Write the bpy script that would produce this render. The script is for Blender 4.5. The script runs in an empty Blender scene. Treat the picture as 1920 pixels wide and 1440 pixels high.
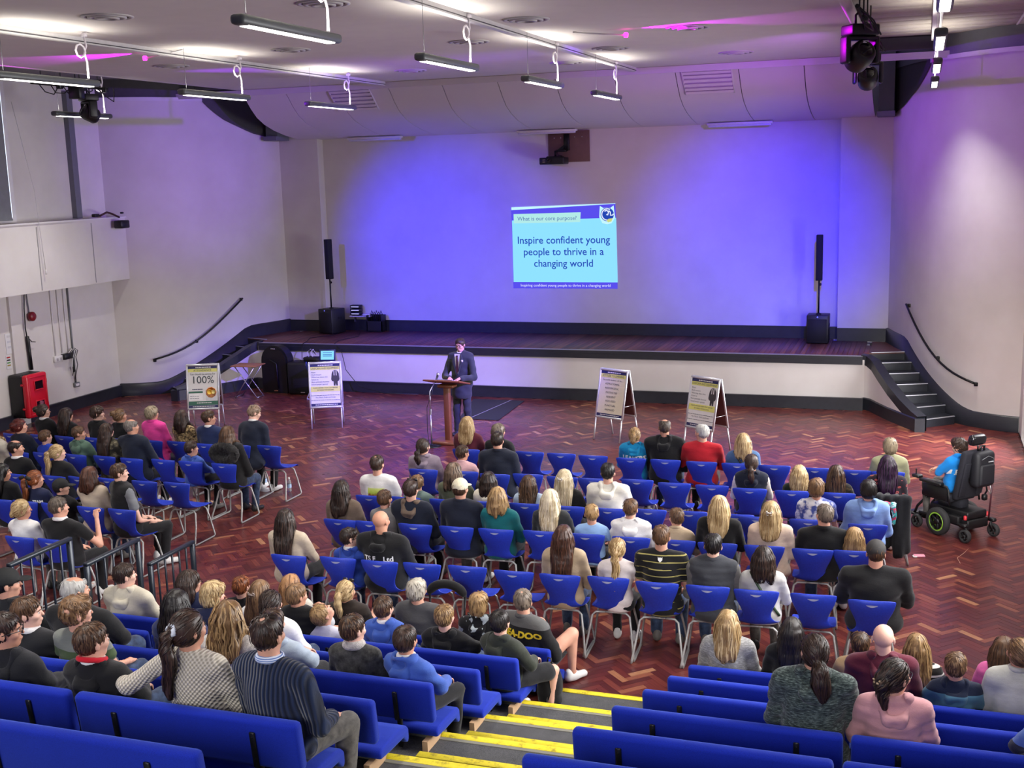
import bpy, bmesh, math, random
import numpy as np
from mathutils import Vector, Matrix
random.seed(7); RNG = np.random.default_rng(7)
SC = bpy.context.scene
COL = SC.collection
PI = math.pi
R = math.radians

# ------------------------------------------------------------------ camera
CAM_H = 4.7
CAM_R = ((0.9457071, 0.3238333, -0.0277513), (0.031205, -0.175454, -0.983993), (-0.3235188, 0.9297031, -0.1760333))  # right, down, forward
cam_d = bpy.data.cameras.new('camera'); cam_d.sensor_width = 36.0; cam_d.lens = 2219.4 / 1920 * 36.0
cam_d.clip_end = 200
cam = bpy.data.objects.new('camera', cam_d); COL.objects.link(cam)
_m = Matrix(((CAM_R[0][0], -CAM_R[1][0], -CAM_R[2][0], 0), (CAM_R[0][1], -CAM_R[1][1], -CAM_R[2][1], 0),
             (CAM_R[0][2], -CAM_R[1][2], -CAM_R[2][2], CAM_H), (0, 0, 0, 1)))
cam.matrix_world = _m
SC.camera = cam

# ------------------------------------------------------------------ light, exposure
SC.view_settings.view_transform = 'Standard'; SC.view_settings.look = 'None'
SC.view_settings.gamma = 1.0; SC.view_settings.use_curve_mapping = False
SC.view_settings.exposure = 0.12
SC.cycles.max_bounces = 6; SC.cycles.diffuse_bounces = 4; SC.cycles.glossy_bounces = 3
SC.cycles.transmission_bounces = 4; SC.cycles.caustics_reflective = False; SC.cycles.caustics_refractive = False
SC.cycles.sample_clamp_indirect = 4.0
wd = bpy.data.worlds.new('world'); SC.world = wd; wd.use_nodes = True
wd.node_tree.nodes['Background'].inputs[0].default_value = (0.55, 0.50, 1.0, 1)
wd.node_tree.nodes['Background'].inputs[1].default_value = 0.22

def light(name, kind, loc, aim, power, color=(1, 1, 1), **kw):
    d = bpy.data.lights.new(name, kind); d.energy = power; d.color = color
    for k, v in kw.items(): setattr(d, k, v)
    o = bpy.data.objects.new(name, d); COL.objects.link(o); o.location = loc
    v = Vector(aim) - Vector(loc)
    o.rotation_euler = v.to_track_quat('-Z', 'Y').to_euler()
    return o
# daylight through the windows of the right-hand wall
for y in (9.5, 13.5, 17.5):
    light('window_and_fill_light', 'AREA', (1.62, y, 3.2), (-9, y - 3.0, -0.6), 210, (0.98, 0.96, 0.95), shape='RECTANGLE', size=3.0, size_y=3.2, spread=1.9)
light('window_and_fill_light', 'AREA', (1.60, 11.5, 2.8), (0.9, 19.5, 0.2), 45, (1.0, 0.98, 0.96), shape='RECTANGLE', size=2.0, size_y=2.4, spread=.75)  # extra fill between the windows, added to lift the right-hand floor and wall
light('door_daylight', 'AREA', (1.60, 20.3, 1.3), (-6, 19.0, 0.6), 240, (0.97, 0.97, 1.0), shape='RECTANGLE', size=1.6, size_y=2.2, spread=2.4)
for x in (-12.5, -7.0, -1.5):
    light('rear_fill_light', 'AREA', (x, -3.0, 5.6), (x * .9 - .8, 8.5, 0.2), 40, (1.0, 0.98, 0.96), shape='RECTANGLE', size=3.0, size_y=1.6, spread=.8)  # added fill from behind the camera for the audience; no rear windows exist
# coloured stage washes from the moving heads on the two lighting bars
BLUE = (0.0, 0.0, 1.0); VIOLET = (0.30, 0.06, 1.0); MAGENTA = (0.75, 0.0, 1.0)
light('stage_wash_blue', 'SPOT', (-14.2, 16.5, 5.9), (-10.35, 25.7, 2.8), 6200, BLUE, spot_size=R(38), spot_blend=1.0, shadow_soft_size=0.05)
light('stage_wash_blue', 'SPOT', (-0.95, 16.9, 5.9), (-3.2, 25.7, 3.0), 5200, BLUE, spot_size=R(40), spot_blend=1.0, shadow_soft_size=0.05)
light('stage_wash_blue', 'SPOT', (-0.95, 16.0, 5.8), (-9.6, 21.5, 0.2), 12500, (0.20, 0.13, 1.0), spot_size=R(34), spot_blend=1.0, shadow_soft_size=0.08)
light('wall_wash_violet', 'SPOT', (-0.9, 16.4, 5.9), (-15.2, 22.9, 5.5), 3600, (0.20, 0.0, 1.0), spot_size=R(24), spot_blend=1.0, shadow_soft_size=0.08)
light('wall_wash_violet', 'SPOT', (-14.2, 16.0, 5.9), (0.6, 22.8, 5.4), 2800, (0.30, 0.0, 1.0), spot_size=R(24), spot_blend=1.0, shadow_soft_size=0.08)

light('ceiling_wash_violet', 'SPOT', (-14.2, 17.6, 5.9), (-7.2, 20.6, 6.62), 1500, (0.30, 0.02, 1.0), spot_size=R(30), spot_blend=1.0, shadow_soft_size=0.08)
light('canopy_wash_violet', 'SPOT', (-0.9, 17.2, 5.9), (-4.2, 23.5, 6.2), 500, (0.5, 0.1, 1.0), spot_size=R(50), spot_blend=1.0, shadow_soft_size=0.08)

# ------------------------------------------------------------------ small helpers
def lin(c):
    return tuple(((v / 255.0) / 12.92 if v / 255.0 <= 0.04045 else ((v / 255.0 + 0.055) / 1.055) ** 2.4) for v in c)

MATS = {}
class NT:
    """a thin wrapper that keeps node building short"""
    def __init__(s, name):
        s.m = bpy.data.materials.new(name); s.m.use_nodes = True; s.t = s.m.node_tree; s.n = s.t.nodes; s.l = s.t.links
        s.b = s.n['Principled BSDF']
    def new(s, typ, **kw):
        x = s.n.new(typ)
        for k, v in kw.items():
            if k.startswith('i_'): x.inputs[int(k[2:])].default_value = v
            else: setattr(x, k, v)
        return x
    def link(s, a, b): s.l.new(a, b)
    def coord(s, which='Object', scale=(1, 1, 1), rot=(0, 0, 0)):
        c = s.new('ShaderNodeTexCoord'); mp = s.new('ShaderNodeMapping')
        mp.inputs['Scale'].default_value = scale; mp.inputs['Rotation'].default_value = rot
        s.link(c.outputs[which], mp.inputs[0]); return mp.outputs[0]
    def noise(s, vec, scale, detail=3, rough=.55):
        x = s.new('ShaderNodeTexNoise'); x.inputs['Scale'].default_value = scale; x.inputs['Detail'].default_value = detail
        x.inputs['Roughness'].default_value = rough
        if vec is not None: s.link(vec, x.inputs['Vector'])
        return x.outputs['Fac']
    def ramp(s, fac, stops, interp='LINEAR'):
        x = s.new('ShaderNodeValToRGB'); e = x.color_ramp.elements; x.color_ramp.interpolation = interp
        while len(e) < len(stops): e.new(0.5)
        for el, (p, c) in zip(e, stops): el.position = p; el.color = (*c, 1) if len(c) == 3 else c
        s.link(fac, x.inputs[0]); return x.outputs[0]
    def math(s, op, a, b=None, c=None):
        x = s.new('ShaderNodeMath', operation=op)
        for i, v in enumerate((a, b, c)):
            if v is None: continue
            if isinstance(v, (int, float)): x.inputs[i].default_value = v
            else: s.link(v, x.inputs[i])
        return x.outputs[0]
    def mix(s, fac, a, b):
        x = s.new('ShaderNodeMix', data_type='RGBA')
        for i, v in ((0, fac), (6, a), (7, b)):
            if isinstance(v, (int, float)): x.inputs[i].default_value = v
            elif isinstance(v, tuple): x.inputs[i].default_value = (*v, 1) if len(v) == 3 else v
            else: s.link(v, x.inputs[i])
        return x.outputs[2]
    def sep(s, vec):
        x = s.new('ShaderNodeSeparateXYZ'); s.link(vec, x.inputs[0]); return x.outputs
    def bump(s, h, strength=.3, dist=.01):
        x = s.new('ShaderNodeBump'); x.inputs['Strength'].default_value = strength; x.inputs['Distance'].default_value = dist
        s.link(h, x.inputs['Height']); s.link(x.outputs[0], s.b.inputs['Normal'])
    def set(s, color=None, rough=None, metal=None, spec=None):
        if color is not None:
            if isinstance(color, tuple): s.b.inputs['Base Color'].default_value = (*color, 1)
            else: s.link(color, s.b.inputs['Base Color'])
        if rough is not None:
            if isinstance(rough, (int, float)): s.b.inputs['Roughness'].default_value = rough
            else: s.link(rough, s.b.inputs['Roughness'])
        if metal is not None: s.b.inputs['Metallic'].default_value = metal
        if spec is not None: s.b.inputs['Specular IOR Level'].default_value = spec

def plain(name, rgb, rough=.5, metal=0, var=.06, scale=12, bump=0, spec=None, emit=0):
    """solid colour with a little procedural variation"""
    if name in MATS: return MATS[name]
    t = NT(name); c = lin(rgb)
    nz = t.noise(t.coord(), scale)
    col = t.ramp(nz, [(.25, tuple(v * (1 - var) for v in c)), (.75, tuple(min(1, v * (1 + var)) for v in c))])
    t.set(col, rough, metal, spec)
    if bump: t.bump(t.noise(t.coord(), scale * 6), bump, .004)
    if emit:
        t.b.inputs['Emission Color'].default_value = (*c, 1); t.b.inputs['Emission Strength'].default_value = emit
    MATS[name] = t.m; return t.m

class MB:
    """mesh buffer: collects simple shapes and links them as ONE object"""
    def __init__(s): s.v = []; s.f = []; s.mi = []; s.sm = []; s.cur = 0; s.smooth = False
    def add(s, vs, fs, smooth=None):
        o = len(s.v); s.v.extend(tuple(p) for p in vs)
        for f in fs: s.f.append(tuple(i + o for i in f)); s.mi.append(s.cur); s.sm.append(s.smooth if smooth is None else smooth)
        return s
    def box(s, c, d, rot=None, taper=1.0):
        x, y, z = d[0] / 2, d[1] / 2, d[2] / 2; t = taper
        vs = [Vector(p) for p in ((-x, -y, -z), (x, -y, -z), (x, y, -z), (-x, y, -z), (-x * t, -y * t, z), (x * t, -y * t, z), (x * t, y * t, z), (-x * t, y * t, z))]
        if rot is not None: vs = [rot @ p for p in vs]
        vs = [p + Vector(c) for p in vs]
        return s.add(vs, [(3, 2, 1, 0), (4, 5, 6, 7), (0, 1, 5, 4), (1, 2, 6, 5), (2, 3, 7, 6), (3, 0, 4, 7)], False)
    def rbox(s, c, d, r=.01, seg=2, rot=None):
        bm = bmesh.new(); bmesh.ops.create_cube(bm, size=1.0)
        for v in bm.verts: v.co = Vector((v.co.x * d[0], v.co.y * d[1], v.co.z * d[2]))
        bmesh.ops.bevel(bm, geom=bm.edges[:], offset=r, segments=seg, profile=.5, affect='EDGES')
        bm.verts.index_update()
        M_ = rot if rot is not None else Matrix.Identity(3)
        vs = [M_ @ v.co + Vector(c) for v in bm.verts]; fs = [[v.index for v in f.verts] for f in bm.faces]
        bm.free(); return s.add(vs, fs, True)
    def tube(s, pts, r, n=8, cap=True, closed=False):
        P = [Vector(p) for p in pts]; m = len(P)
        rr = r if isinstance(r, (list, tuple)) else [r] * m
        T = []
        for i in range(m):
            a = P[(i - 1) % m] if (closed or i > 0) else P[0]; b = P[(i + 1) % m] if (closed or i < m - 1) else P[-1]
            t = (b - a); T.append(t.normalized() if t.length > 1e-9 else Vector((0, 0, 1)))
        u = T[0].orthogonal().normalized(); vs = []
        for i in range(m):
            u = u - T[i] * u.dot(T[i]); u = u.normalized() if u.length > 1e-6 else T[i].orthogonal().normalized()
            w = T[i].cross(u)
            for k in range(n):
                a = 2 * PI * k / n; vs.append(P[i] + (u * math.cos(a) + w * math.sin(a)) * rr[i])
        fs = []
        for i in range(m if closed else m - 1):
            j = (i + 1) % m
            for k in range(n): fs.append((i * n + k, i * n + (k + 1) % n, j * n + (k + 1) % n, j * n + k))
        s.add(vs, fs, True)
        if cap and not closed:
            o = len(s.v) - len(vs)
            s.f.append(tuple(o + k for k in reversed(range(n)))); s.mi.append(s.cur); s.sm.append(False)
            s.f.append(tuple(o + (m - 1) * n + k for k in range(n))); s.mi.append(s.cur); s.sm.append(False)
        return s
    def lathe(s, prof, c=(0, 0, 0), n=20, rot=None):
        """prof: list of (radius, height) around local Z"""
        vs = []; fs = []; m = len(prof)
        for r_, h in prof:
            for k in range(n):
                a = 2 * PI * k / n; p = Vector((r_ * math.cos(a), r_ * math.sin(a), h))
                if rot is not None: p = rot @ p
                vs.append(p + Vector(c))
        for i in range(m - 1):
            for k in range(n): fs.append((i * n + k, i * n + (k + 1) % n, (i + 1) * n + (k + 1) % n, (i + 1) * n + k))
        return s.add(vs, fs, True)
    def prism(s, poly, off, smooth=False):
        """poly: list of 3D points (one planar loop), extruded by vector off"""
        n = len(poly); a = [Vector(p) for p in poly]; b = [p + Vector(off) for p in a]
        fs = [tuple(range(n)), tuple(reversed(range(n, 2 * n)))] + [(k, n + k, n + (k + 1) % n, (k + 1) % n) for k in range(n)]
        return s.add(a + b, fs, smooth)
    def grid(s, rows, smooth=True, flip=False):
        nr, nc = len(rows), len(rows[0]); vs = [p for r_ in rows for p in r_]; fs = []
        for i in range(nr - 1):
            for j in range(nc - 1):
                q = (i * nc + j, i * nc + j + 1, (i + 1) * nc + j + 1, (i + 1) * nc + j)
                fs.append(q[::-1] if flip else q)
        return s.add(vs, fs, smooth)
    def mesh(s, name, mats):
        me = bpy.data.meshes.new(name); me.from_pydata(s.v, [], s.f)
        for m in (mats if isinstance(mats, (list, tuple)) else [mats]): me.materials.append(m)
        me.polygons.foreach_set('material_index', s.mi); me.polygons.foreach_set('use_smooth', s.sm); me.update()
        return me
    def build(s, name, mats, parent=None, **kw):
        return link(name, s.mesh(name, mats), parent, **kw)

def link(name, data, parent=None, loc=None, rot=None, **props):
    o = bpy.data.objects.new(name, data); COL.objects.link(o)
    if parent is not None: o.parent = parent
    if loc is not None: o.location = loc
    if rot is not None: o.rotation_euler = rot
    for k, v in props.items():
        if v is not None: o[k] = v
    return o
def thing(name, label, cat, loc=(0, 0, 0), rz=0, group=None):
    return link(name, None, None, loc, (0, 0, rz), label=label, category=cat, group=group)
def tag(o, label, cat, group=None):
    o['label'] = label; o['category'] = cat
    if group: o['group'] = group
    return o
def struct(o): o['kind'] = 'structure'; return o
def copy_tree(o, parent=None):
    c = o.copy(); COL.objects.link(c)
    if parent is not None: c.parent = parent
    for ch in o.children: copy_tree(ch, c)
    return c
def text_mesh(body, size, align='CENTER', extrude=0.0, bold=0.0, sx=1.0):
    cu = bpy.data.curves.new('text', 'FONT'); cu.body = body; cu.size = size; cu.align_x = align; cu.align_y = 'CENTER'
    cu.extrude = extrude; cu.offset = bold; cu.resolution_u = 3
    o = bpy.data.objects.new('text', cu); COL.objects.link(o)
    me = bpy.data.meshes.new_from_object(o.evaluated_get(bpy.context.evaluated_depsgraph_get()))
    bpy.data.objects.remove(o); bpy.data.curves.remove(cu)
    if sx != 1.0:
        for v in me.vertices: v.co.x *= sx
    return me
def text(body, size, m, parent, loc, rot=(PI / 2, 0, 0), name='lettering', align='CENTER', extrude=0.0, bold=0.0, sx=1.0):
    me = text_mesh(body, size, align, extrude, bold, sx); me.materials.append(m)
    return link(name, me, parent, loc, rot)

# ------------------------------------------------------------------ room constants (metres; X right, Y towards the stage)
XM = -7.6                       # middle of the hall
HS = 1.03                       # stage height
XL, XR, YS, YB, YP = -16.9, 1.7, 23.3, 25.78, 25.5
CEIL = 6.6
def mir(x): return 2 * XM - x
def wall_curve(t):
    P0, P1, P2 = (1.7, 21.85), (.15, 22.2), (-.63, 25.6)
    return ((1 - t) ** 2 * P0[0] + 2 * t * (1 - t) * P1[0] + t * t * P2[0], (1 - t) ** 2 * P0[1] + 2 * t * (1 - t) * P1[1] + t * t * P2[1])

def wall_material():
    t = NT('wall_paint'); nz = t.noise(t.coord(), 1.3, 4); n2 = t.noise(t.coord(), 40, 2)
    c = t.ramp(nz, [(.3, lin((214, 209, 204))), (.7, lin((224, 220, 216)))])
    t.set(c, .75, spec=.25); t.bump(n2, .06, .004); return t.m
M_WALL = wall_material()
M_CEIL = plain('ceiling_plaster', (206, 200, 196), .85, var=.03, scale=3)
M_DARK = plain('dark_grey_gloss_paint', (38, 40, 47), .38, var=.18, scale=9)
M_DARK2 = plain('dark_grey_fascia', (72, 70, 74), .7, var=.08)
M_WHITE = plain('white_trim', (225, 222, 222), .5, var=.03)
M_BLACK = plain('black_plastic', (16, 16, 19), .45, var=.2, scale=20)
M_BLACKM = plain('black_metal', (20, 21, 24), .35, .3, var=.2)
M_STEEL = plain('silver_metal', (190, 190, 192), .28, .9, var=.05)
M_ALU = plain('aluminium_frame', (214, 216, 220), .35, .6, var=.04)
M_GREY = plain('grey_metal', (120, 122, 126), .5, .4, var=.06)
M_COLUMN = plain('grey_column_paint', (112, 114, 122), .6, var=.05)

# ---- floor: a slab, then every parquet block as its own geometry
def parquet_material(name, per_object):
    t = NT(name)
    if per_object: rnd = t.new('ShaderNodeObjectInfo').outputs['Random']
    else: rnd = t.new('ShaderNodeNewGeometry').outputs['Random Per Island']
    base = t.ramp(rnd, [(0, lin((80, 34, 36))), (.35, lin((94, 41, 41))), (.66, lin((106, 48, 45))), (.90, lin((120, 60, 51))), (.97, lin((142, 84, 64))), (1, lin((176, 126, 92)))])
    uv = t.new('ShaderNodeUVMap'); mp = t.new('ShaderNodeMapping'); mp.inputs['Scale'].default_value = (3, 60, 1)
    t.link(uv.outputs[0], mp.inputs[0]); g = t.noise(mp.outputs[0], 1.0, 4, .65)
    gr = t.ramp(g, [(.3, (.62, .55, .55)), (.55, (1, 1, 1)), (.75, (1.3, 1.2, 1.1))])
    mx = t.new('ShaderNodeMix', data_type='RGBA', blend_type='MULTIPLY'); mx.inputs[0].default_value = 1
    t.link(base, mx.inputs[6]); t.link(gr, mx.inputs[7])
    wear = t.noise(t.coord(), .45, 5, .6)
    t.set(mx.outputs[2], t.ramp(wear, [(.3, (.24,) * 3), (.7, (.42,) * 3)]), spec=.5)
    t.bump(g, .10, .002); return t.m
M_PARQ = parquet_material('parquet_blocks', False); M_PARQ1 = parquet_material('parquet_block', True)
floor = MB().box((XM, 12, -.06), (19.6, 30, .1)).build('floor', plain('floor_bitumen', (40, 20, 18), .6)); struct(floor)
L_, W_ = .28, .07
def herringbone():
    q = math.sqrt(.5); blocks = []
    for i in range(-300, 700):          # along a=(W,W)
        for j in range(-80, 120):       # along b=(L,-L)
            for kind in (0, 1):
                bx, by = i * W_ + j * L_, i * W_ - j * L_
                if kind == 0: cx, cy, d = bx + L_ / 2, by + W_ / 2, 0
                else: cx, cy, d = bx + L_ + W_ / 2, by + W_ - L_ / 2, 1
                X, Y = (cx - cy) * q - 8.0, (cx + cy) * q + 4.0
                if not (-16.95 < X < 1.75 and 8.1 < Y < 25.2): continue
                if Y > 23.3 and -14.0 < X < -1.2: continue
                u = X - XM
                if abs(u) > 9.2 - max(0, (Y - 21.9)) * .62 and Y > 21.7: continue
                blocks.append((X, Y, PI / 4 if d == 0 else 3 * PI / 4))
    return blocks
BLK = herringbone()
def proj_px(p):
    d = (p[0], p[1], p[2] - CAM_H)
    c = [sum(CAM_R[k][i] * d[i] for i in range(3)) for k in range(3)]
    return 960 + 2219.4 * c[0] / c[2], 720 + 2219.4 * c[1] / c[2]
def block_geo(X, Y, a, z, tx, ty):
    ca, sa = math.cos(a), math.sin(a); l, w = L_ / 2 - .0009, W_ / 2 - .0009
    vs = []
    for zz, s in ((-.012, 1.0), (0.0, 1.0)):
        for x, y in ((-l, -w), (l, -w), (l, w), (-l, w)):
            vs.append((X + x * ca - y * sa, Y + x * sa + y * ca, z + zz + (tx * x + ty * y if zz == 0 else 0)))
    return vs, [(4, 5, 6, 7), (0, 1, 5, 4), (1, 2, 6, 5), (2, 3, 7, 6), (3, 0, 4, 7)]
def seen_zone(x, y):
    return (1000 < x < 1320 and 1150 < y < 1320) or (380 < x < 545 and 960 < y < 1170) or (1690 < x < 1925 and 1000 < y < 1320) or (640 < x < 1000 and 1090 < y < 1180)
near = []
for n, b in enumerate(BLK):
    x, y = proj_px((b[0], b[1], 0))
    if seen_zone(x, y): near.append((b[1], n))
near.sort(); near = {n for _, n in near[:300]}
mb = MB(); uvs = []
for n, (X, Y, a) in enumerate(BLK):
    if n in near: continue
    vs, fs = block_geo(X, Y, a, random.uniform(-.0004, .0004), random.gauss(0, .003), random.gauss(0, .006)); mb.add(vs, fs, False)
o = mb.build('parquet_blocks', M_PARQ, floor); o['kind'] = 'stuff'
# grain runs along each block
me = o.data; uvl = me.uv_layers.new(name='grain'); k = len(me.polygons) // 5
base = np.array([[-.14, -.035], [.14, -.035], [.14, .035], [-.14, .035]])
per = np.concatenate([base, base[[0, 1, 1, 0]], base[[1, 2, 2, 1]], base[[2, 3, 3, 2]], base[[3, 0, 0, 3]]])
off = RNG.uniform(0, 50, (k, 1, 2)); uvl.data.foreach_set('uv', (per[None] + off).reshape(-1).astype(np.float32))
vs, fs = block_geo(0, 0, 0, 0, 0, 0)
blk_me = MB().add(vs, fs, False).mesh('block', M_PARQ1); u2 = blk_me.uv_layers.new(name='grain'); u2.data.foreach_set('uv', per.reshape(-1).astype(np.float32))
for n in sorted(near):
    X, Y, a = BLK[n]
    link('block', blk_me, floor, (X, Y, random.uniform(-.0004, .0004)), (random.gauss(0, .004), random.gauss(0, .002), a))

# ---- left wall with balcony front, window and column
wl = MB(); wl.box((XL - .1, 13.3, 3.4), (.2, 17.4, 6.9)); wall_left = struct(wl.build('wall_left', M_WALL))
bal = MB(); bal.box((XL + .19, 14.6, 3.29), (.38, 15.1, 1.34)); balcony = struct(bal.build('balcony_front', M_WALL))
bp = MB(); bp.box((XL + .385, 14.6, 3.972), (.05, 15.1, .03)); bp.build('top_rail', M_WHITE, balcony)
for y in (12.4, 14.6, 16.8, 19.2, 20.85):
    MB().box((XL + .384, y, 3.27), (.006, .02, 1.25)).build('joint_strip', plain('joint_shadow', (150, 148, 150), .7), balcony)
struct(MB().box((XL + .06, 20.85, 5.3), (.12, .17, 2.6)).build('trim_1', M_COLUMN))
win = struct(MB().box((XL + .03, 17.6, 5.35), (.06, 2.9, 2.7)).build('window_1', M_WHITE))
MB().box((XL + .065, 17.62, 5.35), (.02, 2.62, 2.5)).build('window_pane', plain('bright_window', (225, 238, 255), .2, emit=1.2), win)
blind = MB(); blind.box((XL + .10, 17.55, 5.42), (.012, 2.66, 2.7)); blind.box((XL + .10, 17.55, 4.06), (.03, 2.68, .035))
tag(blind.build('roller_blind', plain('grey_blind_fabric', (122, 124, 130), .8)), 'grey roller blind pulled down over the left wall window', 'blind')
cord = MB(); cord.tube([(XL + .30, 18.95, 6.3), (XL + .43, 19.2, 4.6), (XL + .45, 19.27, 3.05)], .006, 5); cord.lathe([(.0, 0), (.016, .01), (.013, .10), (0, .11)], (XL + .45, 19.28, 2.95), 8)
tag(cord.build('pull_cord', M_WHITE), 'long white pull cord hanging in front of the balcony', 'cord')
# recess pier below the balcony
struct(MB().box((XL + .03, 18.75, 1.31), (.06, .28, 2.62)).build('trim_2', M_WALL))
struct(MB().box((XL + .022, 13.55, .115), (.044, 16.6, .23)).box((XL + .03, 13.55, .235), (.06, 16.6, .03)).build('baseboard_left', M_DARK))

# ---- right wall: windows and a glazed door that let the daylight in (mostly outside the picture)
wr = MB()
for y0, y1, z0, z1 in ((4, 21.9, 5.3, 6.9), (4, 21.9, 0, .02), (4, 7.9, 0, 5.3), (11.1, 11.9, 0, 5.3), (15.1, 15.9, 0, 5.3), (19.1, 19.4, 0, 5.3), (21.3, 21.9, 0, 5.3), (7.9, 11.1, 0, 1.9), (11.9, 15.1, 0, 1.9), (15.9, 19.1, 0, 1.9), (19.4, 21.3, 2.5, 5.3)):
    wr.box((XR + .1, (y0 + y1) / 2, (z0 + z1) / 2), (.2, y1 - y0, z1 - z0))
wall_right = struct(wr.build('wall_right', M_WALL))
for n, (y0, y1) in enumerate(((7.9, 11.1), (11.9, 15.1), (15.9, 19.1))):
    w = MB()
    for y in (y0, y0 + 1.06, y0 + 2.13, y1): w.box((XR + .12, y, 3.6), (.06, .06, 3.4))
    for z in (1.92, 3.6, 5.28): w.box((XR + .12, (y0 + y1) / 2, z), (.05, 3.2, .06))
    struct(w.build('window_%d' % (n + 2), M_WHITE))
dr = MB()
for y in (19.43, 20.35, 21.27): dr.box((XR + .12, y, 1.25), (.06, .08, 2.5))
for z in (.06, 1.0, 2.46): dr.box((XR + .12, 20.35, z), (.05, 1.9, .10))
struct(dr.build('door_1', M_WHITE))

# ---- curved side walls that flare in to the stage
def curved_wall(side):
    sx = (lambda x: x) if side == 'right' else mir
    ts = [i / 28 for i in range(29)]
    def strip(z0f, z1f, inset):
        lo, hi = [], []
        for t in ts:
            x, y = wall_curve(t); x2, y2 = wall_curve(min(1, t + .01)); x1, y1 = wall_curve(max(0, t - .01))
            d = Vector((x2 - x1, y2 - y1, 0)).normalized(); nrm = Vector((-d.y, d.x, 0)) * -1
            if nrm.x > 0: nrm = -nrm
            p = Vector((x, y, 0)) + nrm * inset
            lo.append((sx(p.x), p.y, z0f(t))); hi.append((sx(p.x), p.y, z1f(t)))
        return [lo, hi]
    w = MB(); w.grid(strip(lambda t: 0, lambda t: 6.9, 0), True, side != 'right'); w.grid(strip(lambda t: 0, lambda t: 6.9, -.1), True, side == 'right'); wall = struct(w.build('wall_stage_' + side, M_WALL))
    
    # dark fascia whose lower edge follows the curved panels
    def zprof(t):
        y = wall_curve(t)[1]
        pr = [(21.6, 6.50), (23.35, 6.50), (23.45, 6.42), (23.62, 6.24), (23.94, 6.03), (24.64, 5.76), (25.37, 5.62), (26, 5.6)]
        for (a, za), (b, zb) in zip(pr, pr[1:]):
            if y <= b: return za + (zb - za) * max(0, (y - a)) / (b - a)
        return 5.6
    f = MB(); f.grid(strip(zprof, lambda t: 6.9, .02), True, side != 'right'); f.build('fascia', M_DARK2, wall)
    g = MB(); g.grid(strip(lambda t: 6.5, lambda t: 6.9, .035), True, side != 'right'); g.build('upper_fascia', M_COLUMN, wall) if side == 'right' else None
    e = MB(); a = strip(lambda t: 6.44, lambda t: 6.52, .06)
    m = 18
    e.grid([a[0][:m], a[1][:m]], True, side != 'right'); b = strip(lambda t: 6.52, lambda t: 6.52, .0)
    e.grid([a[1][:m], b[0][:m]], True, side != 'right'); e.build('cornice_rail', M_WHITE, wall)
    # skirting: low along the floor, climbing beside the stairs, then along the stage
    def sk_top(t):
        y = wall_curve(t)[1]
        pr = [(21.5, .26), (22.25, .26), (22.42, .32), (24.15, 1.27), (24.35, 1.30), (26, 1.30)]
        for (a_, za), (b_, zb) in zip(pr, pr[1:]):
            if y <= b_: return za + (zb - za) * max(0, (y - a_)) / (b_ - a_)
        return 1.3
    s = MB(); lo, hi = strip(lambda t: 0.0, sk_top, .045); _, h2 = strip(lambda t: 0, lambda t: sk_top(t) + .02, .0)
    s.grid([lo, hi, h2], True, side != 'right'); struct(s.build('baseboard_stage_' + side, M_DARK))
    return wall
wall_sr = curved_wall('right'); wall_sl = curved_wall('left')

# ---- stage: front wall, boards, edge, back wall with pillars
stage = struct(MB().box((XM, 24.62, HS / 2 - .03), (13.3, 2.5, HS - .06)).build('stage', M_WALL))
xs0, xs1 = -14.30, -.90
M_BOARD = None
def board_material():
    t = NT('stage_board'); rnd = t.new('ShaderNodeObjectInfo').outputs['Random']
    base = t.ramp(rnd, [(0, lin((84, 46, 44))), (.5, lin((104, 60, 52))), (1, lin((126, 78, 64)))])
    g = t.noise(t.coord('Object', (40, 2, 40)), 1.0, 4, .6); gr = t.ramp(g, [(.3, (.75,) * 3), (.7, (1.15,) * 3)])
    mx = t.new('ShaderNodeMix', data_type='RGBA', blend_type='MULTIPLY'); mx.inputs[0].default_value = 1
    t.link(base, mx.inputs[6]); t.link(gr, mx.inputs[7]); t.set(mx.outputs[2], .42); return t.m
M_BOARD = board_material()
bw = .1; nb = int((xs1 - xs0) / bw)
bme = MB().rbox((0, 0, -.012), (bw - .003, 2.62, .024), .002, 1).mesh('board', M_BOARD)
def stage_depth(x):
    u = abs(x - XM)
    y0 = 23.42; y1 = 25.74 if u < 5.9 else 25.48
    if u > 6.55: y1 = 25.48 - (u - 6.55) * 6.0; y0 = 23.5 + (u - 6.55) * .9
    return y0, y1
for i in range(nb):
    x = xs0 + (i + .5) * bw; y0, y1 = stage_depth(x)
    b = link('board', bme, stage, (x, (y0 + y1) / 2, HS)); b.scale = (1, (y1 - y0) / 2.62, 1)
# corner wedges of stage between the boards and the curved walls
for sx in (lambda x: x, mir):
    w = MB(); w.prism([(sx(-.90), 23.9, HS - .03), (sx(-.90), 25.45, HS - .03), (sx(-.62), 25.45, HS - .03), (sx(-.02), 24.2, HS - .03)], (0, 0, .028)); w.build('stage_corner', M_BOARD, stage)
nose = MB(); nose.box((XM, 23.40, HS - .03), (13.2, .14, .075)); nose.box((XM, 23.36, HS - .10), (13.2, .08, .10)); nose.build('stage_edge', M_DARK, stage)
MB().box((XM, 23.40, HS + .010), (13.2, .12, .006)).build('edge_strip', plain('worn_edge', (150, 146, 150), .4), stage)
struct(MB().box((XM, 23.28, .11), (13.25, .05, .22)).box((XM, 23.275, .225), (13.25, .06, .03)).build('baseboard_stage_front', M_DARK))
struct(MB().box((XM, YB + .1, 3.6), (13.6, .2, 6.6)).build('wall_back', M_WALL))
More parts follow.
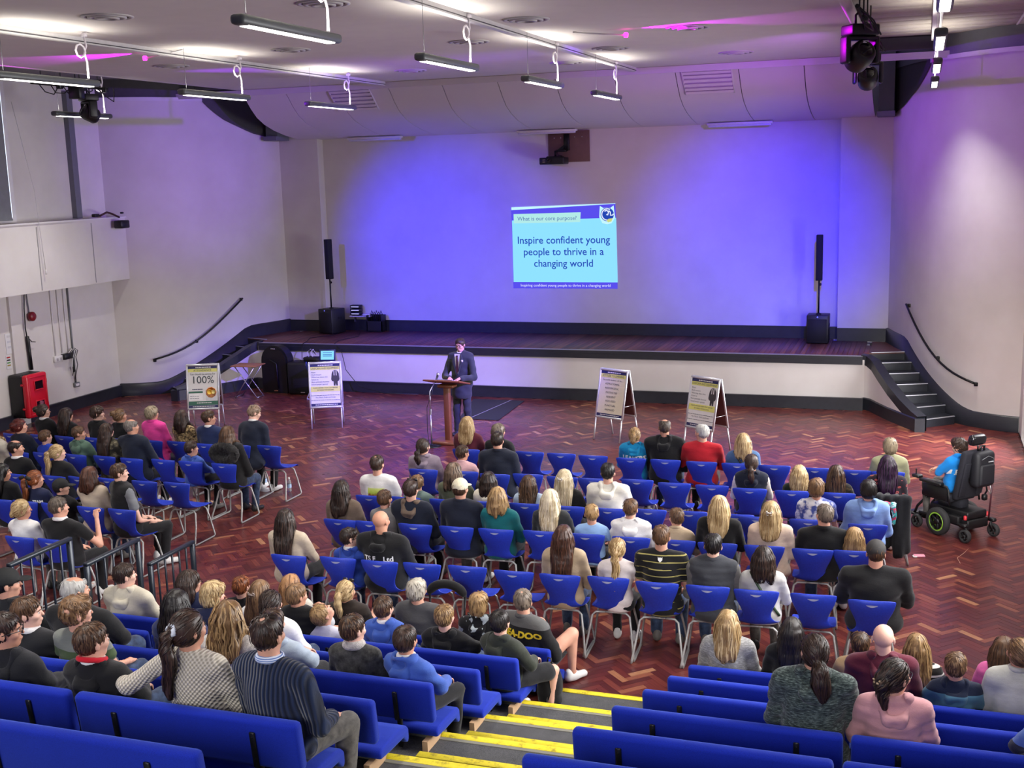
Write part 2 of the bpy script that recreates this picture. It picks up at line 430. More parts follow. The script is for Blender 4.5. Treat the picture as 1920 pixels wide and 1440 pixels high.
for sx in (lambda x: x, mir):
    a, b = sorted((sx(-1.62), sx(-.55)))
    struct(MB().box(((a + b) / 2, 25.65, 3.6), (b - a, .3, 5.2)).build('pillar', M_WALL))
    struct(MB().box(((a + b) / 2, 25.485, HS + .135), (b - a, .04, .27)).build('trim_3', M_DARK))
struct(MB().box((XM, YB - .02, HS + .12), (12.0, .04, .24)).box((XM, YB - .03, HS + .245), (12.0, .06, .03)).build('baseboard_back', M_DARK))

# ---- stairs on both sides of the stage
NOS = [((.13, 21.91), (.66, 22.34)), ((-.08, 22.22), (.50, 22.60)), ((-.29, 22.56), (.36, 22.87)), ((-.46, 22.87), (.26, 23.16)), ((-.60, 23.22), (.16, 23.48)), ((-.71, 23.57), (.07, 23.84)), ((-.86, 23.92), (-.02, 24.19))]
def stairs(sx, side):
    st = struct(link('stage_stairs_' + side, None)); st['kind'] = 'structure'
    dk = M_DARK
    for k in range(7):
        a, b = NOS[k]; z = HS / 7 * (k + 1)
        if True:
            c, d = NOS[k + 1] if k < 6 else ((-.95, 24.25), (-.06, 24.5)); z = z if k < 6 else z - .03
            poly = [(sx(a[0]), a[1], 0), (sx(b[0]), b[1], 0), (sx(d[0]), d[1] + .02, 0), (sx(c[0]), c[1] + .02, 0)]
            m = MB(); m.prism([(p[0], p[1], 0.0) for p in poly], (0, 0, z)); m.build('step', dk, st)
        z = HS / 7 * (k + 1); n = MB(); dv = Vector((b[0] - a[0], b[1] - a[1], 0)).normalized(); nn = Vector((-dv.y, dv.x, 0))
        pa, pb = Vector((a[0], a[1], z)), Vector((b[0], b[1], z))
        q = [pa - nn * .012, pb - nn * .012, pb + nn * .022, pa + nn * .022]
        n.prism([(sx(p.x), p.y, z - .004) for p in q], (0, 0, .012)); n.build('nosing', M_ALU, st)
    # inner stringer with its curved skirt and newel
    pts = [(-1.02, 23.42, 1.0), (-.92, 23.40, .98), (-.80, 23.28, .91), (-.66, 22.95, .76), (-.48, 22.55, .58), (-.27, 22.15, .40), (-.06, 21.78, .26), (.06, 21.58, .20)]
    m = MB(); top, bot, top2, bot2 = [], [], [], []
    for i, (x, y, z) in enumerate(pts):
        a_ = Vector(pts[max(0, i - 1)]); b_ = Vector(pts[min(len(pts) - 1, i + 1)]); d = b_ - a_; d.z = 0; d.normalize(); nn = Vector((-d.y, d.x, 0))
        if nn.x < 0: nn = -nn
        o_, i_ = Vector((x, y, 0)) - nn * .04, Vector((x, y, 0)) + nn * .14
        top.append((sx(o_.x), o_.y, z + .07)); top2.append((sx(i_.x), i_.y, z + .07)); bot.append((sx(o_.x), o_.y, z - .12)); bot2.append((sx(i_.x), i_.y, max(0, z - .3)))
    fl = side == 'left'
    m.grid([bot, top], False, not fl); m.grid([top, top2], False, not fl); m.grid([top2, bot2], False, not fl); m.build('stringer', dk, st)
    w = MB(); lo = [(p[0], p[1], 0.0) for p in bot]; w.grid([lo, bot], True, not fl); w.build('stringer_wall', M_WALL, st)
    s = MB(); s1, s2 = [], []
    for p, pt in zip(bot, pts): s1.append((p[0] + (-.02 if not fl else .02), p[1] - .012, 0)); s2.append((p[0] + (-.02 if not fl else .02), p[1] - .012, .22))
    s.grid([s1, s2], True, not fl); s.grid([s2, [(p[0], p[1], .24) for p in bot]], True, not fl); s.build('stringer_skirt', dk, st)
    nw = MB(); nw.box((sx(.07), 21.60, .12), (.17, .17, .24)); nw.build('newel', dk, st)
    # wall handrail
    hp = []
    for i in range(13):
        t = .74 - .50 * i / 12; x, y = wall_curve(t); x2, y2 = wall_curve(t + .01); d = Vector((x2 - x, y2 - y, 0)).normalized(); nn = Vector((-d.y, d.x, 0))
        if nn.x > 0: nn = -nn
        z = 1.98 + (0.80 - 1.98) * (i / 12) - .25 * math.sin(PI * i / 12)
        hp.append((sx(x + nn.x * .08), y + nn.y * .08, z))
    h = MB(); h.tube(hp, .021, 10)
    rail = tag(h.build('handrail', M_BLACKM), 'black tubular handrail on the curved wall above the %s stage stairs' % side, 'handrail')
    for i in (0, 6, 12):
        p = Vector(hp[i]); t = .74 - .50 * i / 12; x, y = wall_curve(t)
        br = MB(); br.tube([p, (sx(x), y, p.z - .03)], .014, 8); br.rbox((sx(x - .01), y, p.z - .03), (.07, .05, .07), .01, 1); br.build('wall_bracket', M_BLACKM, rail)
stairs(lambda x: x, 'right'); stairs(mir, 'left')

# ---- ceilings
ceil = struct(MB().box((-7.47, 14.4, CEIL + .1), (12.96, 17.4, .2)).build('ceiling', M_CEIL))
edge = MB()
for x in (-13.95, -.99): edge.tube([(x, 5.7, CEIL + .06), (x, 22.9, CEIL + .06)], .075, 10)
edge.build('ceiling_edge', M_CEIL, ceil)
tileroof = struct(MB().box((.35, 14.4, 6.93), (2.7, 18, .06)).build('ceiling_right', plain('dark_void', (40, 38, 40), .9)))
def tile_material():
    t = NT('mineral_tile'); n1 = t.noise(t.coord('Object', (2, 14, 2)), 4, 5, .7)
    t.set(t.ramp(n1, [(.3, lin((150, 142, 136))), (.65, lin((186, 178, 170)))]), .9); t.bump(n1, .4, .01); return t.m
M_TILE = tile_material()
tme = MB().rbox((0, 0, 0), (1.16, .585, .03), .006, 1).mesh('ceiling_tile', M_TILE)
for i in range(3):
    for j in range(20): link('ceiling_tile', tme, tileroof, (-.42 + i * 1.2, 11.0 + j * .6, 6.885), (random.gauss(0, .004), random.gauss(0, .004), 0))
gb = MB()
for i in range(4): gb.box((-1.02 + i * 1.2, 16.7, 6.88), (.03, 12, .03))
gb.build('grid_bar', M_WHITE, tileroof)
struct(MB().box((-15.5, 14.4, 6.93), (3.0, 18, .06)).build('ceiling_left', plain('side_ceiling', (120, 116, 118), .9)))

# ---- curved acoustic panels over the stage
VP = [(22.95, 6.56), (23.12, 6.42), (23.32, 6.22), (23.55, 6.04), (23.85, 5.90), (24.25, 5.78), (24.75, 5.68), (25.3, 5.61), (25.8, 5.585)]
canopy = thing('acoustic_canopy', 'curved white panelled canopy sweeping down over the stage', 'canopy')
M_PANEL = plain('white_panel', (212, 206, 208), .6, var=.02, scale=2)
pe = [-14.0, -12.95, -11.75, -10.55, -9.35, -8.15, -6.95, -5.75, -4.55, -3.35, -2.15, -.95]
for a, b in zip(pe, pe[1:]):
    m = MB(); rows = [[(x, y, z) for (y, z) in VP] for x in (a + .008, b - .008)]
    m.grid(rows, True, True); up = [[(x, y, z + .03) for (y, z) in VP] for x in (a + .008, b - .008)]
    m.grid([rows[0], up[0]], False); m.grid([rows[1], up[1]], False, True)
    m.build('panel', M_PANEL, canopy)
MB().grid([[(x, y, z + .035) for (y, z) in VP] for x in (-14.0, -.95)], True, True).build('panel_backing', M_BLACK, canopy)
MB().box((XM, 22.92, 6.55), (17.0, .10, .09)).box((XM, 22.90, 6.49), (17.0, .04, .03)).build('front_rail', M_PANEL, canopy)
struct(MB().box((XM, 23.35, 6.86), (18.0, .2, .35)).build('trim_4', M_COLUMN))
for sx in (lambda x: x, mir):
    struct(MB().box((sx(-.74), 25.2, 6.25), (.30, .5, 1.3)).box((sx(-.74), 25.15, 5.63), (.34, .6, .10)).build('trim_5', M_COLUMN))
# vents in the canopy
for n, xc in enumerate((-11.45, -3.95)):
    v = thing('air_grille', 'slatted %s air grille in the curved canopy' % ('white left-hand', 'lilac-lit right-hand')[n] if False else ('slatted air grille in the canopy above the left wash light' if n == 0 else 'slatted air grille in the canopy towards the right pillar'), 'grille')
    for k in range(6):
        y = 23.03 + k * .075; z = np.interp(y, [p[0] for p in VP], [p[1] for p in VP])
        MB().box((xc, y, z - .035), (.92, .035, .05), Matrix.Rotation(R(35), 3, 'X')).build('slat', M_PANEL, v)
    for s in (-1, 1):
        MB().tube([(xc + s * .47, y, np.interp(y, [p[0] for p in VP], [p[1] for p in VP]) - .02) for y in (23.0, 23.2, 23.46)], .018, 6).build('grille_frame', M_PANEL, v)
# strip lights along the back of the canopy
M_CLEAR = plain('clear_diffuser', (205, 205, 225), .15, var=.02, spec=.8)
for n, (xc, lab) in enumerate(((-12.0, 'long clear strip light under the left end of the canopy'), (-7.85, 'long clear strip light directly above the projector'), (-3.65, 'long clear strip light under the right end of the canopy'))):
    t = thing('strip_light', lab, 'light', (xc, 25.35, 5.56))
    MB().rbox((0, 0, .01), (1.36, .16, .05), .012, 1).build('body', M_WHITE, t)
    MB().rbox((0, 0, -.03), (1.30, .13, .05), .02, 2).build('diffuser', M_CLEAR, t)

# ---- services on the plaster ceiling
tr_names = ('left', 'middle')
for n, xt in enumerate((-10.55, -5.3)):
    t = thing('cable_track', 'white ceiling track carrying the %s row of pendant lights' % ('left-hand' if n == 0 else 'centre'), 'track', (xt, 14.3, CEIL))
    MB().box((0, 0, -.04), (.10, 17.0, .08)).build('channel', plain('track_white', (198, 196, 194), .5), t)
    MB().box((-.052, 0, -.055), (.006, 17.0, .012)).box((.052, 0, -.055), (.006, 17.0, .012)).build('groove', plain('track_shadow', (60, 58, 60), .6), t)
tag(MB().box((.12, 16.2, 6.80), (.14, 12.5, .12)).build('cable_track', M_WHITE), 'white ceiling track carrying the right-hand row of lights', 'track')
tag(MB().box((-14.85, 17.5, 6.86), (.14, 10, .08)).build('cable_track', M_WHITE), 'white track over the balcony side light', 'track')
VENTS = [((-8.98, 11.94), 'round ceiling vent at far left before the left track'), ((-6.35, 12.25), 'round ceiling vent nearest the top middle edge'), ((-9.03, 16.29), 'round ceiling vent between the two left tracks'), ((-4.82, 14.79), 'round ceiling vent just right of centre track, front'),
         ((-6.36, 16.79), 'flat round ceiling vent left of the centre track'), ((-3.14, 16.81), 'round ceiling vent lit magenta by the small uplighter'), ((-4.77, 18.94), 'round ceiling vent right of the second centre pendant'), ((-6.09, 20.94), 'round ceiling vent near the far end of centre track'), ((-3.08, 20.92), 'round ceiling vent close to the right canopy grille'), ((-9.01, 20.7), 'round ceiling vent close to the far end of left track'), ((-11.9, 17.4), 'round ceiling vent beside left magenta beam')]
for (x, y), lab in VENTS:
    t = thing('ceiling_vent', lab, 'vent', (x, y, CEIL))
    for r_, h in ((.27, -.012), (.19, -.022), (.11, -.032)):
        MB().lathe([(r_ + .03, 0), (r_ + .03, h), (r_ - .012, h - .004), (r_ - .025, 0)], n=28).build('ring', plain('vent_white', (176, 172, 170), .5), t)
    MB().lathe([(.27, -.002), (0, -.002)], n=24).build('throat', plain('vent_dark', (70, 66, 68), .8), t)

# ---- pendant strip lights
M_FIX = plain('fixture_grey', (88, 92, 92), .45, .2)
M_TUBE = plain('lit_diffuser', (255, 252, 244), .4, emit=7.0)
M_FLEX = plain('white_flex', (235, 230, 235), .5)
def pendant(x, y0, y1, lab, near_pt=None, zc=CEIL, up=12, down=42, yaw=0, dz=0):
    L = y1 - y0; t = thing('pendant_light', lab, 'light', (x, (y0 + y1) / 2, 5.97), yaw, 'pendant strip lights')
    m = MB(); m.rbox((0, 0, 0), (.135, L, .085), .03, 2); m.build('housing', M_FIX, t)
    d = MB(); d.rbox((0, 0, -.042), (.085, L - .22, .014), .005, 1); d.build('diffuser', M_TUBE, t)
    f = MB(); z1 = zc - 5.97 - .06; yy = L / 2 - .16
    pts = [(0, yy, .04), (.01, yy - .01, z1 * .45), (-.01, yy - .02, z1 * .62)]
    for k in range(9):
        a = k / 8 * 2 * PI; pts.append((.0, yy - .11 + .09 * math.cos(a), z1 * .66 + .09 * math.sin(a) + k * .004))
    pts += [(0, yy + .01, z1 * .8), (0, yy - .02, z1)]
    f.tube(pts, .013, 6); f.build('flex', M_FLEX, t)
    MB().lathe([(.04, z1), (.04, z1 + .03), (.015, z1 + .05)], (0, yy - .02, 0), 10).build('ceiling_rose', M_FLEX, t)
    MB().tube([(0, -L / 2 + .15, .04), (0, -L / 2 + .15, z1 + .05)], .003, 4).build('suspension_wire', M_GREY, t)
    a = light('pendant_down', 'AREA', (x, (y0 + y1) / 2, 5.915), (x, (y0 + y1) / 2, 0), down, (1.0, .95, .86), shape='RECTANGLE', size=.08, size_y=L - .25, spread=1.75)
    b = light('pendant_up', 'AREA', (x, (y0 + y1) / 2, 6.03), (x, (y0 + y1) / 2, 9), up, (1.0, .95, .84), shape='RECTANGLE', size=.08, size_y=L - .3, spread=2.4)
ROWA = [('first', 8.6), ('second', 12.28), ('third', 15.95), ('fourth', 19.62)]
for w, y in ROWA: pendant(-5.24, y, y + 1.74, 'grey pendant strip light, %s from camera under the centre track' % w)
for w, y in (('nearest', 11.32), ('second', 14.98), ('farthest', 18.72)): pendant(-10.12, y, y + 1.82, 'grey pendant strip light, %s under the left track' % w)
pendant(-14.82, 17.95, 19.55, 'grey pendant strip light over the balcony beside the moving head', zc=6.82)
for w, y in (('nearest', 9.3), ('second', 13.05), ('third', 16.75), ('farthest', 20.4)): pendant(.12, y, y + 1.75, 'grey strip light seen end-on, %s in right-hand row' % w, zc=6.80, down=44)
for w, y in (('first', 4.93), ('second', 1.26)):
    pendant(-5.24, y, y + 1.74, 'grey pendant strip light over the seating, %s behind the picture, centre track' % w)
    pendant(-10.12, y + 2.7, y + 4.5, 'grey pendant strip light over the seating, %s behind the picture, left track' % w)
    pendant(.12, y + .7, y + 2.45, 'grey pendant strip light over the seating, %s behind the picture, right row' % w, zc=6.80, down=22)

# ---- small magenta uplighters on brackets
for n, (x, y, dx, lab) in enumerate(((-10.98, 15.45, -1, 'small magenta ceiling uplighter bracketed left of the left track'), (-3.98, 16.55, 1, 'small magenta ceiling uplighter bracketed right of centre track'))):
    t = thing('uplighter', lab, 'light', (x, y, 6.52))
    MB().tube([(0, 0, 0), (-dx * .7, -.1, .07)], .012, 6).build('bracket', M_WHITE, t)
    MB().lathe([(.0, -.035), (.03, -.03), (.035, .02), (.02, .035), (0, .035)], (dx * .03, 0, 0), 12).build('lamp', plain('magenta_lens', (255, 40, 190), .3, emit=6), t)
    light('magenta_beam', 'SPOT', (x + dx * .10, y, 6.525), (x + dx * 3.2, y + .1, 6.62), 900, MAGENTA, spot_size=R(44), spot_blend=.7, shadow_soft_size=.015)

# ------------------------------------------------------------------ projected slide on the back wall (flat, at its true size)
def flat(name, poly, y, m, parent=None, **kw):
    return link(name, MB().add([(x, y, z) for x, z in poly], [tuple(range(len(poly)))], False).mesh(name, m), parent, **kw)
def glow(name, rgb, k=1.0):
    if name in MATS: return MATS[name]
    t = NT(name); c = lin(rgb); t.set((.02, .02, .02), .9, spec=0)
    t.b.inputs['Emission Color'].default_value = (*c, 1); t.b.inputs['Emission Strength'].default_value = k
    MATS[name] = t.m; return t.m
G_CY = glow('slide_cyan', (138, 218, 255)); G_VI = glow('slide_violet', (84, 74, 228)); G_PALE = glow('slide_pale', (190, 238, 255)); G_BOX = glow('slide_mint', (172, 226, 222))
G_NAVY = glow('slide_navy', (28, 66, 172)); G_WH = glow('slide_white', (225, 232, 255)); G_YEL = glow('slide_yellow', (200, 205, 120)); G_TXT = glow('slide_grey_blue', (70, 100, 165))
slide = thing('projected_slide', 'bright cyan projected slide about core purpose on the back wall', 'projection', (-7.64, YB - .004, 2.06))
def sz(x, y): return ((x - 213) * .001642 - 1.225, (1213 - y) * .00164 + .15)
def sp(name, pts, d, m): flat(name, [sz(*p) for p in pts], -d, m, slide)
sp('slide_band', [(213, 1300), (1712, 1300), (1712, 1213), (213, 1213)], .002, G_VI)
sp('slide_band', [(213, 356), (1703, 356), (1695, 150), (213, 178)], .002, G_VI)
sp('slide_panel', [(218, 1213), (1715, 1213), (1703, 340), (218, 356)], .003, G_CY)
sp('slide_streak', [(213, 213), (1500, 160), (1695, 152), (1695, 146), (1400, 150), (213, 174)], .004, G_PALE)
sp('slide_title_box', [(243, 396), (1200, 390), (1210, 258), (243, 268)], .004, G_BOX)
def stext(body, size, x, y, m, align='CENTER', sx=1.0, bold=0):
    a = sz(x, y); return text(body, size, m, slide, (a[0], -.006, a[1]), align=align, sx=sx, bold=bold)
stext('What is our core purpose?', .128, 725, 336, G_TXT)
for s, y in (('Inspire confident young', 635), ('people to thrive in a', 795), ('changing world', 955)): stext(s, .235, 950, y, G_NAVY, sx=.98, bold=.002)
stext('Inspiring confident young people to thrive in a changing world', .085, 968, 1258, G_WH)
# round emblem with pointed ears
def arc(cx, cy, r, a0, a1, n=24, ry=None): return [(cx + r * math.cos(R(a0 + (a1 - a0) * k / n)), cy + (ry or r) * math.sin(R(a0 + (a1 - a0) * k / n))) for k in range(n + 1)]
em = [(1480, 176), (1530, 206), (1577, 198), (1624, 206), (1672, 172), (1680, 260), (1692, 335), (1640, 412), (1577, 424), (1512, 408), (1470, 330), (1474, 250)]
sp('emblem_head', em, .0062, G_PALE)
sp('emblem_disc', arc(1582, 292, 92, 0, 360), .0075, G_NAVY)
def stroke(pts, w, d, m):
    v = []; 
    for i, p in enumerate(pts):
        a = Vector(pts[max(0, i - 1)]); b = Vector(pts[min(len(pts) - 1, i + 1)]); t = (b - a).normalized(); n = Vector((-t.y, t.x)) * w / 2
        v.append((p[0] + n.x, p[1] + n.y)); v.append((p[0] - n.x, p[1] - n.y))
    q = [sz(*p) for p in v]
    link('emblem_stroke', MB().add([(x, -d, z) for x, z in q], [(2 * i, 2 * i + 1, 2 * i + 3, 2 * i + 2) for i in range(len(pts) - 1)], False).mesh('emblem_stroke', m), slide)
stroke(arc(1582, 292, 76, 60, 300), 14, .009, G_WH)
stroke([(1545, 250), (1575, 235), (1600, 262), (1588, 300), (1570, 292)], 16, .0092, G_WH)
stroke([(1600, 240), (1625, 262), (1628, 305), (1662, 300), (1670, 282)], 16, .0094, G_WH)
sp('emblem_crown', [(1572, 372), (1600, 350), (1655, 345), (1640, 388), (1590, 398)], .0096, G_YEL)

# ------------------------------------------------------------------ projector on its board
M_PLY = plain('brown_board', (112, 82, 76), .7, var=.1, scale=6)
pbd = tag(MB().rbox((-7.47, YB - .02, 5.23), (.95, .04, .68), .004, 1).build('mounting_board', M_PLY), 'brown square board fixed high on the back wall behind the projector', 'board')
for x, z in ((-7.80, 5.42), (-7.65, 5.42), (-7.33, 5.43), (-7.16, 5.43)): MB().lathe([(.012, 0), (.0, .008)], (x, YB - .042, z), 8, Matrix.Rotation(PI / 2, 3, 'X')).build('screw_head', M_STEEL, pbd)
pj = thing('projector', 'black short-throw projector hanging from a wall bracket above the stage', 'projector', (-7.72, YB - .3, 4.9))
MB().rbox((0, -.06, .02), (.56, .40, .15), .02, 2).rbox((.02, -.02, .10), (.34, .3, .04), .015, 1).build('body', M_BLACK, pj)
MB().lathe([(.0, 0), (.055, 0), (.06, .02), (.05, .03), (.03, .02), (0, .02)], (-.05, -.265, .02), 16, Matrix.Rotation(PI / 2, 3, 'X')).build('lens', plain('lens_glass', (10, 12, 18), .05), pj)
for z in (.045, .0): MB().box((-.17, -.262, z), (.06, .004, .012)).build('status_light', plain('amber_label', (170, 160, 110), .4), pj)
MB().rbox((.21, .24, .42), (.13, .05, .36), .01, 1).prism([(.15, .2, .36), (.15, .2, .27), (.02, .2, .22), (.02, .2, .27)], (0, .06, 0)).rbox((.1, .22, .24), (.24, .10, .05), .01, 1).build('bracket', M_BLACKM, pj)
MB().tube([(0, .05, .10), (0, .06, .24)], .025, 10).build('drop_pole', M_BLACKM, pj)
MB().tube([(.03, .08, .22), (.06, .06, .14), (.14, .04, .13), (.22, .04, .08)], .008, 6).build('cable', M_BLACK, pj)

# ------------------------------------------------------------------ column speakers on the stage
M_SPK = plain('speaker_cloth', (14, 14, 17), .75, var=.25, scale=60)
def column_speaker(x, y, rz, tilt, lab, labs):
    s = thing('subwoofer', labs, 'speaker', (x, y, HS + .012), rz)
    MB().rbox((0, 0, .29), (.44, .46, .58), .015, 2).build('cabinet', M_BLACK, s)
    MB().rbox((0, -.232, .27), (.38, .012, .46), .005, 1).build('grille', M_SPK, s)
    MB().box((.222, .05, .36), (.006, .14, .05)).box((-.222, .05, .36), (.006, .14, .05)).build('hand_grip', plain('recess_black', (5, 5, 6), .9), s)
    MB().lathe([(.016, 0), (.0, .003)], (0, -.236, .545), 10, Matrix.Rotation(PI / 2, 3, 'X')).build('badge', plain('badge_blue', (120, 130, 255), .3, emit=.6), s)
    c = thing('column_speaker', lab, 'speaker', (x, y, HS + .592), rz)
    MB().tube([(0, 0, 0), (0, 0, .72)], .018, 10).lathe([(.06, 0), (.06, .012), (.02, .03)], n=14).build('pole', M_BLACKM, c)
    MB().lathe([(.022, -.02), (.03, 0), (.022, .02)], (.03, 0, .62), 10, Matrix.Rotation(PI / 2, 3, 'Y')).build('knob', M_BLACK, c)
    m = Matrix.Rotation(R(tilt), 3, 'Y')
    MB().rbox(m @ Vector((0, 0, .47)) + Vector((0, 0, .70)), (.13, .15, .94), .012, 2, m).build('column', M_SPK, c)
column_speaker(-13.28, 25.2, R(-18), 0, 'tall black column speaker on pole at the left of the stage', 'black subwoofer box under the left column speaker')
column_speaker(-1.98, 25.18, 0, 0, 'tall black column speaker on pole at the right of the stage', 'black subwoofer box under the right column speaker')
sh = thing('wall_shelf', 'small white wall shelf beside the left subwoofer', 'shelf', (-12.72, 25.66, HS + .36))
MB().box((0, 0, 0), (.55, .22, .02)).build('board', M_WHITE, sh); MB().box((-.2, .06, -.08), (.02, .08, .14)).box((.2, .06, -.08), (.02, .08, .14)).build('bracket', M_GREY, sh)
rx = thing('radio_receiver', 'black stacked radio receivers with lit displays on the white wall shelf', 'receiver', (-12.84, 25.64, HS + .37))
for k in range(3):
    MB().rbox((0, 0, .05 + k * .085), (.26, .16, .075), .006, 1).build('unit', M_BLACK, rx)
    MB().box((0, -.082, .05 + k * .085), (.2, .004, .02)).build('display', plain('display_white', (190, 190, 215), .3, emit=.6), rx)
tag(MB().rbox((-12.56, 25.62, HS + .40), (.18, .12, .05), .008, 1).build('charger', M_WHITE), 'small white charger on the wall shelf', 'charger')
bk = thing('cable_crate', 'black crate of cables on the stage by the left speaker', 'crate', (-12.30, 25.58, HS + .012))
MB().box((0, 0, .01), (.40, .24, .02)).box((-.19, 0, .2), (.02, .24, .38)).box((.19, 0, .2), (.02, .24, .38)).box((0, .11, .2), (.4, .02, .38)).box((0, -.11, .13), (.4, .02, .24)).build('shell', M_BLACK, bk)
for k in range(5):
    MB().tube([(-.13 + k * .06, 0, .05), (-.12 + k * .06, -.03, .40), (-.08 + k * .06, -.05, .5 - .03 * (k % 2)), (-.05 + k * .06, -.04, .40), (-.06 + k * .06, .02, .1)], .009, 6).build('cable', M_BLACK, bk)
def floor_cable(name, pts, lab, r=.008, m=None): tag(MB().tube(pts, r, 6).build(name, m or M_BLACK), lab, 'cable')
floor_cable('cable', [(-13.1, 25.3, HS + .02), (-13.0, 24.7, HS + .02), (-13.35, 24.2, HS + .02), (-13.15, 23.7, HS + .02), (-13.05, 23.32, HS + .02), (-13.02, 23.2, HS - .15), (-13.0, 23.15, HS - .38), (-12.9, 22.9, .75)], 'black cable trailing over the stage edge above the amplifier')
floor_cable('cable', [(-12.6, 25.3, HS + .02), (-12.3, 24.6, HS + .02), (-12.45, 23.9, HS + .02), (-12.3, 23.4, HS + .02), (-12.05, 23.22, HS - .1), (-11.95, 23.2, .5), (-11.6, 23.1, .16), (-11.0, 23.05, .04), (-10.2, 23.1, .03)], 'black cable hanging down the stage front right of the laptop')

# ------------------------------------------------------------------ moving heads and lighting bars
def moving_head(loc, rz, lab, s=1.0):
    t = thing('moving_head', lab, 'stage light', loc, rz); t.scale = (s, s, s)
    MB().rbox((0, 0, -.06), (.34, .26, .12), .02, 2).build('base', M_BLACK, t)
    y = MB()
    for x in (-.18, .18): y.rbox((x, 0, -.27), (.06, .16, .30), .025, 2)
    y.rbox((0, 0, -.145), (.40, .16, .05), .02, 2); y.build('yoke', M_BLACK, t)
    MB().lathe([(0, -.17), (.10, -.165), (.135, -.12), (.145, .04), (.13, .12), (.10, .15), (.09, .14), (0, .135)], (0, 0, -.34), 20, Matrix.Rotation(R(62), 3, 'X')).build('head', M_BLACK, t)
    MB().lathe([(.088, 0), (.06, .012), (0, .016)], Vector((0, 0, -.34)) + Matrix.Rotation(R(62), 3, 'X') @ Vector((0, 0, .137)), 18, Matrix.Rotation(R(62), 3, 'X')).build('lens', plain('lens_dark', (12, 12, 22), .08), t)
    MB().box((.02, -.083, -.20), (.07, .004, .045)).build('label', M_WHITE, t)
    MB().tube([(-.06, 0, 0), (-.06, 0, .10), (0, 0, .16), (.06, 0, .10), (.06, 0, 0)], .014, 6).build('clamp', M_BLACKM, t)
moving_head((-.82, 16.2, 6.42), R(35), 'large black moving head light, upper one on the right bar', 1.15)
moving_head((-.80, 18.1, 6.22), R(5), 'black moving head light, lower one on the right bar')
moving_head((-14.35, 18.35, 6.30), R(-30), 'black moving head light on the left bar above the balcony')
def lighting_bar(x, y0, y1, z, lab):
    t = thing('lighting_bar', lab, 'lighting bar', (x, 0, z))
    MB().tube([(0, y0, 0), (0, y1, 0)], .025, 10).build('tube', M_BLACKM, t)
    for k in range(4):
        y = y0 + (y1 - y0) * (k + .5) / 4; MB().tube([(0, y, 0), (0, y, 6.90 - z)], .010, 6).build('drop_rod', M_BLACKM, t)
    for k in range(6):
        y = y0 + .15 + k * (y1 - y0) / 6.5; a = random.uniform(-.1, .1)
        MB().tube([(0, y, .02), (.08 + a, y + .1, -.14), (.16 + a, y + .22, -.20 - a), (.10, y + .38, -.06), (0, y + .5, .03)], .010, 5).build('cable_loop', M_BLACK, t)
        if k % 2: MB().rbox((.04, y + .2, -.02), (.09, .10, .10), .01, 1).build('connector_box', M_BLACK, t)
lighting_bar(-.78, 14.6, 18.6, 6.46, 'black lighting bar tangled with cables beside the right ceiling edge')
lighting_bar(-14.35, 16.9, 18.9, 6.42, 'black lighting bar with cables above the balcony')
tag(MB().rbox((-14.12, 17.75, 6.30), (.24, .16, .24), .015, 1).tube([(-14.12, 17.75, 6.4), (-14.12, 17.75, 6.90)], .012, 6).build('control_box', M_BLACK), 'square black control box hanging beside the left bar', 'box')

# ------------------------------------------------------------------ left wall: camera, services, fire cabinet, notices
cs = thing('surveillance_camera', 'black camera on a bracket at the end of the balcony front', 'camera', (XL + .40, 21.0, 4.0))
MB().rbox((0, 0, .045), (.10, .16, .07), .02, 2).build('base', M_BLACK, cs)
MB().tube([(.02, .1, .03), (.06, .3, .10), (.10, .42, .06), (.12, .62, -.02)], .022, 7).build('arm', plain('dark_red_cable', (60, 28, 32), .5), cs)
MB().rbox((.17, .62, -.17), (.2, .30, .17), .02, 1).build('housing', M_BLACK, cs)
MB().rbox((.12, .72, .07), (.05, .08, .04), .01, 1).build('sensor', M_BLACK, cs)
def conduit(y, z0, z1, m, lab, r=.012):
    tag(MB().tube([(XL + .02, y, z1), (XL + .02, y, z0)], r, 6).build('conduit', m), lab, 'conduit')
conduit(19.83, 1.22, 2.62, M_WHITE, 'leftmost thin white conduit under the balcony'); conduit(20.03, 1.25, 2.62, M_WHITE, 'middle thin white conduit under the balcony'); conduit(20.22, 1.27, 2.62, M_WHITE, 'rightmost thin white conduit under the balcony')
conduit(20.36, .56, 2.62, M_GREY, 'thick grey conduit running down to the low wall socket', .02)
sk = thing('wall_socket', 'grey wall socket at the foot of the thick conduit', 'socket', (XL + .03, 20.37, .52)); MB().rbox((0, 0, 0), (.05, .16, .10), .008, 1).build('plate', M_GREY, sk); MB().box((.027, 0, 0), (.004, .1, .05)).build('socket_face', M_WHITE, sk)
s2 = thing('wall_socket', 'white double socket beside the black adaptor', 'socket', (XL + .03, 19.88, 1.15)); MB().rbox((0, 0, 0), (.05, .24, .13), .008, 1).build('plate', M_WHITE, s2)
for y in (-.05, .06): MB().box((.027, y, -.01), (.004, .05, .06)).build('socket_face', plain('socket_grey', (170, 165, 168), .5), s2)
ad = thing('power_adaptor', 'black adaptor block with tangled leads on the left wall', 'adaptor', (XL + .06, 20.12, 1.17)); MB().rbox((0, 0, 0), (.10, .26, .12), .01, 1).build('block', M_BLACK, ad)
for k in range(4):
    yy = .12 + k * .03
    MB().tube([(.02, yy - .1, .05), (.04, yy, .14), (.03, yy + .10, .08), (.03, yy + .02, -.05), (.02, yy - .02 + .03 * k, -.22), (.02, yy - .06, -.38 - .05 * k)], .008, 5).build('lead', M_BLACK if k % 2 else M_WHITE, ad)
MB().rbox((.03, .14, -.30), (.04, .05, .11), .008, 1).build('plug', M_BLACK, ad)
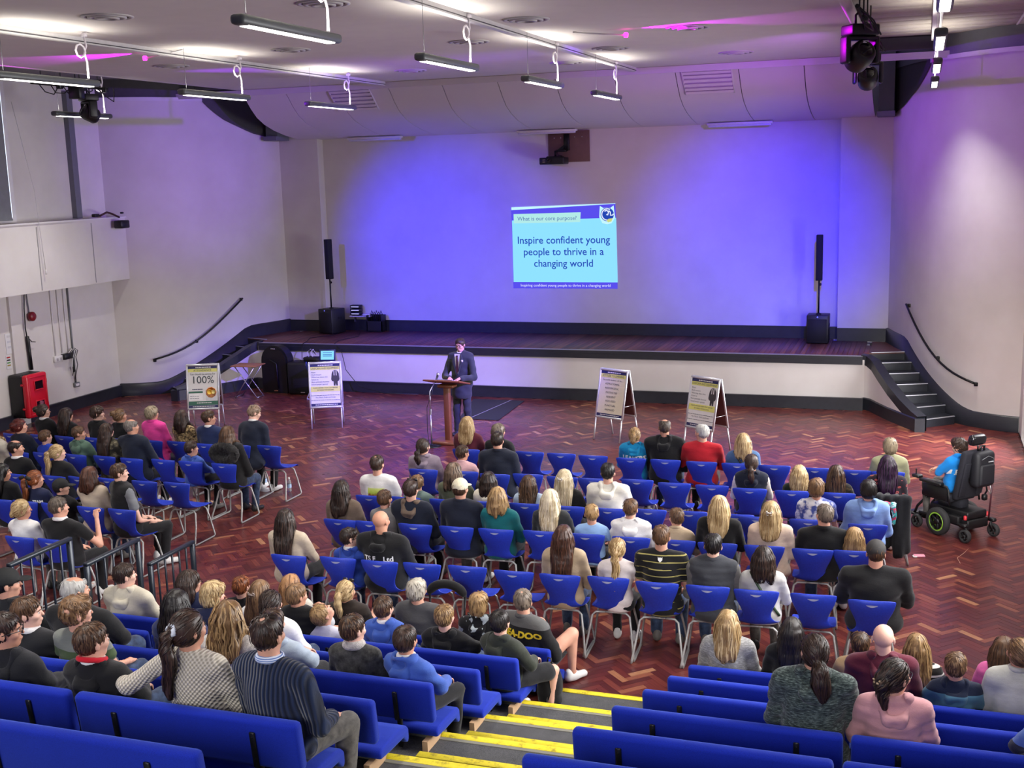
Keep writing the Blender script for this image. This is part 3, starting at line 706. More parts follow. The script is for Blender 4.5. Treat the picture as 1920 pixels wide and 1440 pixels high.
fb = thing('fire_bell', 'round red fire alarm bell on the left wall', 'alarm', (XL + .02, 19.2, 2.12)); MB().lathe([(0, .10), (.07, .095), (.095, .07), (.095, .02), (.06, 0)], n=18, rot=Matrix.Rotation(PI / 2, 3, 'Y')).build('dome', plain('bell_red', (128, 22, 34), .35), fb)
MB().tube([(.01, -.03, .06), (.01, -.06, .5)], .012, 6).build('conduit', M_GREY, fb)
wb = thing('hanging_cable', 'black cable bundle hanging from the balcony beside the fire bell', 'cable', (XL + .05, 19.0, 0)); MB().tube([(0, .06, 2.62), (0, .02, 2.3), (0, 0, 1.9), (0, .02, 1.72)], .012, 6).build('lead', M_BLACK, wb); MB().tube([(0, .03, 1.74), (0, .06, 1.06)], .035, 8).build('sleeve', M_BLACK, wb)
MB().tube([(0, .06, 1.70), (.02, .12, 1.62), (.02, .22, 1.60)], .010, 5).build('tail', M_BLACK, wb)
M_PAPER = plain('paper', (224, 224, 226), .8, var=.02)
def notice(y, z, w, h, lab, cols):
    t = thing('wall_notice', lab, 'notice', (XL + .006, y, z)); MB().box((0, 0, 0), (.006, w, h)).build('sheet', M_PAPER, t)
    for k, c in enumerate(cols): MB().box((.005, 0, h * .36 - h * .8 * k / max(1, len(cols))), (.003, w * .7, h * .10)).build('print_block', plain('print_%d_%d_%d' % c, c, .7), t)
notice(18.62, 1.66, .30, .40, 'white paper notice on the left wall above two coloured signs', [(205, 205, 212)] * 3)
notice(18.5, 1.30, .13, .26, 'narrow red and green sign, left one below the paper notice', [(178, 40, 44), (30, 30, 34), (90, 150, 80), (170, 150, 70)])
notice(18.83, 1.34, .13, .26, 'narrow red and green sign, right one below the paper notice', [(178, 40, 44), (190, 80, 70), (120, 160, 80), (170, 150, 70)])
fc = thing('fire_extinguisher_cabinet', 'red and black fire extinguisher cabinet on the left wall', 'cabinet', (XL + .0, 18.72, .62))
M_RED = plain('cabinet_red', (206, 22, 44), .35, var=.05); M_WINDOW = plain('dark_window', (30, 14, 22), .12)
MB().rbox((.17, 0, 0), (.34, .60, .86), .05, 3).build('back_shell', M_BLACK, fc)
d = MB(); d.rbox((.39, 0, 0), (.13, .60, .86), .05, 3)
for z0 in (.37, -.37): d.rbox((.458, 0, z0), (.014, .46, .02), .006, 1)
for y0 in (-.235, .235): d.rbox((.458, y0, 0), (.014, .02, .74), .006, 1)
dd = d.build('door', M_RED, fc)
for z in (.20, -.20):
    MB().box((.46, .03, z), (.012, .22, .16)).build('window', M_WINDOW, dd)
    f_ = MB()
    for (y, zz, a, b) in ((.03, z + .09, .26, .02), (.03, z - .09, .26, .025), (-.09, z, .02, .18), (.15, z, .02, .18)): f_.rbox((.462, y, zz), (.02, a, b), .005, 1)
    f_.build('window_frame', M_RED, dd)
MB().lathe([(0, -.08), (.06, -.07), (.06, .06), (.03, .08)], (.44, .05, -.2), 10).build('extinguisher_glimpse', plain('dusky_red', (120, 60, 80), .4), dd)
for z in (.24, -.24): MB().rbox((.40, .31, z), (.03, .04, .10), .01, 1).rbox((.34, -.305, z), (.06, .03, .04), .008, 1).build('hinge', M_RED, fc)

# ------------------------------------------------------------------ advertising boards on the floor
M_POSTER = plain('poster_paper', (226, 226, 224), .55, var=.02); M_PNAVY = plain('poster_navy', (38, 40, 92), .5); M_PYEL = plain('poster_yellow', (224, 224, 128), .5); M_INK = plain('poster_ink', (70, 74, 90), .6)
M_CREAM = plain('poster_cream', (222, 214, 192), .55, var=.02); M_TEAL = plain('poster_green', (52, 104, 84), .5); M_INKB = plain('ink_black', (48, 62, 68), .6)
M_BBACK = plain('board_back', (96, 54, 52), .45, var=.1)
def sign_board(cx, cy, a, label, fill):
    t = thing('sign_board', label, 'sign', (cx, cy, 0), a)
    th = math.atan2(.26, 1.24)
    for s in (1, -1):
        par = link('front_panel' if s == 1 else 'rear_panel', None, t, (0, -s * .02, 1.24), (s * -th if s == 1 else -th, 0, 0 if s == 1 else PI))
        # panel space: x across, z up from the hinge (negative down), front faces -y
        f = MB()
        for x in (-.295, .295): f.rbox((x, 0, -.43), (.036, .028, .88), .008, 1)
        for z in (-.012, -.85): f.rbox((0, 0, z), (.62, .028, .040), .008, 1)
        f.build('frame', M_ALU, par)
        for x in (-.285, .285): MB().tube([(x, .004, -.84), (x, .004, -1.262)], .014, 8).build('leg', M_ALU, par)
        if s == 1:
            MB().box((0, .004, -.43), (.56, .008, .82)).build('backing', M_BBACK, par); fill(par)
        else: MB().box((0, .002, -.43), (.56, .010, .82)).build('backing', M_BBACK, par)
    MB().tube([(.30, -.14, .62), (.30, .14, .62)], .006, 6).build('stay', M_STEEL, t)
    return t
def pr_(par, x, z, w, h, m, d=.004, name='print_block'): return MB().box((x, -d, z), (w, .002, h)).build(name, m, par)
def pt(par, s, size, x, z, m=None, align='CENTER', sx=1.0): return text(s, size, m or M_INK, par, (x, -.008, z), align=align, sx=sx)
def dashes(par, x0, x1, z, m, h=.008):
    x = x0
    mbd = MB()
    while x < x1 - .01:
        w = min(random.uniform(.02, .05), x1 - x); mbd.box((x + w / 2, -.0075, z), (w, .001, h)); x += w + .008
    mbd.build('small_print', m, par)
def base_poster(par, m, title):
    pr_(par, 0, -.43, .55, .80, m, .002, 'poster'); pr_(par, 0, -.055, .55, .05, M_PNAVY); pr_(par, 0, -.805, .55, .05, M_PNAVY)
    dashes(par, -.13, .16, -.055, M_POSTER, .016); dashes(par, -.2, .22, -.805, M_POSTER, .012)
    pr_(par, 0, -.112, .55, .062, M_PYEL); pt(par, title, .052, 0, -.114, sx=1.0 if len(title) < 12 else .80)
def uniform(par):
    base_poster(par, M_POSTER, 'UNIFORM AND EQUIPMENT')
    for k, s in enumerate(('Blazer', 'Black trousers', 'White long sleeve shirt', 'School tie', 'Black polishable footwear', 'School jumper optional')): pt(par, s, .036, -.255, -.185 - k * .046, align='LEFT', sx=.9)
    pr_(par, 0, -.505, .55, .10, M_PYEL); pt(par, 'PLEASE REMOVE YOUR COAT BEFORE', .032, 0, -.485, sx=.85); pt(par, 'ENTERING THE BUILDING', .032, 0, -.525, sx=.85)
    pt(par, 'Pen, Pencil, Ruler and Eraser', .036, 0, -.665, sx=.9); dashes(par, -.27, .27, -.625, M_INK); dashes(par, -.27, .27, -.715, M_INK)
    b = MB(); b.add([(x, -.006, z) for x, z in ((.13, -.36), (.115, -.33), (.125, -.22), (.15, -.17), (.17, -.155), (.215, -.155), (.235, -.17), (.262, -.22), (.27, -.33), (.255, -.36), (.235, -.37), (.235, -.45), (.205, -.45), (.198, -.40), (.19, -.45), (.158, -.45), (.158, -.37))], [tuple(range(17))], False)
    b.build('uniform_silhouette', plain('silhouette', (58, 56, 60), .6), par)
    for x in (.172, .212): pr_(par, x, -.21, .014, .09, M_POSTER, .008)
def attendance(par):
    base_poster(par, M_POSTER, 'ATTENDANCE'); pt(par, 'You should be aiming for', .056, 0, -.185, sx=.85); pt(par, '100%', .20, 0, -.30, M_INKB)
    pr_(par, -.14, -.53, .27, .035, M_TEAL); pr_(par, -.14, -.62, .26, .13, plain('poster_white', (240, 240, 240), .5), .006); pr_(par, 0, -.74, .55, .075, M_TEAL)
    dashes(par, -.25, -.06, -.605, M_INK); dashes(par, -.25, -.08, -.65, M_INK); dashes(par, -.12, .16, -.735, M_POSTER, .014)
    pr_(par, .16, -.60, .22, .20, plain('poster_pale', (206, 208, 210), .5), .003); dashes(par, -.2, 0, -.475, M_PNAVY, .014)
    MB().lathe([(0, 0), (.105, 0), (.095, .003)], (.15, -.004, -.54), 9, Matrix.Rotation(PI / 2, 3, 'X')).build('badge_print', plain('print_orange', (226, 140, 60), .5), par)
    MB().lathe([(0, 0), (.05, 0), (.045, .003)], (.12, -.0065, -.535), 10, Matrix.Rotation(PI / 2, 3, 'X')).build('badge_print', plain('print_gold', (244, 196, 70), .5), par)
    MB().lathe([(0, 0), (.042, 0), (.04, .003)], (.195, -.0065, -.53), 8, Matrix.Rotation(PI / 2, 3, 'X')).build('badge_print', plain('print_lemon', (232, 214, 130), .5), par)
def attitude(par):
    base_poster(par, M_CREAM, 'ATTITUDE TO LEARNING'); pt(par, 'Successful students will be...', .042, 0, -.185, sx=.9)
    for k, s in enumerate(('ASPIRATIONAL', 'RESOURCEFUL', 'MOTIVATED', 'RESILIENT', 'FOCUSSED', 'PUNCTUAL', 'PREPARED')): pt(par, s, .046, 0, -.255 - k * .076)
sign_board(-12.97, 19.25, R(22), 'folding poster stand about attendance reading 100% at left', attendance)
sign_board(-10.68, 19.87, R(24), 'folding poster stand about uniform, beside the laptop chair', uniform)
sign_board(-5.02, 19.95, R(-24), 'folding poster stand listing attitude to learning words, right of the lectern', attitude)
sign_board(-3.32, 19.42, R(-30), 'folding poster stand about uniform, rightmost of the four stands', uniform)

# ------------------------------------------------------------------ things along the stage front
M_WOODT = plain('table_wood', (166, 112, 74), .45, var=.1, scale=5)
tb = thing('folding_table', 'small wooden exam table on crossed folding metal legs', 'table', (-13.86, 22.28, 0), R(4))
MB().rbox((0, 0, .71), (.62, .46, .022), .008, 2).build('tabletop', M_WOODT, tb)
for s in (-1, 1):
    MB().tube([(-.26, s * .18, 0), (.24, s * .18, .69)], .011, 8).build('leg', M_STEEL, tb); MB().tube([(.26, s * .15, 0), (-.24, s * .15, .69)], .011, 8).build('leg', M_STEEL, tb)
MB().tube([(-.26, -.18, .02), (-.26, .18, .02)], .010, 6).build('cross_bar', M_STEEL, tb); MB().tube([(.26, -.15, .02), (.26, .15, .02)], .010, 6).build('cross_bar', M_STEEL, tb)
rc = thing('equipment_case', 'black round-topped case leaning on the wall behind the small table', 'case', (-13.52, 22.98, 0), R(-6))
def dome(w, h, y0, d, r=.03):
    pts = [(-w, 0)] + [(-w, h - w)] + [(w * math.cos(PI - a * PI / 12), h - w + w * math.sin(PI - a * PI / 12)) for a in range(1, 12)] + [(w, h - w), (w, 0)]
    return MB().prism([(x, y0, z) for x, z in pts], (0, d, 0), False)
dome(.36, 1.06, -.12, .22).build('shell', M_BLACK, rc); dome(.33, 1.02, -.15, .03).build('front_pad', plain('black_vinyl', (20, 20, 24), .3), rc)
MB().rbox((0, -.16, .99), (.12, .02, .03), .008, 1).build('handle', M_STEEL, rc); MB().rbox((.02, -.155, .05), (.10, .01, .03), .004, 1).build('badge', plain('badge_orange', (170, 110, 90), .4), rc)
MB().tube([(-.1, -.16, .75), (.08, -.17, .66), (.10, -.17, .1)], .014, 6).build('strap', M_BLACK, rc)
am = thing('amplifier', 'large black speaker cabinet on the floor against the stage front', 'speaker', (-12.78, 22.92, 0), R(3))
MB().rbox((0, 0, .36), (.74, .44, .72), .05, 3).build('cabinet', M_BLACK, am); MB().rbox((0, -.225, .36), (.66, .012, .62), .004, 1).build('grille', M_SPK, am); MB().box((0, -.235, .06), (.10, .006, .02)).build('badge', M_STEEL, am)
mxr = thing('wireless_mixer', 'black box with pale leads on top of the amplifier', 'box', (-12.62, 22.92, .725)); MB().rbox((0, 0, .05), (.34, .22, .09), .012, 1).build('case', M_BLACK, mxr)
for k in range(3): MB().tube([(-.08 + .05 * k, 0, .09), (-.12 + .05 * k, .0, .2), (-.05 + .03 * k, .05, .26), (.02, .15, .12)], .008, 5).build('lead', M_WHITE if k != 1 else M_BLACK, mxr)
mat_m = plain('rubber_mat', (36, 38, 36), .7, var=.15, scale=30)
mt = tag(MB().add([(-8.85, 22.95, .010), (-7.72, 22.95, .010), (-7.6, 20.98, .010), (-8.42, 20.98, .010)], [(0, 3, 2, 1)], False).add([(-8.85, 22.95, .0), (-8.42, 20.98, 0), (-7.6, 20.98, 0), (-7.72, 22.95, 0)], [(0, 1, 2, 3)], False).build('floor_mat', mat_m), 'dark rubber mat on the floor behind the speaker', 'mat')
MB().box((-8.12, 21.98, .0115), (.016, 1.95, .003), Matrix.Rotation(R(-6), 3, 'Z')).build('seam', plain('mat_seam', (150, 148, 150), .5), mt)

# lectern, microphone stand
M_OAK = plain('lectern_wood', (120, 70, 42), .4, var=.15, scale=7)
lc = thing('lectern', 'brown wooden lectern with a single post in front of the speaker', 'lectern', (-7.83, 18.98, 0), R(-4))
MB().rbox((0, .02, .03), (.50, .42, .06), .02, 2).build('base', M_OAK, lc)
MB().rbox((0, .02, .55), (.11, .09, 1.02), .012, 2).build('post', M_OAK, lc)
MB().rbox((.0, .03, 1.03), (.30, .20, .05), .012, 1).build('bearer', M_OAK, lc)
MB().rbox((0, .02, 1.10), (.72, .46, .03), .010, 2, Matrix.Rotation(R(-14), 3, 'X')).build('reading_board', M_OAK, lc)
tag(MB().box((-7.86, 18.99, 1.135), (.30, .22, .004), Matrix.Rotation(R(-14), 3, 'X')).build('speech_paper', M_PAPER), 'white sheet of notes lying on the lectern', 'paper')
ms = thing('microphone_stand', 'chrome microphone stand with black base in front of the lectern', 'microphone stand', (-8.03, 18.70, 0))
MB().lathe([(0, .03), (.15, .02), (.17, .008), (.17, 0)], n=24).build('base', M_BLACKM, ms)
MB().tube([(0, 0, .02), (0, 0, .62)], .014, 10).build('lower_tube', M_STEEL, ms); MB().tube([(0, 0, .6), (0, 0, .98), (.04, .12, 1.10)], .010, 8).build('upper_tube', M_STEEL, ms)
MB().lathe([(.02, -.05), (.024, 0), (.02, .05)], (0, 0, .62), 12).lathe([(.018, -.03), (.02, 0), (.018, .03)], (0, 0, .86), 12).build('clutch', M_STEEL, ms)
MB().tube([(.03, .10, 1.08), (.02, .05, .95), (-.05, -.03, .7), (-.06, -.03, .3), (-.03, -.05, .05), (.14, -.03, .02)], .006, 6).build('cable', M_BLACK, ms)
mh = Matrix.Rotation(R(-35), 3, 'X')
MB().tube([Vector((.05, .15, 1.11)), Vector((.06, .24, 1.22))], [.012, .02], 10).build('microphone_body', M_BLACK, ms); MB().lathe([(0, -.03), (.022, -.024), (.03, 0), (.024, .024), (0, .032)], (.062, .255, 1.24), 12).build('microphone_grille', M_STEEL, ms)
# a loose round floor base at the foot of the stand
bq = tag(MB().lathe([(0, .05), (.12, .045), (.2, .02), (.2, 0)], (-7.60, 18.72, 0), 18).build('floor_base', plain('dark_wood_base', (70, 40, 34), .35)), 'round dark wooden base beside the microphone stand', 'base') if False else None

# small things on the floor
def bottle(x, y, lab, tilt=0):
    t = thing('water_bottle', lab, 'bottle', (x, y, 0), random.random())
    b = NT('clear_pet_%d' % len(MATS)); MATS['clear_pet_%d' % len(MATS)] = b.m
    b.set((.86, .93, .97), .08); b.b.inputs['Transmission Weight'].default_value = .75; b.b.inputs['IOR'].default_value = 1.2
    MB().lathe([(0, 0), (.030, 0), (.033, .01), (.030, .05), (.033, .08), (.033, .13), (.028, .16), (.014, .185), (.013, .20)], n=16).build('body', b.m, t)
    MB().lathe([(.0342, .06), (.0342, .12)], n=16).build('label_band', plain('label_blue', (170, 200, 235), .5), t); MB().lathe([(.016, .195), (.016, .22), (0, .22)], n=12).build('cap', M_WHITE, t)
bottle(-9.01, 15.42, 'clear water bottle on the floor right of the empty aisle chair'); bottle(-9.55, 15.62, 'clear water bottle on the floor behind the aisle chair legs')
for (x, y, a, lab) in ((-9.62, 15.72, .3, 'white paper sheet on the floor beside the suited man'), (-9.45, 15.42, -.2, 'smaller white paper on the floor under the aisle chair')):
    tag(MB().box((0, 0, .002), (.30, .21, .002)).build('paper_sheet', M_PAPER), lab, 'paper'); bpy.context.view_layer; o = COL.objects[-1]; o.location = (x, y, 0); o.rotation_euler = (0, 0, a)
pk = thing('pink_wallet', 'small pink wallet lying on the right-hand floor', 'wallet', (.09, 14.5, 0), R(12)); MB().rbox((0, 0, .012), (.13, .085, .022), .008, 2).build('body', plain('wallet_pink', (226, 150, 170), .5), pk); MB().rbox((-.055, -.02, .010), (.05, .06, .018), .006, 1).build('flap', M_WHITE, pk)
floor_cable('twine', [(.66, 14.95, .004), (.60, 14.75, .004), (.52, 14.55, .004), (.55, 14.35, .004)], 'thin loose thread on the floor near the pink wallet', .003, plain('thread', (190, 140, 120), .7))

# ------------------------------------------------------------------ blue plastic chairs
def chair_plastic():
    t = NT('blue_chair_plastic'); nz = t.noise(t.coord(), 60, 2)
    t.set(t.ramp(nz, [(.3, lin((30, 54, 172))), (.7, lin((36, 62, 188)))]), .42, spec=.45); t.bump(nz, .08, .002); return t.m
M_CHAIR = chair_plastic()
M_LEG = plain('grey_chair_leg', (172, 172, 170), .4, .35, var=.05)
CHP = [(0.015, .845, .205), (0.005, .835, .212), (.0, .80, .208), (.012, .74, .192), (.035, .68, .166), (.060, .62, .140), (.085, .57, .128), (.105, .52, .136), (.122, .485, .166), (.150, .462, .196), (.20, .446, .208), (.28, .440, .212), (.36, .444, .212), (.44, .452, .208), (.49, .450, .200), (.525, .432, .188), (.535, .41, .172)]
def chair_shell():
    nu = 9; rows = []; P = CHP
    for i, (y, z, w) in enumerate(P):
        a = P[max(0, i - 1)]; b = P[min(len(P) - 1, i + 1)]; ty, tz = b[0] - a[0], b[1] - a[1]; l = math.hypot(ty, tz); ny, nz = -tz / l, ty / l
        if nz < 0 and i > 9: ny, nz = -ny, -nz
        if i <= 9: ny, nz = abs(ny), abs(nz) * (1 if i > 6 else 0)
        row = []
        curl = .05 if i < 7 else (.035 if i < 12 else .012)
        for k in range(nu):
            u = -1 + 2 * k / (nu - 1); c = curl * abs(u) ** 2.4
            row.append((u * w, y + ny * c, z + nz * c + (-.012 * abs(u) ** 6 if i < 2 else 0)))
        rows.append(row)
    return rows
rows = chair_shell(); m = MB(); m.grid(rows, True, True); me = m.mesh('seat_shell', M_CHAIR)
tmp = link('tmp', me); mo = tmp.modifiers.new('s', 'SOLIDIFY'); mo.thickness = .010; mo.offset = 0
ms_ = tmp.modifiers.new('b', 'SUBSURF'); ms_.levels = 1; ms_.render_levels = 1
SHELL_ME = bpy.data.meshes.new_from_object(tmp.evaluated_get(bpy.context.evaluated_depsgraph_get())); SHELL_ME.name = 'seat_shell'; bpy.data.objects.remove(tmp)
# small hand slot under the top edge, shown as a moulded pale-edged recess
hs = MB(); hs.grid([[(-.05 + .0125 * k, -.009 + .002 * 0, .806 - .016 * math.sin(PI * k / 8) * 0.0) for k in range(9)], [(-.05 + .0125 * k, -.0085, .803 - .018 * math.sin(PI * k / 8)) for k in range(9)]], True)
SLOT_ME = hs.mesh('hand_slot', plain('slot_pale', (150, 156, 190), .5))
def sled(s):
    p = [(s * .06, .17, .432), (s * .15, .165, .430), (s * .185, .155, .40), (s * .215, .10, .22), (s * .245, .02, .04), (s * .250, .015, .014), (s * .250, .06, .012), (s * .245, .34, .012), (s * .242, .44, .012), (s * .238, .475, .03), (s * .205, .44, .25), (s * .175, .41, .405), (s * .14, .40, .430), (s * .06, .40, .432)]
    return MB().tube(p, .0115, 8).mesh('sled_leg', M_LEG)
SLED = {s: sled(s) for s in (-1, 1)}
BAR_ME = [MB().tube([(-.07, yy, .432), (.07, yy, .432)], .0105, 6).mesh('under_bar', M_LEG) for yy in (.17, .40)]
def make_chair(x, y, yaw, label, group=None):
    """x, y: the top rear edge of the back; the chair faces +Y turned by yaw (clockwise)"""
    t = thing('stacking_chair', label, 'chair', (x, y, 0), -yaw, group)
    link('seat_shell', SHELL_ME, t); link('hand_slot', SLOT_ME, t)
    for s in (-1, 1): link('sled_leg', SLED[s], t)
    
    for b in BAR_ME: link('under_bar', b, t)
    return t

# ------------------------------------------------------------------ raked seating: tiers, nosings, aisle half steps
def carpet_material():
    t = NT('grey_carpet'); v = t.coord(); n1 = t.noise(v, 220, 2); n2 = t.noise(v, 9, 4)
    c = t.mix(.5, t.ramp(n1, [(.35, lin((56, 56, 58))), (.65, lin((104, 104, 106)))]), t.ramp(n2, [(.3, lin((66, 66, 68))), (.7, lin((88, 88, 90)))]))
    t.set(c, .95, spec=.1); t.bump(n1, .5, .004); return t.m
M_CARPET = carpet_material()
def nosing_material():
    t = NT('yellow_nosing'); n = t.noise(t.coord(), 14, 5, .7); n2 = t.noise(t.coord(), 90, 2)
    t.set(t.ramp(n, [(.32, lin((150, 132, 34))), (.45, lin((222, 202, 38))), (.7, lin((238, 220, 52)))]), .6); t.bump(n2, .2, .002); return t.m
M_YEL = nosing_material()
TX0, TX1 = -7.19, 1.64; RISE = .275; PITCH = .874
def front(k): return 8.919 - PITCH * (k - 1)
for k in range(1, 9):
    y1 = front(k); z = RISE * k
    t = struct(MB().box(((TX0 + TX1) / 2, y1 - 2.2, z / 2), (TX1 - TX0, 4.4, z)).build('seating_tier', M_CARPET))
    MB().rbox(((TX0 + TX1) / 2, y1 - .03, z + .003), (TX1 - TX0, .07, .008), .002, 1).box(((TX0 + TX1) / 2, y1 + .004, z - .02), (TX1 - TX0, .006, .045)).build('nosing', M_YEL, t)
    MB().box(((TX0 + TX1) / 2, y1 - .085, z + .002), (TX1 - TX0, .035, .005)).build('nosing_strip', plain('grey_strip', (126, 124, 112), .5), t)
    d = .32 if k > 1 else .60
    h = MB().box((-2.4, y1 + d / 2 + .003, z - RISE / 2 - RISE / 4), (1.24, d, RISE / 2)).build('half_step', M_CARPET, t)
    MB().rbox((-2.4, y1 + d - .028, z - RISE / 2 + .003), (1.24, .07, .008), .002, 1).box((-2.4, y1 + d + .005, z - RISE / 2 - .02), (1.24, .006, .045)).build('step_nosing', M_YEL, h)

# ------------------------------------------------------------------ upholstered benches
def bench_fabric():
    t = NT('royal_blue_fabric'); v = t.coord(); n1 = t.noise(v, 260, 2); n2 = t.noise(v, 4, 4)
    t.set(t.mix(.35, t.ramp(n1, [(.3, lin((8, 26, 128))), (.7, lin((18, 44, 172)))]), t.ramp(n2, [(.3, lin((10, 30, 138))), (.7, lin((14, 38, 158)))])), .85, spec=.2)
    t.b.inputs['Sheen Weight'].default_value = .35; t.b.inputs['Sheen Tint'].default_value = (.25, .4, 1, 1); t.bump(n1, .25, .002); return t.m
M_BENCH = bench_fabric(); M_PINE = plain('pale_wood_foot', (186, 152, 116), .6, var=.08, scale=8)
def yb(k): return 9.414 - PITCH * (k - 1)
LEAN = Matrix.Rotation(R(8), 3, 'X')
BENCH_CACHE = {}
def bench(k, x0, x1, label):
    w = round(x1 - x0, 3); t = thing('upholstered_bench', label, 'bench', ((x0 + x1) / 2, yb(k), RISE * (k - 1)), 0, 'blue bench units on the raked seating')
    if w not in BENCH_CACHE:
        pc = Vector((0, .058, .378)); b = MB(); b.rbox(pc, (w, .075, .29), .028, 3, LEAN)
        s = MB()
        prof = [(.16, .38), (.15, .425), (.18, .445), (.30, .452), (.46, .448), (.54, .43), (.575, .395), (.58, .33), (.565, .30), (.53, .32), (.50, .36), (.3, .368)]
        prof = [(y - .02, z - .292) for y, z in prof]
        s.prism([(-w / 2 + .01, y, z) for y, z in prof], (w - .03, 0, 0), False)
        br = []
        for fx in (-.31, .31):
            m = MB(); m.rbox(pc + LEAN @ Vector((0, -.045, -.03)) + Vector((fx * w, 0, 0)), (.035, .014, .22), .005, 1, LEAN); m.rbox((fx * w, .075, .15), (.035, .03, .26), .006, 1)
            for dz in (.05, -.08): m.lathe([(.008, 0), (0, .004)], pc + LEAN @ Vector((0, -.052, dz)) + Vector((fx * w, 0, 0)), 8, LEAN @ Matrix.Rotation(PI / 2, 3, 'X'))
            br.append(m.mesh('back_bracket', M_BLACKM))
        ft = []
        for fx in (-.46, .42):
            m = MB(); m.prism([(fx * w, .08, 0), (fx * w, .08, .075), (fx * w, .36, .075), (fx * w, .30, 0)], (.04, 0, 0)); ft.append(m.mesh('foot', M_PINE))
        BENCH_CACHE[w] = (b.mesh('backrest', M_BENCH), s.mesh('seat', M_BENCH), br, ft)
        for me in BENCH_CACHE[w][1:2]:
            bm = bmesh.new(); bm.from_mesh(me); bmesh.ops.bevel(bm, geom=[e for e in bm.edges], offset=.014, segments=2, profile=.5, affect='EDGES'); bm.to_mesh(me); bm.free()
            for p in me.polygons: p.use_smooth = True
    b, s, br, ft = BENCH_CACHE[w]
    link('backrest', b, t); link('seat', s, t)
    for m in br: link('back_bracket', m, t)
    for m in ft: link('foot', m, t)
ORD = {1: 'first', 2: 'second', 3: 'third', 4: 'fourth', 5: 'fifth', 6: 'sixth', 7: 'seventh', 8: 'eighth'}
for k in range(1, 8):
    xs = [(-4.41, -3.0), (-5.865, -4.455), (-7.12, -5.91)]
    for n, (a, b) in enumerate(xs):
        if k >= 6 and n == 2: continue
        if k >= 7 and n == 1: a, b = a, b
        bench(k, a, b, 'blue bench unit, %s row of left block, %s' % (ORD[k], ('next to the yellow-edged steps', 'one unit in from the steps', 'two units in from the steps')[n]))
    xs = [(-1.77, -.35), (-.305, 1.11)] + ([(1.155, 1.6)] if k < 4 else [])
    for n, (a, b) in enumerate(xs):
        if k >= 6 and n == 2: continue
        bench(k, a, b, 'blue bench unit, %s row of right block, %s' % (ORD[k], ('next to the yellow-edged steps', 'one unit in from the steps', 'against the right wall')[n]))

# ------------------------------------------------------------------ railing along the left edge of the seating
M_RAIL = plain('railing_black', (34, 42, 52), .32, .2, var=.12)
def rail_panel(k, y0, y1, ztop, zbot, label):
    t = thing('railing_panel', label, 'railing', (-7.22, 0, 0))
    for y in (y0, y1):
        MB().rbox((0, y, (zbot + ztop) / 2), (.045, .045, ztop - zbot), .004, 1).build('post', M_RAIL, t)
    MB().rbox((0, (y0 + y1) / 2, ztop + .012), (.05, y1 - y0 + .045, .035), .005, 1).build('top_rail', M_RAIL, t)
    MB().rbox((0, (y0 + y1) / 2, zbot + .12), (.035, y1 - y0, .03), .004, 1).build('bottom_rail', M_RAIL, t)
    for i in range(1, 6):
        y = y0 + (y1 - y0) * i / 6; MB().rbox((0, y, (zbot + ztop) / 2 + .06), (.018, .018, ztop - zbot - .12), .003, 1).build('baluster', M_RAIL, t)
rail_panel(1, 9.55, 10.28, .92, .0, 'black steel railing panel nearest the hall floor, with vertical bars')
rail_panel(2, 8.62, 9.38, 1.225, .04, 'black steel railing panel, middle one of three stepping up')
rail_panel(3, 7.68, 8.42, 1.53, .30, 'black steel railing panel, higher one behind the cream hoodie')
rail_panel(4, 6.75, 7.48, 1.83, .58, 'black steel railing panel cut off by the left picture edge')

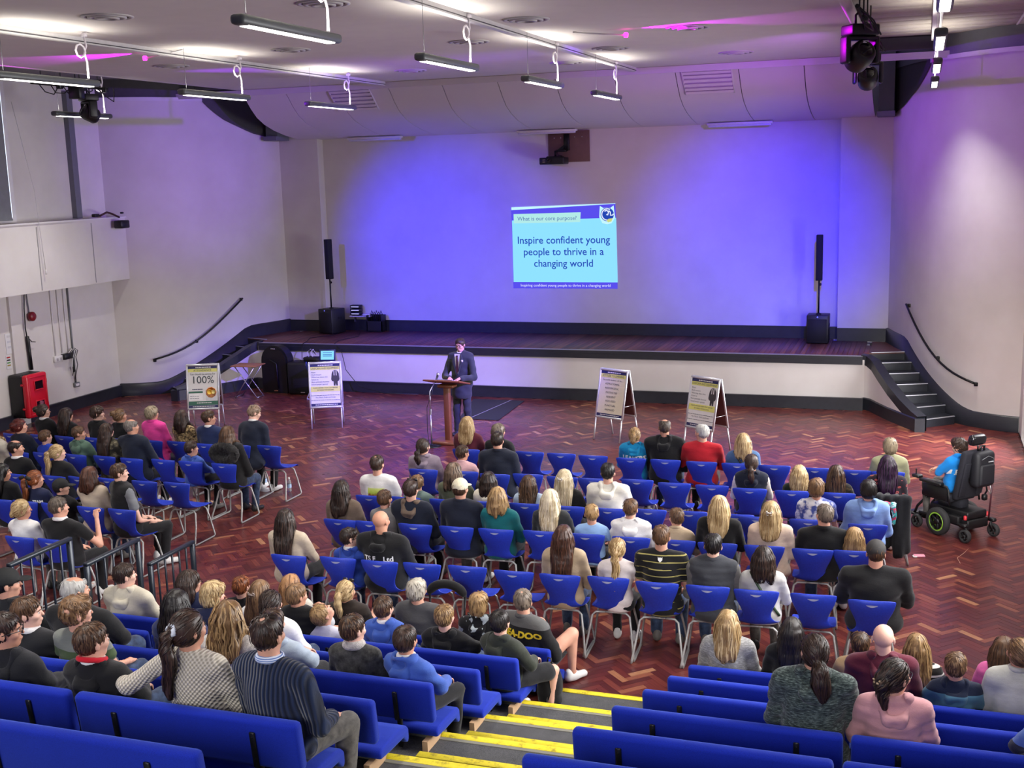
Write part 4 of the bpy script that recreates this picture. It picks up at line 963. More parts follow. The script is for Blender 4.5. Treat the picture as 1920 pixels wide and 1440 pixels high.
# ------------------------------------------------------------------ powered wheelchair
def wheelchair(x, y, rz):
    W = thing('powered_wheelchair', 'black powered wheelchair with lime green wheel rims at far right', 'wheelchair', (x, y, 0), rz); W.scale = (1, 1, 1)
    dk = M_BLACK; tyre = plain('tyre_rubber', (44, 44, 46), .75); lime = plain('lime_rim', (150, 200, 70), .4); fab = plain('seat_fabric', (24, 24, 34), .85, var=.2, scale=60)
    ry = Matrix.Rotation(PI / 2, 3, 'Y')
    def wheel(cx, cy, r, w, rim, name):
        o = MB().lathe([(r * .70, -w / 2), (r * .92, -w / 2), (r, -w * .28), (r, w * .28), (r * .92, w / 2), (r * .70, w / 2), (r * .68, 0), (r * .70, -w / 2)], (cx, cy, r), 26, ry).build(name, tyre, W)
        if rim:
            for sd in (-1, 1): MB().lathe([(r * .70, 0), (r * .72, .008), (r * .60, .008), (r * .58, 0)], (cx + sd * w * .45, cy, r), 26, ry).build('rim_ring', lime, o)
        h = MB(); h.lathe([(0, -w * .4), (r * .2, -w * .42), (r * .22, w * .42), (0, w * .4)], (cx, cy, r), 14, ry)
        for q in range(6):
            a = q * PI / 3; m_ = Matrix.Rotation(a, 3, 'X'); h.rbox(Vector((cx, cy, r)) + m_ @ Vector((0, 0, r * .43)), (w * .5, r * .22, r * .56), .006, 1, m_)
        h.build('hub', dk, o)
    for s in (-1, 1):
        wheel(s * .27, .02, .178, .085, True, 'drive_wheel'); wheel(s * .25, -.40, .085, .055, False, 'rear_caster'); wheel(s * .24, .40, .085, .05, False, 'front_caster')
        MB().tube([(s * .25, -.40, .09), (s * .21, -.38, .16), (s * .25, -.37, .21), (s * .22, -.18, .20)], .022, 8).rbox((s * .25, -.375, .215), (.07, .10, .05), .015, 1).build('caster_fork', dk, W)
        MB().tube([(s * .24, .40, .09), (s * .20, .38, .17), (s * .24, .36, .21), (s * .2, .16, .2)], .02, 8).build('caster_fork', dk, W)
        MB().rbox((s * .20, -.05, .24), (.09, .46, .12), .02, 2).build('motor_cover', dk, W)
        MB().rbox((s * .26, .16, .66), (.075, .36, .04), .014, 2).tube([(s * .26, -.12, .60), (s * .26, -.10, .64), (s * .26, .0, .64)], .014, 6).tube([(s * .26, -.15, .42), (s * .26, -.12, .62)], .014, 6).build('armrest', dk, W)
        MB().rbox((s * .235, .12, .54), (.02, .40, .16), .008, 1).build('side_guard', dk, W)
        MB().lathe([(.02, 0), (.02, .05), (0, .055)], (s * .19, -.34, .27), 8).build('release_lever', plain('lever_red', (190, 40, 50), .4), W)
    MB().rbox((0, -.05, .31), (.34, .62, .10), .02, 2).rbox((0, -.30, .20), (.36, .16, .12), .02, 2).build('base', dk, W)
    MB().rbox((0, -.06, .40), (.16, .2, .12), .02, 1).rbox((0, .12, .48), (.46, .48, .09), .03, 3).build('seat', fab, W)
    lean = Matrix.Rotation(R(12), 3, 'X')
    MB().rbox(lean @ Vector((0, 0, .34)) + Vector((0, -.16, .48)), (.44, .09, .66), .035, 3, lean).build('backrest', fab, W)
    for s in (-1, 1): MB().rbox(lean @ Vector((s * .15, -.052, .30)) + Vector((0, -.16, .48)), (.10, .03, .46), .012, 2, lean).build('back_pad', fab, W)
    MB().tube([lean @ Vector((0, -.03, .64)) + Vector((0, -.16, .48)), lean @ Vector((0, .0, .78)) + Vector((0, -.16, .48))], .012, 6).rbox(lean @ Vector((0, .02, .80)) + Vector((0, -.16, .48)), (.26, .11, .14), .05, 3, lean).build('headrest', plain('headrest_vinyl', (18, 18, 22), .22), W)
    MB().rbox((-.26, .40, .69), (.09, .12, .04), .01, 1).lathe([(.008, 0), (.006, .05), (.014, .06), (0, .075)], (-.26, .42, .71), 8).build('joystick', dk, W)
    MB().tube([(-.12, .34, .42), (-.13, .50, .25), (-.13, .55, .14)], .018, 8).tube([(.12, .34, .42), (.13, .50, .25), (.13, .55, .14)], .018, 8).rbox((0, .60, .13), (.34, .18, .025), .008, 1).build('footrest', dk, W)
    MB().tube([(.20, -.36, .24), (.20, -.40, .74)], .012, 6).build('rear_post', plain('post_maroon', (70, 30, 40), .4), W)
    MB().tube([(.14, -.34, .72), (.22, -.30, .58), (.18, -.27, .48)], .012, 6).rbox((.18, -.30, .50), (.07, .06, .08), .015, 1).build('wiring', dk, W)
    bp = thing('backpack', 'black backpack hanging from the wheelchair backrest', 'backpack', (x, y, 0), rz)
    q = Vector((.05, -.36, .90)); b = MB(); b.rbox(q, (.32, .15, .46), .06, 4); b.build('main_bag', plain('backpack_nylon', (18, 19, 26), .6, var=.2, scale=40), bp)
    MB().rbox(q + Vector((0, -.075, -.06)), (.24, .05, .26), .025, 3).build('front_pocket', plain('backpack_nylon', (18, 19, 26), .6), bp)
    MB().tube([q + Vector((-.04, .02, .22)), q + Vector((-.03, .01, .29)), q + Vector((.03, .01, .29)), q + Vector((.04, .02, .22))], .014, 8).build('grab_handle', M_BLACK, bp)
    MB().tube([q + Vector((-.10, -.08, .14)), q + Vector((.0, -.09, .18)), q + Vector((.10, -.08, .14)), q + Vector((.13, -.07, -.05))], .004, 5).build('zip', M_GREY, bp)
    MB().box(q + Vector((.06, -.079, .10)), (.09, .004, .012)).build('logo_strip', plain('logo_grey', (170, 170, 175), .5), bp)
    for s in (-1, 1): MB().tube([q + Vector((s * .10, .07, .19)), q + Vector((s * .11, .12, .20)), q + Vector((s * .11, .14, .05)), q + Vector((s * .12, .08, -.18))], .014, 6).build('shoulder_strap', M_BLACK, bp)
    MB().tube([q + Vector((.13, -.02, -.22)), q + Vector((.15, -.02, -.30)), q + Vector((.13, -.02, -.34)), q + Vector((.11, -.02, -.29))], .006, 5).build('key_ring', M_STEEL, bp)
    return W
WCX, WCY, WCR = .51, 15.65, R(46)
wheelchair(WCX, WCY, WCR)

# chair, laptop by the stage
make_chair(-12.28, 22.0, R(55), 'blue chair beside the amplifier, holding the laptop')
tt = thing('laptop_table', 'small dark table holding the laptop behind the poster stand', 'table', (-12.02, 22.42, 0), R(12))
MB().rbox((0, 0, .76), (.46, .40, .025), .006, 1).build('tabletop', plain('dark_table', (40, 42, 60), .5), tt)
for sx_ in (-1, 1):
    for sy_ in (-1, 1): MB().tube([(sx_ * .20, sy_ * .17, 0), (sx_ * .20, sy_ * .17, .75)], .012, 6).build('leg', M_GREY, tt)
lp = thing('laptop', 'open laptop with bright blue screen in front of the stage', 'laptop', (-12.02, 22.42, .773), R(12))
MB().rbox((0, 0, .01), (.34, .24, .02), .006, 1).build('base', M_BLACK, lp)
ll = Matrix.Rotation(R(-14), 3, 'X'); cc = Vector((0, .12, .02))
MB().rbox(cc + ll @ Vector((0, .0, .13)), (.36, .014, .26), .006, 1, ll).build('lid', plain('laptop_navy', (30, 34, 80), .4), lp)
MB().box(cc + ll @ Vector((0, -.0085, .135)), (.29, .002, .19), ll).build('screen', G_CY, lp)
for zz in (.19, .15, .12): MB().box(cc + ll @ Vector((0, -.0105, zz)), (.2, .001, .012), ll).build('screen_text', G_NAVY, lp)

# ------------------------------------------------------------------ people: signed-distance bodies meshed with surface nets
def v3(*a): return np.array(a, float)
class Field:
    def __init__(s): s.p = []; s.disp = None
    def cap(s, a, b, ra, rb=None, k=.03, op='u'):
        a, b = np.array(a, float), np.array(b, float); rb = ra if rb is None else rb
        s.p.append(('c', a, b, ra, rb, k, op, np.minimum(a - ra, b - rb), np.maximum(a + ra, b + rb))); return s
    def ell(s, c, r, k=.03, op='u', rot=None):
        c, r = np.array(c, float), np.array(r, float)
        e = r if rot is None else np.sqrt(((np.array(rot) * r[None, :]) ** 2).sum(1))
        s.p.append(('e', c, r, rot, None, k, op, c - e, c + e)); return s
    def tor(s, c, R_, r, k=.02, rot=None):
        c = np.array(c, float); e = np.array([R_ + r] * 3); s.p.append(('t', c, R_, r, rot, k, 'u', c - e, c + e)); return s
    def half(s, axis, val, sign):   # cut away everything with sign*(x-val)>0
        s.p.append(('h', axis, val, sign, None, 0.0, 's', None, None)); return s
    @staticmethod
    def dist(q, X, Y, Z):
        if q[0] == 'c':
            a, b, ra, rb = q[1:5]; d = b - a; L = d @ d + 1e-12
            px, py, pz = X - a[0], Y - a[1], Z - a[2]
            t = np.clip((px * d[0] + py * d[1] + pz * d[2]) / L, 0, 1)
            return np.sqrt((px - t * d[0]) ** 2 + (py - t * d[1]) ** 2 + (pz - t * d[2]) ** 2) - (ra + t * (rb - ra))
        if q[0] == 'e':
            c, r, m = q[1:4]; px, py, pz = X - c[0], Y - c[1], Z - c[2]
            if m is not None:
                m = np.array(m); px, py, pz = px * m[0, 0] + py * m[1, 0] + pz * m[2, 0], px * m[0, 1] + py * m[1, 1] + pz * m[2, 1], px * m[0, 2] + py * m[1, 2] + pz * m[2, 2]
            k0 = np.sqrt((px / r[0]) ** 2 + (py / r[1]) ** 2 + (pz / r[2]) ** 2); k1 = np.sqrt((px / r[0] ** 2) ** 2 + (py / r[1] ** 2) ** 2 + (pz / r[2] ** 2) ** 2) + 1e-9
            return k0 * (k0 - 1) / k1
        if q[0] == 't':
            c, R_, r, m = q[1:5]; px, py, pz = X - c[0], Y - c[1], Z - c[2]
            if m is not None:
                m = np.array(m); px, py, pz = px * m[0, 0] + py * m[1, 0] + pz * m[2, 0], px * m[0, 1] + py * m[1, 1] + pz * m[2, 1], px * m[0, 2] + py * m[1, 2] + pz * m[2, 2]
            return np.sqrt((np.sqrt(px ** 2 + py ** 2) - R_) ** 2 + pz ** 2) - r
        if q[0] == 'h': return q[3] * ((X, Y, Z)[q[1]] - q[2])
    @staticmethod
    def comb(F, d, k, op):
        if op == 'u':
            if k <= 0: return np.minimum(F, d)
            h = np.clip(.5 + .5 * (F - d) / k, 0, 1); return F * (1 - h) + d * h - k * h * (1 - h)
        d = -d if op == 'sub' else d
        if k <= 0: return np.maximum(F, d)
        h = np.clip(.5 - .5 * (F - d) / k, 0, 1); return F * (1 - h) + d * h + k * h * (1 - h)
    def grid(s, xs, ys, zs):
        F = np.full((len(xs), len(ys), len(zs)), .5); A = (xs, ys, zs)
        for q in s.p:
            if q[0] == 'h': F = np.maximum(F, Field.dist(q, xs[:, None, None], ys[None, :, None], zs[None, None, :])); continue
            mg = max(q[5], .0) + .07; sl = []
            for i in range(3):
                a = max(0, np.searchsorted(A[i], q[7][i] - mg) - 1); b = min(len(A[i]), np.searchsorted(A[i], q[8][i] + mg) + 1); sl.append(slice(a, b))
            if any(x.stop <= x.start for x in sl): continue
            d = Field.dist(q, xs[sl[0]][:, None, None], ys[sl[1]][None, :, None], zs[sl[2]][None, None, :])
            sl = tuple(sl); F[sl] = Field.comb(F[sl], d, q[5], q[6])
        if s.disp is not None: F = F + s.disp(xs[:, None, None], ys[None, :, None], zs[None, None, :])
        return F
    def at(s, P):
        F = np.full(len(P), .5); X, Y, Z = P[:, 0], P[:, 1], P[:, 2]
        for q in s.p:
            d = Field.dist(q, X, Y, Z); F = np.maximum(F, d) if q[0] == 'h' else Field.comb(F, d, q[5], q[6])
        return F
    def grad(s, P, e=.003):
        g = np.zeros_like(P)
        for i in range(3):
            o = np.zeros(3); o[i] = e; g[:, i] = s.at(P + o) - s.at(P - o)
        return g / (np.linalg.norm(g, axis=1, keepdims=True) + 1e-9)
    def bounds(s):
        q = [x for x in s.p if x[0] != 'h' and x[6] == 'u']
        return np.min([x[7] for x in q], axis=0) - .03, np.max([x[8] for x in q], axis=0) + .03

def surface_net(F, xs, ys, zs, smooth=1):
    S = F < 0
    n = S[:-1, :-1, :-1].astype(np.int8)
    tot = np.zeros(n.shape, np.int8)
    for i in (0, 1):
        for j in (0, 1):
            for k in (0, 1): tot += S[i:i + n.shape[0], j:j + n.shape[1], k:k + n.shape[2]]
    act = (tot > 0) & (tot < 8); I, J, K = np.nonzero(act); N = len(I)
    if N == 0: return np.zeros((0, 3)), np.zeros((0, 4), int)
    idx = np.full(n.shape, -1, np.int64); idx[I, J, K] = np.arange(N)
    acc = np.zeros((N, 3)); cnt = np.zeros(N); C = (xs, ys, zs); B = (I, J, K)
    for ax in range(3):
        o1, o2 = [a for a in range(3) if a != ax]
        for a in (0, 1):
            for b in (0, 1):
                off = [0, 0, 0]; off[o1] = a; off[o2] = b
                i0, j0, k0 = I + off[0], J + off[1], K + off[2]; e = [0, 0, 0]; e[ax] = 1
                f0 = F[i0, j0, k0]; f1 = F[i0 + e[0], j0 + e[1], k0 + e[2]]
                m = (f0 < 0) != (f1 < 0); t = np.where(m, f0 / (f0 - f1 + 1e-12), 0)
                c0 = C[ax][B[ax]]; c1 = C[ax][B[ax] + 1]
                acc[:, ax] += m * (c0 + t * (c1 - c0)); acc[:, o1] += m * C[o1][B[o1] + a]; acc[:, o2] += m * C[o2][B[o2] + b]; cnt += m
    V = acc / cnt[:, None]; Q = []
    for ax in range(3):
        o1, o2 = (ax + 1) % 3, (ax + 2) % 3
        sl0 = [slice(1, -1)] * 3; sl0[ax] = slice(0, -1); sl1 = list(sl0); sl1[ax] = slice(1, None)
        a, b = S[tuple(sl0)], S[tuple(sl1)]
        ch = np.nonzero(a != b); ins = a[ch]
        g = [ch[0] + (0 if ax == 0 else 1), ch[1] + (0 if ax == 1 else 1), ch[2] + (0 if ax == 2 else 1)]
        def cell(d1, d2):
            p = [x.copy() for x in g]; p[o1] = p[o1] - d1; p[o2] = p[o2] - d2
            return idx[p[0], p[1], p[2]]
        q = np.stack([cell(1, 1), cell(0, 1), cell(0, 0), cell(1, 0)], 1)
        q[~ins] = q[~ins][:, ::-1]; Q.append(q)
    Q = np.concatenate(Q)
    for _ in range(smooth):
        e0 = Q.reshape(-1); e1 = np.roll(Q, -1, 1).reshape(-1); c = np.bincount(e0, minlength=N) + np.bincount(e1, minlength=N)
        W = np.stack([np.bincount(e0, V[e1, i], N) + np.bincount(e1, V[e0, i], N) for i in range(3)], 1) / np.maximum(c, 1)[:, None]
        V = V * .5 + W * .5
    return V, Q

def axis(lo, hi, h, fine=None):
    """grid lines from lo to hi at spacing h, denser inside the (a, b, h2) span"""
    if fine is None: return np.arange(lo, hi + h, h)
    a, b, h2 = fine; a = max(a, lo); b = min(b, hi)
    l = np.arange(a - h, lo - h, -h)[::-1]; m = np.arange(a, b, h2); r_ = np.arange(b, hi + h, h)
    return np.concatenate([l, m, r_])
def mesh_of(name, V, Q, mat, extra=None):
    """quads (and optional triangles appended) to a smooth-shaded mesh"""
    me = bpy.data.meshes.new(name); T = np.zeros((0, 3), int)
    if extra is not None:
        ev, et = extra; T = et + len(V); V = np.concatenate([V, ev])
    nq, nt = len(Q), len(T)
    me.vertices.add(len(V)); me.vertices.foreach_set('co', V.astype(np.float32).ravel())
    me.loops.add(nq * 4 + nt * 3); me.loops.foreach_set('vertex_index', np.concatenate([Q.ravel(), T.ravel()]).astype(np.int32))
    me.polygons.add(nq + nt); me.polygons.foreach_set('loop_start', np.concatenate([np.arange(nq) * 4, nq * 4 + np.arange(nt) * 3]).astype(np.int32))
    me.polygons.foreach_set('use_smooth', np.ones(nq + nt, bool)); me.update(calc_edges=True)
    for m in (mat if isinstance(mat, list) else [mat]): me.materials.append(m)
    return me
def sdf_mesh(name, f, h, mat, fine=None, smooth=1):
    lo, hi = f.bounds(); fine = fine or (None, None, None)
    A = [axis(lo[i], hi[i], h, fine[i]) for i in range(3)]
    V, Q = surface_net(f.grid(*A), *A, smooth=smooth); return mesh_of(name, V, Q, mat)

def rotz(a): c, s = math.cos(a), math.sin(a); return np.array([[c, -s, 0], [s, c, 0], [0, 0, 1]])
def rotx(a): c, s = math.cos(a), math.sin(a); return np.array([[1, 0, 0], [0, c, -s], [0, s, c]])
def roty(a): c, s = math.cos(a), math.sin(a); return np.array([[c, 0, s], [0, 1, 0], [-s, 0, c]])

# ---- one hand (relaxed, half closed), wrist at the origin, fingers along +Y, palm down, thumb on +X
def hand_field(curl=.55, spread=1.0):
    f = Field(); f.ell((0, .045, 0), (.038, .05, .015), .01); f.cap((0, -.02, 0), (0, .03, 0), .022, .024, .015)
    for x, L, dx in ((.028, .072, .10), (.009, .082, .02), (-.010, .076, -.05), (-.028, .060, -.13)):
        p = v3(x, .085, .002); a = 0.15
        for seg, r0 in ((.44, .0095), (.32, .0085), (.24, .0078)):
            a += curl * (.8 if seg > .4 else 1.0); d = v3(dx * spread, math.cos(a), -math.sin(a)); q = p + d * L * seg; f.cap(p, q, r0, r0 - .0008, .005); p = q
    f.cap((.024, .018, -.004), (.050, .048, -.014), .013, .0115, .01); f.cap((.050, .048, -.014), (.050, .082, -.022), .0112, .0088, .006)
    return f
def tri(Q): return np.concatenate([Q[:, [0, 1, 2]], Q[:, [0, 2, 3]]])
def hand_geo(curl):
    f = hand_field(curl); lo, hi = f.bounds(); A = [axis(lo[i], hi[i], .0072) for i in range(3)]; return surface_net(f.grid(*A), *A, smooth=1)
HANDS = {'relaxed': hand_geo(.5), 'fist': hand_geo(1.25), 'flat': hand_geo(.18)}

# ---- materials for people
SKINS = [(214, 168, 146), (206, 156, 132), (222, 178, 158), (198, 146, 120), (216, 164, 140)]
def skin_mat(i):
    n = 'skin_%d' % i
    if n in MATS: return MATS[n]
    t = NT(n); c = lin(SKINS[i]); nz = t.noise(t.coord(), 14, 3); t.set(t.ramp(nz, [(.3, tuple(v * .92 for v in c)), (.7, (min(1, c[0] * 1.06), c[1], c[2]))]), .5, spec=.35)
    t.b.inputs['Subsurface Weight'].default_value = .0; MATS[n] = t.m; return t.m
HAIRC = {'black': ((20, 17, 17), (44, 38, 36)), 'dkbrown': ((34, 24, 20), (74, 54, 44)), 'brown': ((58, 40, 28), (112, 82, 58)), 'ltbrown': ((86, 62, 42), (150, 116, 82)), 'brownh': ((48, 36, 30), (136, 112, 92)),
         'dkblonde': ((112, 84, 54), (186, 152, 104)), 'blonde': ((140, 110, 70), (222, 196, 148)), 'platinum': ((176, 156, 120), (236, 224, 196)), 'strawberry': ((104, 66, 40), (186, 140, 96)), 'ginger': ((96, 50, 24), (170, 100, 56)),
         'red': ((58, 18, 16), (112, 42, 34)), 'auburn': ((44, 26, 20), (96, 60, 44)), 'grey': ((96, 88, 80), (158, 150, 142)), 'greybrown': ((70, 60, 52), (132, 118, 104)), 'gingergrey': ((96, 76, 62), (168, 142, 120)),
         'silver': ((150, 148, 144), (214, 212, 206)), 'silverh': ((110, 102, 90), (206, 198, 182)), 'ash': ((98, 86, 68), (176, 160, 132)), 'purple': ((34, 16, 36), (76, 44, 78)), 'stubble': ((150, 120, 104), (186, 150, 130))}
def hair_mat(n):
    k = 'hair_' + n
    if k in MATS: return MATS[k]
    a, b = HAIRC[n]; a, b = lin(a), lin(b); t = NT(k)
    rnd = t.new('ShaderNodeNewGeometry').outputs['Random Per Island']
    s1 = t.noise(t.coord('Object', (70, 70, 7)), 1.0, 4, .65); s2 = t.noise(t.coord(), 5, 2)
    f = t.math('ADD', t.math('MULTIPLY', s1, .55), t.math('ADD', t.math('MULTIPLY', rnd, .45), t.math('MULTIPLY', s2, .25)))
    mid = tuple((x + y) / 2 for x, y in zip(a, b))
    t.set(t.ramp(f, [(.28, tuple(v * .7 for v in a)), (.5, a), (.68, mid), (.95, b)]), .42, spec=.4); t.bump(s1, .5, .004)
    t.b.inputs['Anisotropic'].default_value = .4; MATS[k] = t.m; return t.m

CLOTH = {'black': (22, 22, 24), 'blackw': (30, 30, 32), 'blackn': (26, 27, 31), 'navy': (30, 36, 66), 'darknavy': (24, 30, 46), 'navysuit': (32, 44, 82), 'navyj': (24, 29, 44), 'navyg': (26, 31, 46), 'navyp': (30, 40, 78), 'royal': (34, 62, 172), 'royal2': (34, 60, 140),
         'blue': (62, 92, 172), 'pink': (232, 72, 158), 'pinkj': (232, 112, 176), 'palepink': (206, 164, 168), 'cream': (222, 214, 196), 'creamw': (222, 218, 206), 'creamh': (206, 198, 178), 'white': (226, 224, 222), 'whitep': (226, 216, 214), 'oat': (186, 170, 150), 'beige': (172, 152, 126), 'taupe': (104, 88, 76),
         'sage': (88, 114, 98), 'sagej': (150, 150, 118), 'olive': (82, 86, 68), 'burgundy': (92, 34, 50), 'teal': (20, 130, 176), 'tealm': (14, 92, 98), 'redm': (172, 28, 40), 'denim': (74, 104, 146), 'lavender': (140, 126, 140), 'darkgreen': (34, 42, 34), 'greyteal': (104, 122, 118), 'grey': (116, 114, 112),
         'paleblue': (176, 194, 214), 'lightblue': (122, 152, 206), 'charcoal': (44, 46, 48), 'skyblue': (146, 182, 226), 'creampink': (216, 192, 172), 'slate': (58, 60, 66), 'palegrey': (196, 194, 190), 'dkbrown': (46, 38, 34), 'charknit': (74, 74, 76), 'darkolive': (48, 52, 44), 'palelav': (206, 206, 222), 'greyblue': (158, 170, 184),
         'tan': (166, 138, 104), 'pinkh': (196, 144, 148), 'silvergrey': (150, 150, 150), 'palegreyd': (196, 196, 188), 'lightgrey': (168, 170, 174), 'greytee': (112, 114, 118), 'charcoal_suit': (50, 54, 54), 'boyblue': (20, 122, 200), 'cream_sleeve': (224, 216, 204)}
def cloth(n):
    k = 'cloth_' + n
    if k in MATS: return MATS[k]
    t = NT(k); v = t.coord(); weave = t.noise(v, 190, 2); fold = t.noise(t.coord('Object', (1, 1, 2.2)), 9, 4, .6); col = None; bs = .35
    x, y, z = t.sep(t.coord())
    def band(lo, hi, a): return t.math('MULTIPLY', t.math('GREATER_THAN', a, lo), t.math('LESS_THAN', a, hi))
    def var(c, amt=.12):
        c = lin(c); return t.ramp(fold, [(.3, tuple(q * (1 - amt) for q in c)), (.7, tuple(min(1, q * (1 + amt)) for q in c))])
    if n in CLOTH: col = var(CLOTH[n])
    if n == 'leopard': col = t.ramp(t.noise(v, 26, 3, .7), [(.38, lin((34, 28, 24))), (.5, lin((120, 98, 66))), (.66, lin((196, 172, 124)))])
    if n == 'camo': col = t.ramp(t.noise(v, 12, 2), [(.40, lin((48, 46, 38))), (.5, lin((92, 86, 70))), (.6, lin((130, 122, 100)))], 'CONSTANT')
    if n == 'blackgold': col = t.ramp(t.noise(v, 16, 3), [(.5, lin((30, 27, 24))), (.7, lin((90, 72, 46)))])
    if n == 'lips':
        vo = t.new('ShaderNodeTexVoronoi'); vo.inputs['Scale'].default_value = 11; t.link(t.coord('Object', (1, 1, 1.5)), vo.inputs['Vector']); d = vo.outputs['Distance']
        col = t.mix(band(.12, .30, d), lin((34, 24, 34)), lin((150, 70, 70)))
    if n == 'tiedye': col = t.ramp(t.noise(v, 9, 3, .6), [(.42, lin((70, 84, 150))), (.52, lin((214, 214, 222))), (.8, lin((232, 230, 228)))])
    if n == 'stripe':
        w = t.math('FRACT', t.math('MULTIPLY', z, 15.0)); nz = t.noise(t.coord('Object', (3, 3, 30)), 1.5, 2)
        col = t.mix(t.math('MULTIPLY', band(.0, .16, w), t.math('GREATER_THAN', nz, .46)), lin((24, 24, 26)), lin((170, 160, 96)))
    if n == 'stripebw': col = t.mix(band(.0, .25, t.math('FRACT', t.math('MULTIPLY', z, 14.0))), lin((24, 22, 22)), lin((210, 204, 196)))
    if n == 'marl' or n == 'greymarl':
        s = t.noise(t.coord('Object', (30, 30, 150)), 1.0, 3, .7); a, b = (((26, 34, 36), (118, 132, 126)) if n == 'marl' else ((128, 128, 128), (196, 196, 194)))
        col = t.ramp(s, [(.36, lin(a)), (.52, lin(tuple((p + q) // 2 - 10 for p, q in zip(a, b)))), (.7, lin(b))])
    if n == 'fleece': col = t.ramp(t.noise(v, 60, 3), [(.3, lin((196, 188, 180))), (.7, lin((236, 230, 224)))]); bs = 1.0
    if n in ('cable', 'navyknit'):
        a = t.math('SINE', t.math('MULTIPLY', x, 260.0)); b = t.math('SINE', t.math('MULTIPLY', z, 230.0)); wv = t.math('MULTIPLY', a, b) if n == 'cable' else a
        c1, c2 = (((150, 142, 126), (216, 208, 192)) if n == 'cable' else ((16, 24, 44), (34, 46, 74)))
        col = t.ramp(t.math('ADD', t.math('MULTIPLY', wv, .3), .5), [(.2, lin(c1)), (.7, lin(c2))]); weave = wv; bs = .9
    if n == 'blackdenim': col = t.ramp(t.noise(v, 18, 4, .7), [(.35, lin((38, 38, 38))), (.7, lin((84, 84, 82)))])
    if n == 'blackpat': col = t.ramp(t.noise(v, 10, 2), [(.54, lin((28, 28, 30))), (.58, lin((176, 186, 190)))], 'CONSTANT')
    if n == 'seadoo': col = t.mix(band(.66, .82, z), lin((24, 24, 26)), lin((92, 92, 92)))
    if n == 'greengrey': col = t.mix(band(.80, 1.2, z), lin((66, 82, 52)), lin((112, 116, 110)))
    if n == 'navyteal': col = t.mix(band(.70, .84, z), lin((26, 34, 56)), lin((84, 128, 146)))
    if n == 'polo': col = t.mix(t.math('MULTIPLY', t.math('GREATER_THAN', z, .80), t.math('GREATER_THAN', t.math('ABSOLUTE', x), .145)), lin((26, 26, 26)), lin((222, 222, 222)))
    if n == 'colorblock': col = t.mix(band(.0, .62, z), t.mix(band(.0, .74, z), lin((92, 126, 200)), lin((34, 38, 62))), lin((226, 168, 186)))
    if n == 'fur': col = t.ramp(t.noise(v, 50, 4, .7), [(.3, lin((8, 8, 9))), (.7, lin((44, 42, 42)))]); bs = 1.0
    if n == 'striped': col = t.mix(t.math('GREATER_THAN', t.math('FRACT', t.math('MULTIPLY', z, 90.0)), .5), lin((206, 214, 228)), lin((92, 120, 176)))
    if n == 'redlining': col = var((196, 28, 44))
    if n == 'jeans': col = t.ramp(t.noise(v, 20, 3), [(.3, lin((34, 44, 66))), (.7, lin((62, 78, 108)))])
    if n == 'greyjeans': col = t.ramp(t.noise(v, 20, 3), [(.3, lin((70, 68, 66))), (.7, lin((104, 100, 96)))])
    if n == 'blacktrouser': col = var((26, 26, 29))
    if n == 'paletrouser': col = var((168, 160, 152))
    t.set(col, .85, spec=.2); t.b.inputs['Sheen Weight'].default_value = .15
    h = t.math('ADD', t.math('MULTIPLY', weave, .25), t.math('MULTIPLY', fold, 1.0)); t.bump(h if n not in ('cable', 'navyknit', 'fleece', 'fur') else weave, bs, .012 if n not in ('cable', 'navyknit') else .006)
    MATS[k] = t.m; return t.m

M_EYEW = plain('eye_white', (226, 222, 216), .2, var=.0); M_IRIS = plain('eye_iris', (46, 36, 30), .15, var=0)
_e = MB(); _e.lathe([(0, -.0115), (.006, -.0098), (.0100, -.0058), (.0115, 0), (.0100, .0058), (.0058, .0099)], n=12); _e.cur = 1; _e.lathe([(.0058, .0100), (.003, .0113), (0, .0117)], n=12)
EYE_ME = _e.mesh('eye', [M_EYEW, M_IRIS])
M_GLASS = plain('spectacle_frame', (22, 20, 24), .3)
M_SHOE = [plain('shoe_black', (24, 24, 26), .5), plain('shoe_white', (222, 222, 220), .55), plain('shoe_grey', (104, 100, 96), .6)]
_f = Field(); _f.cap((0, -.055, .045), (0, .02, .05), .042, .044, .02); _f.cap((0, .0, .04), (0, .14, .034), .040, .036, .03); _f.cap((0, -.05, .06), (0, -.05, .095), .040, .038, .02); _f.half(2, 0.004, -1)
SHOE_ME = [sdf_mesh('shoe', _f, .016, m) for m in M_SHOE]
CLS = dict(m=(1.0, 1.0), w=(.92, .96), t=(.90, .96), c=(.80, .93))     # body scale, head scale

def head_prims(f, T, s, k=.012):
    """T maps head-local points to body space; s is the head scale"""
    def P(*a): return T(v3(*a) * s)
    M_ = np.stack([T(v3(1, 0, 0)) - T(v3(0, 0, 0)), T(v3(0, 1, 0)) - T(v3(0, 0, 0)), T(v3(0, 0, 1)) - T(v3(0, 0, 0))], 1)
    E = lambda c, r, kk=k, op='u': f.ell(P(*c), v3(*r) * s, kk, op, M_)
    E((0, -.012, .026), (.075, .093, .084)); E((0, .028, -.036), (.056, .060, .070), .03); E((0, .055, -.086), (.028, .026, .022), .025)
    f.cap(P(-.034, .078, .014), P(.034, .078, .014), .011 * s, None, .012)
    for x in (-1, 1): E((x * .038, .060, -.026), (.026, .026, .022), .02)
    for x in (-1, 1): E((x * .031, .098, -.003), (.014, .014, .011), .010, 'sub')
    f.cap(P(0, .086, .004), P(0, .104, -.027), .0075 * s, .0105 * s, .010); E((0, .088, -.056), (.023, .011, .0065), .006); E((0, .086, -.066), (.019, .010, .006), .006)
    for x in (-1, 1): E((x * .079, -.010, -.012), (.0085, .018, .030), .006)
    return M_

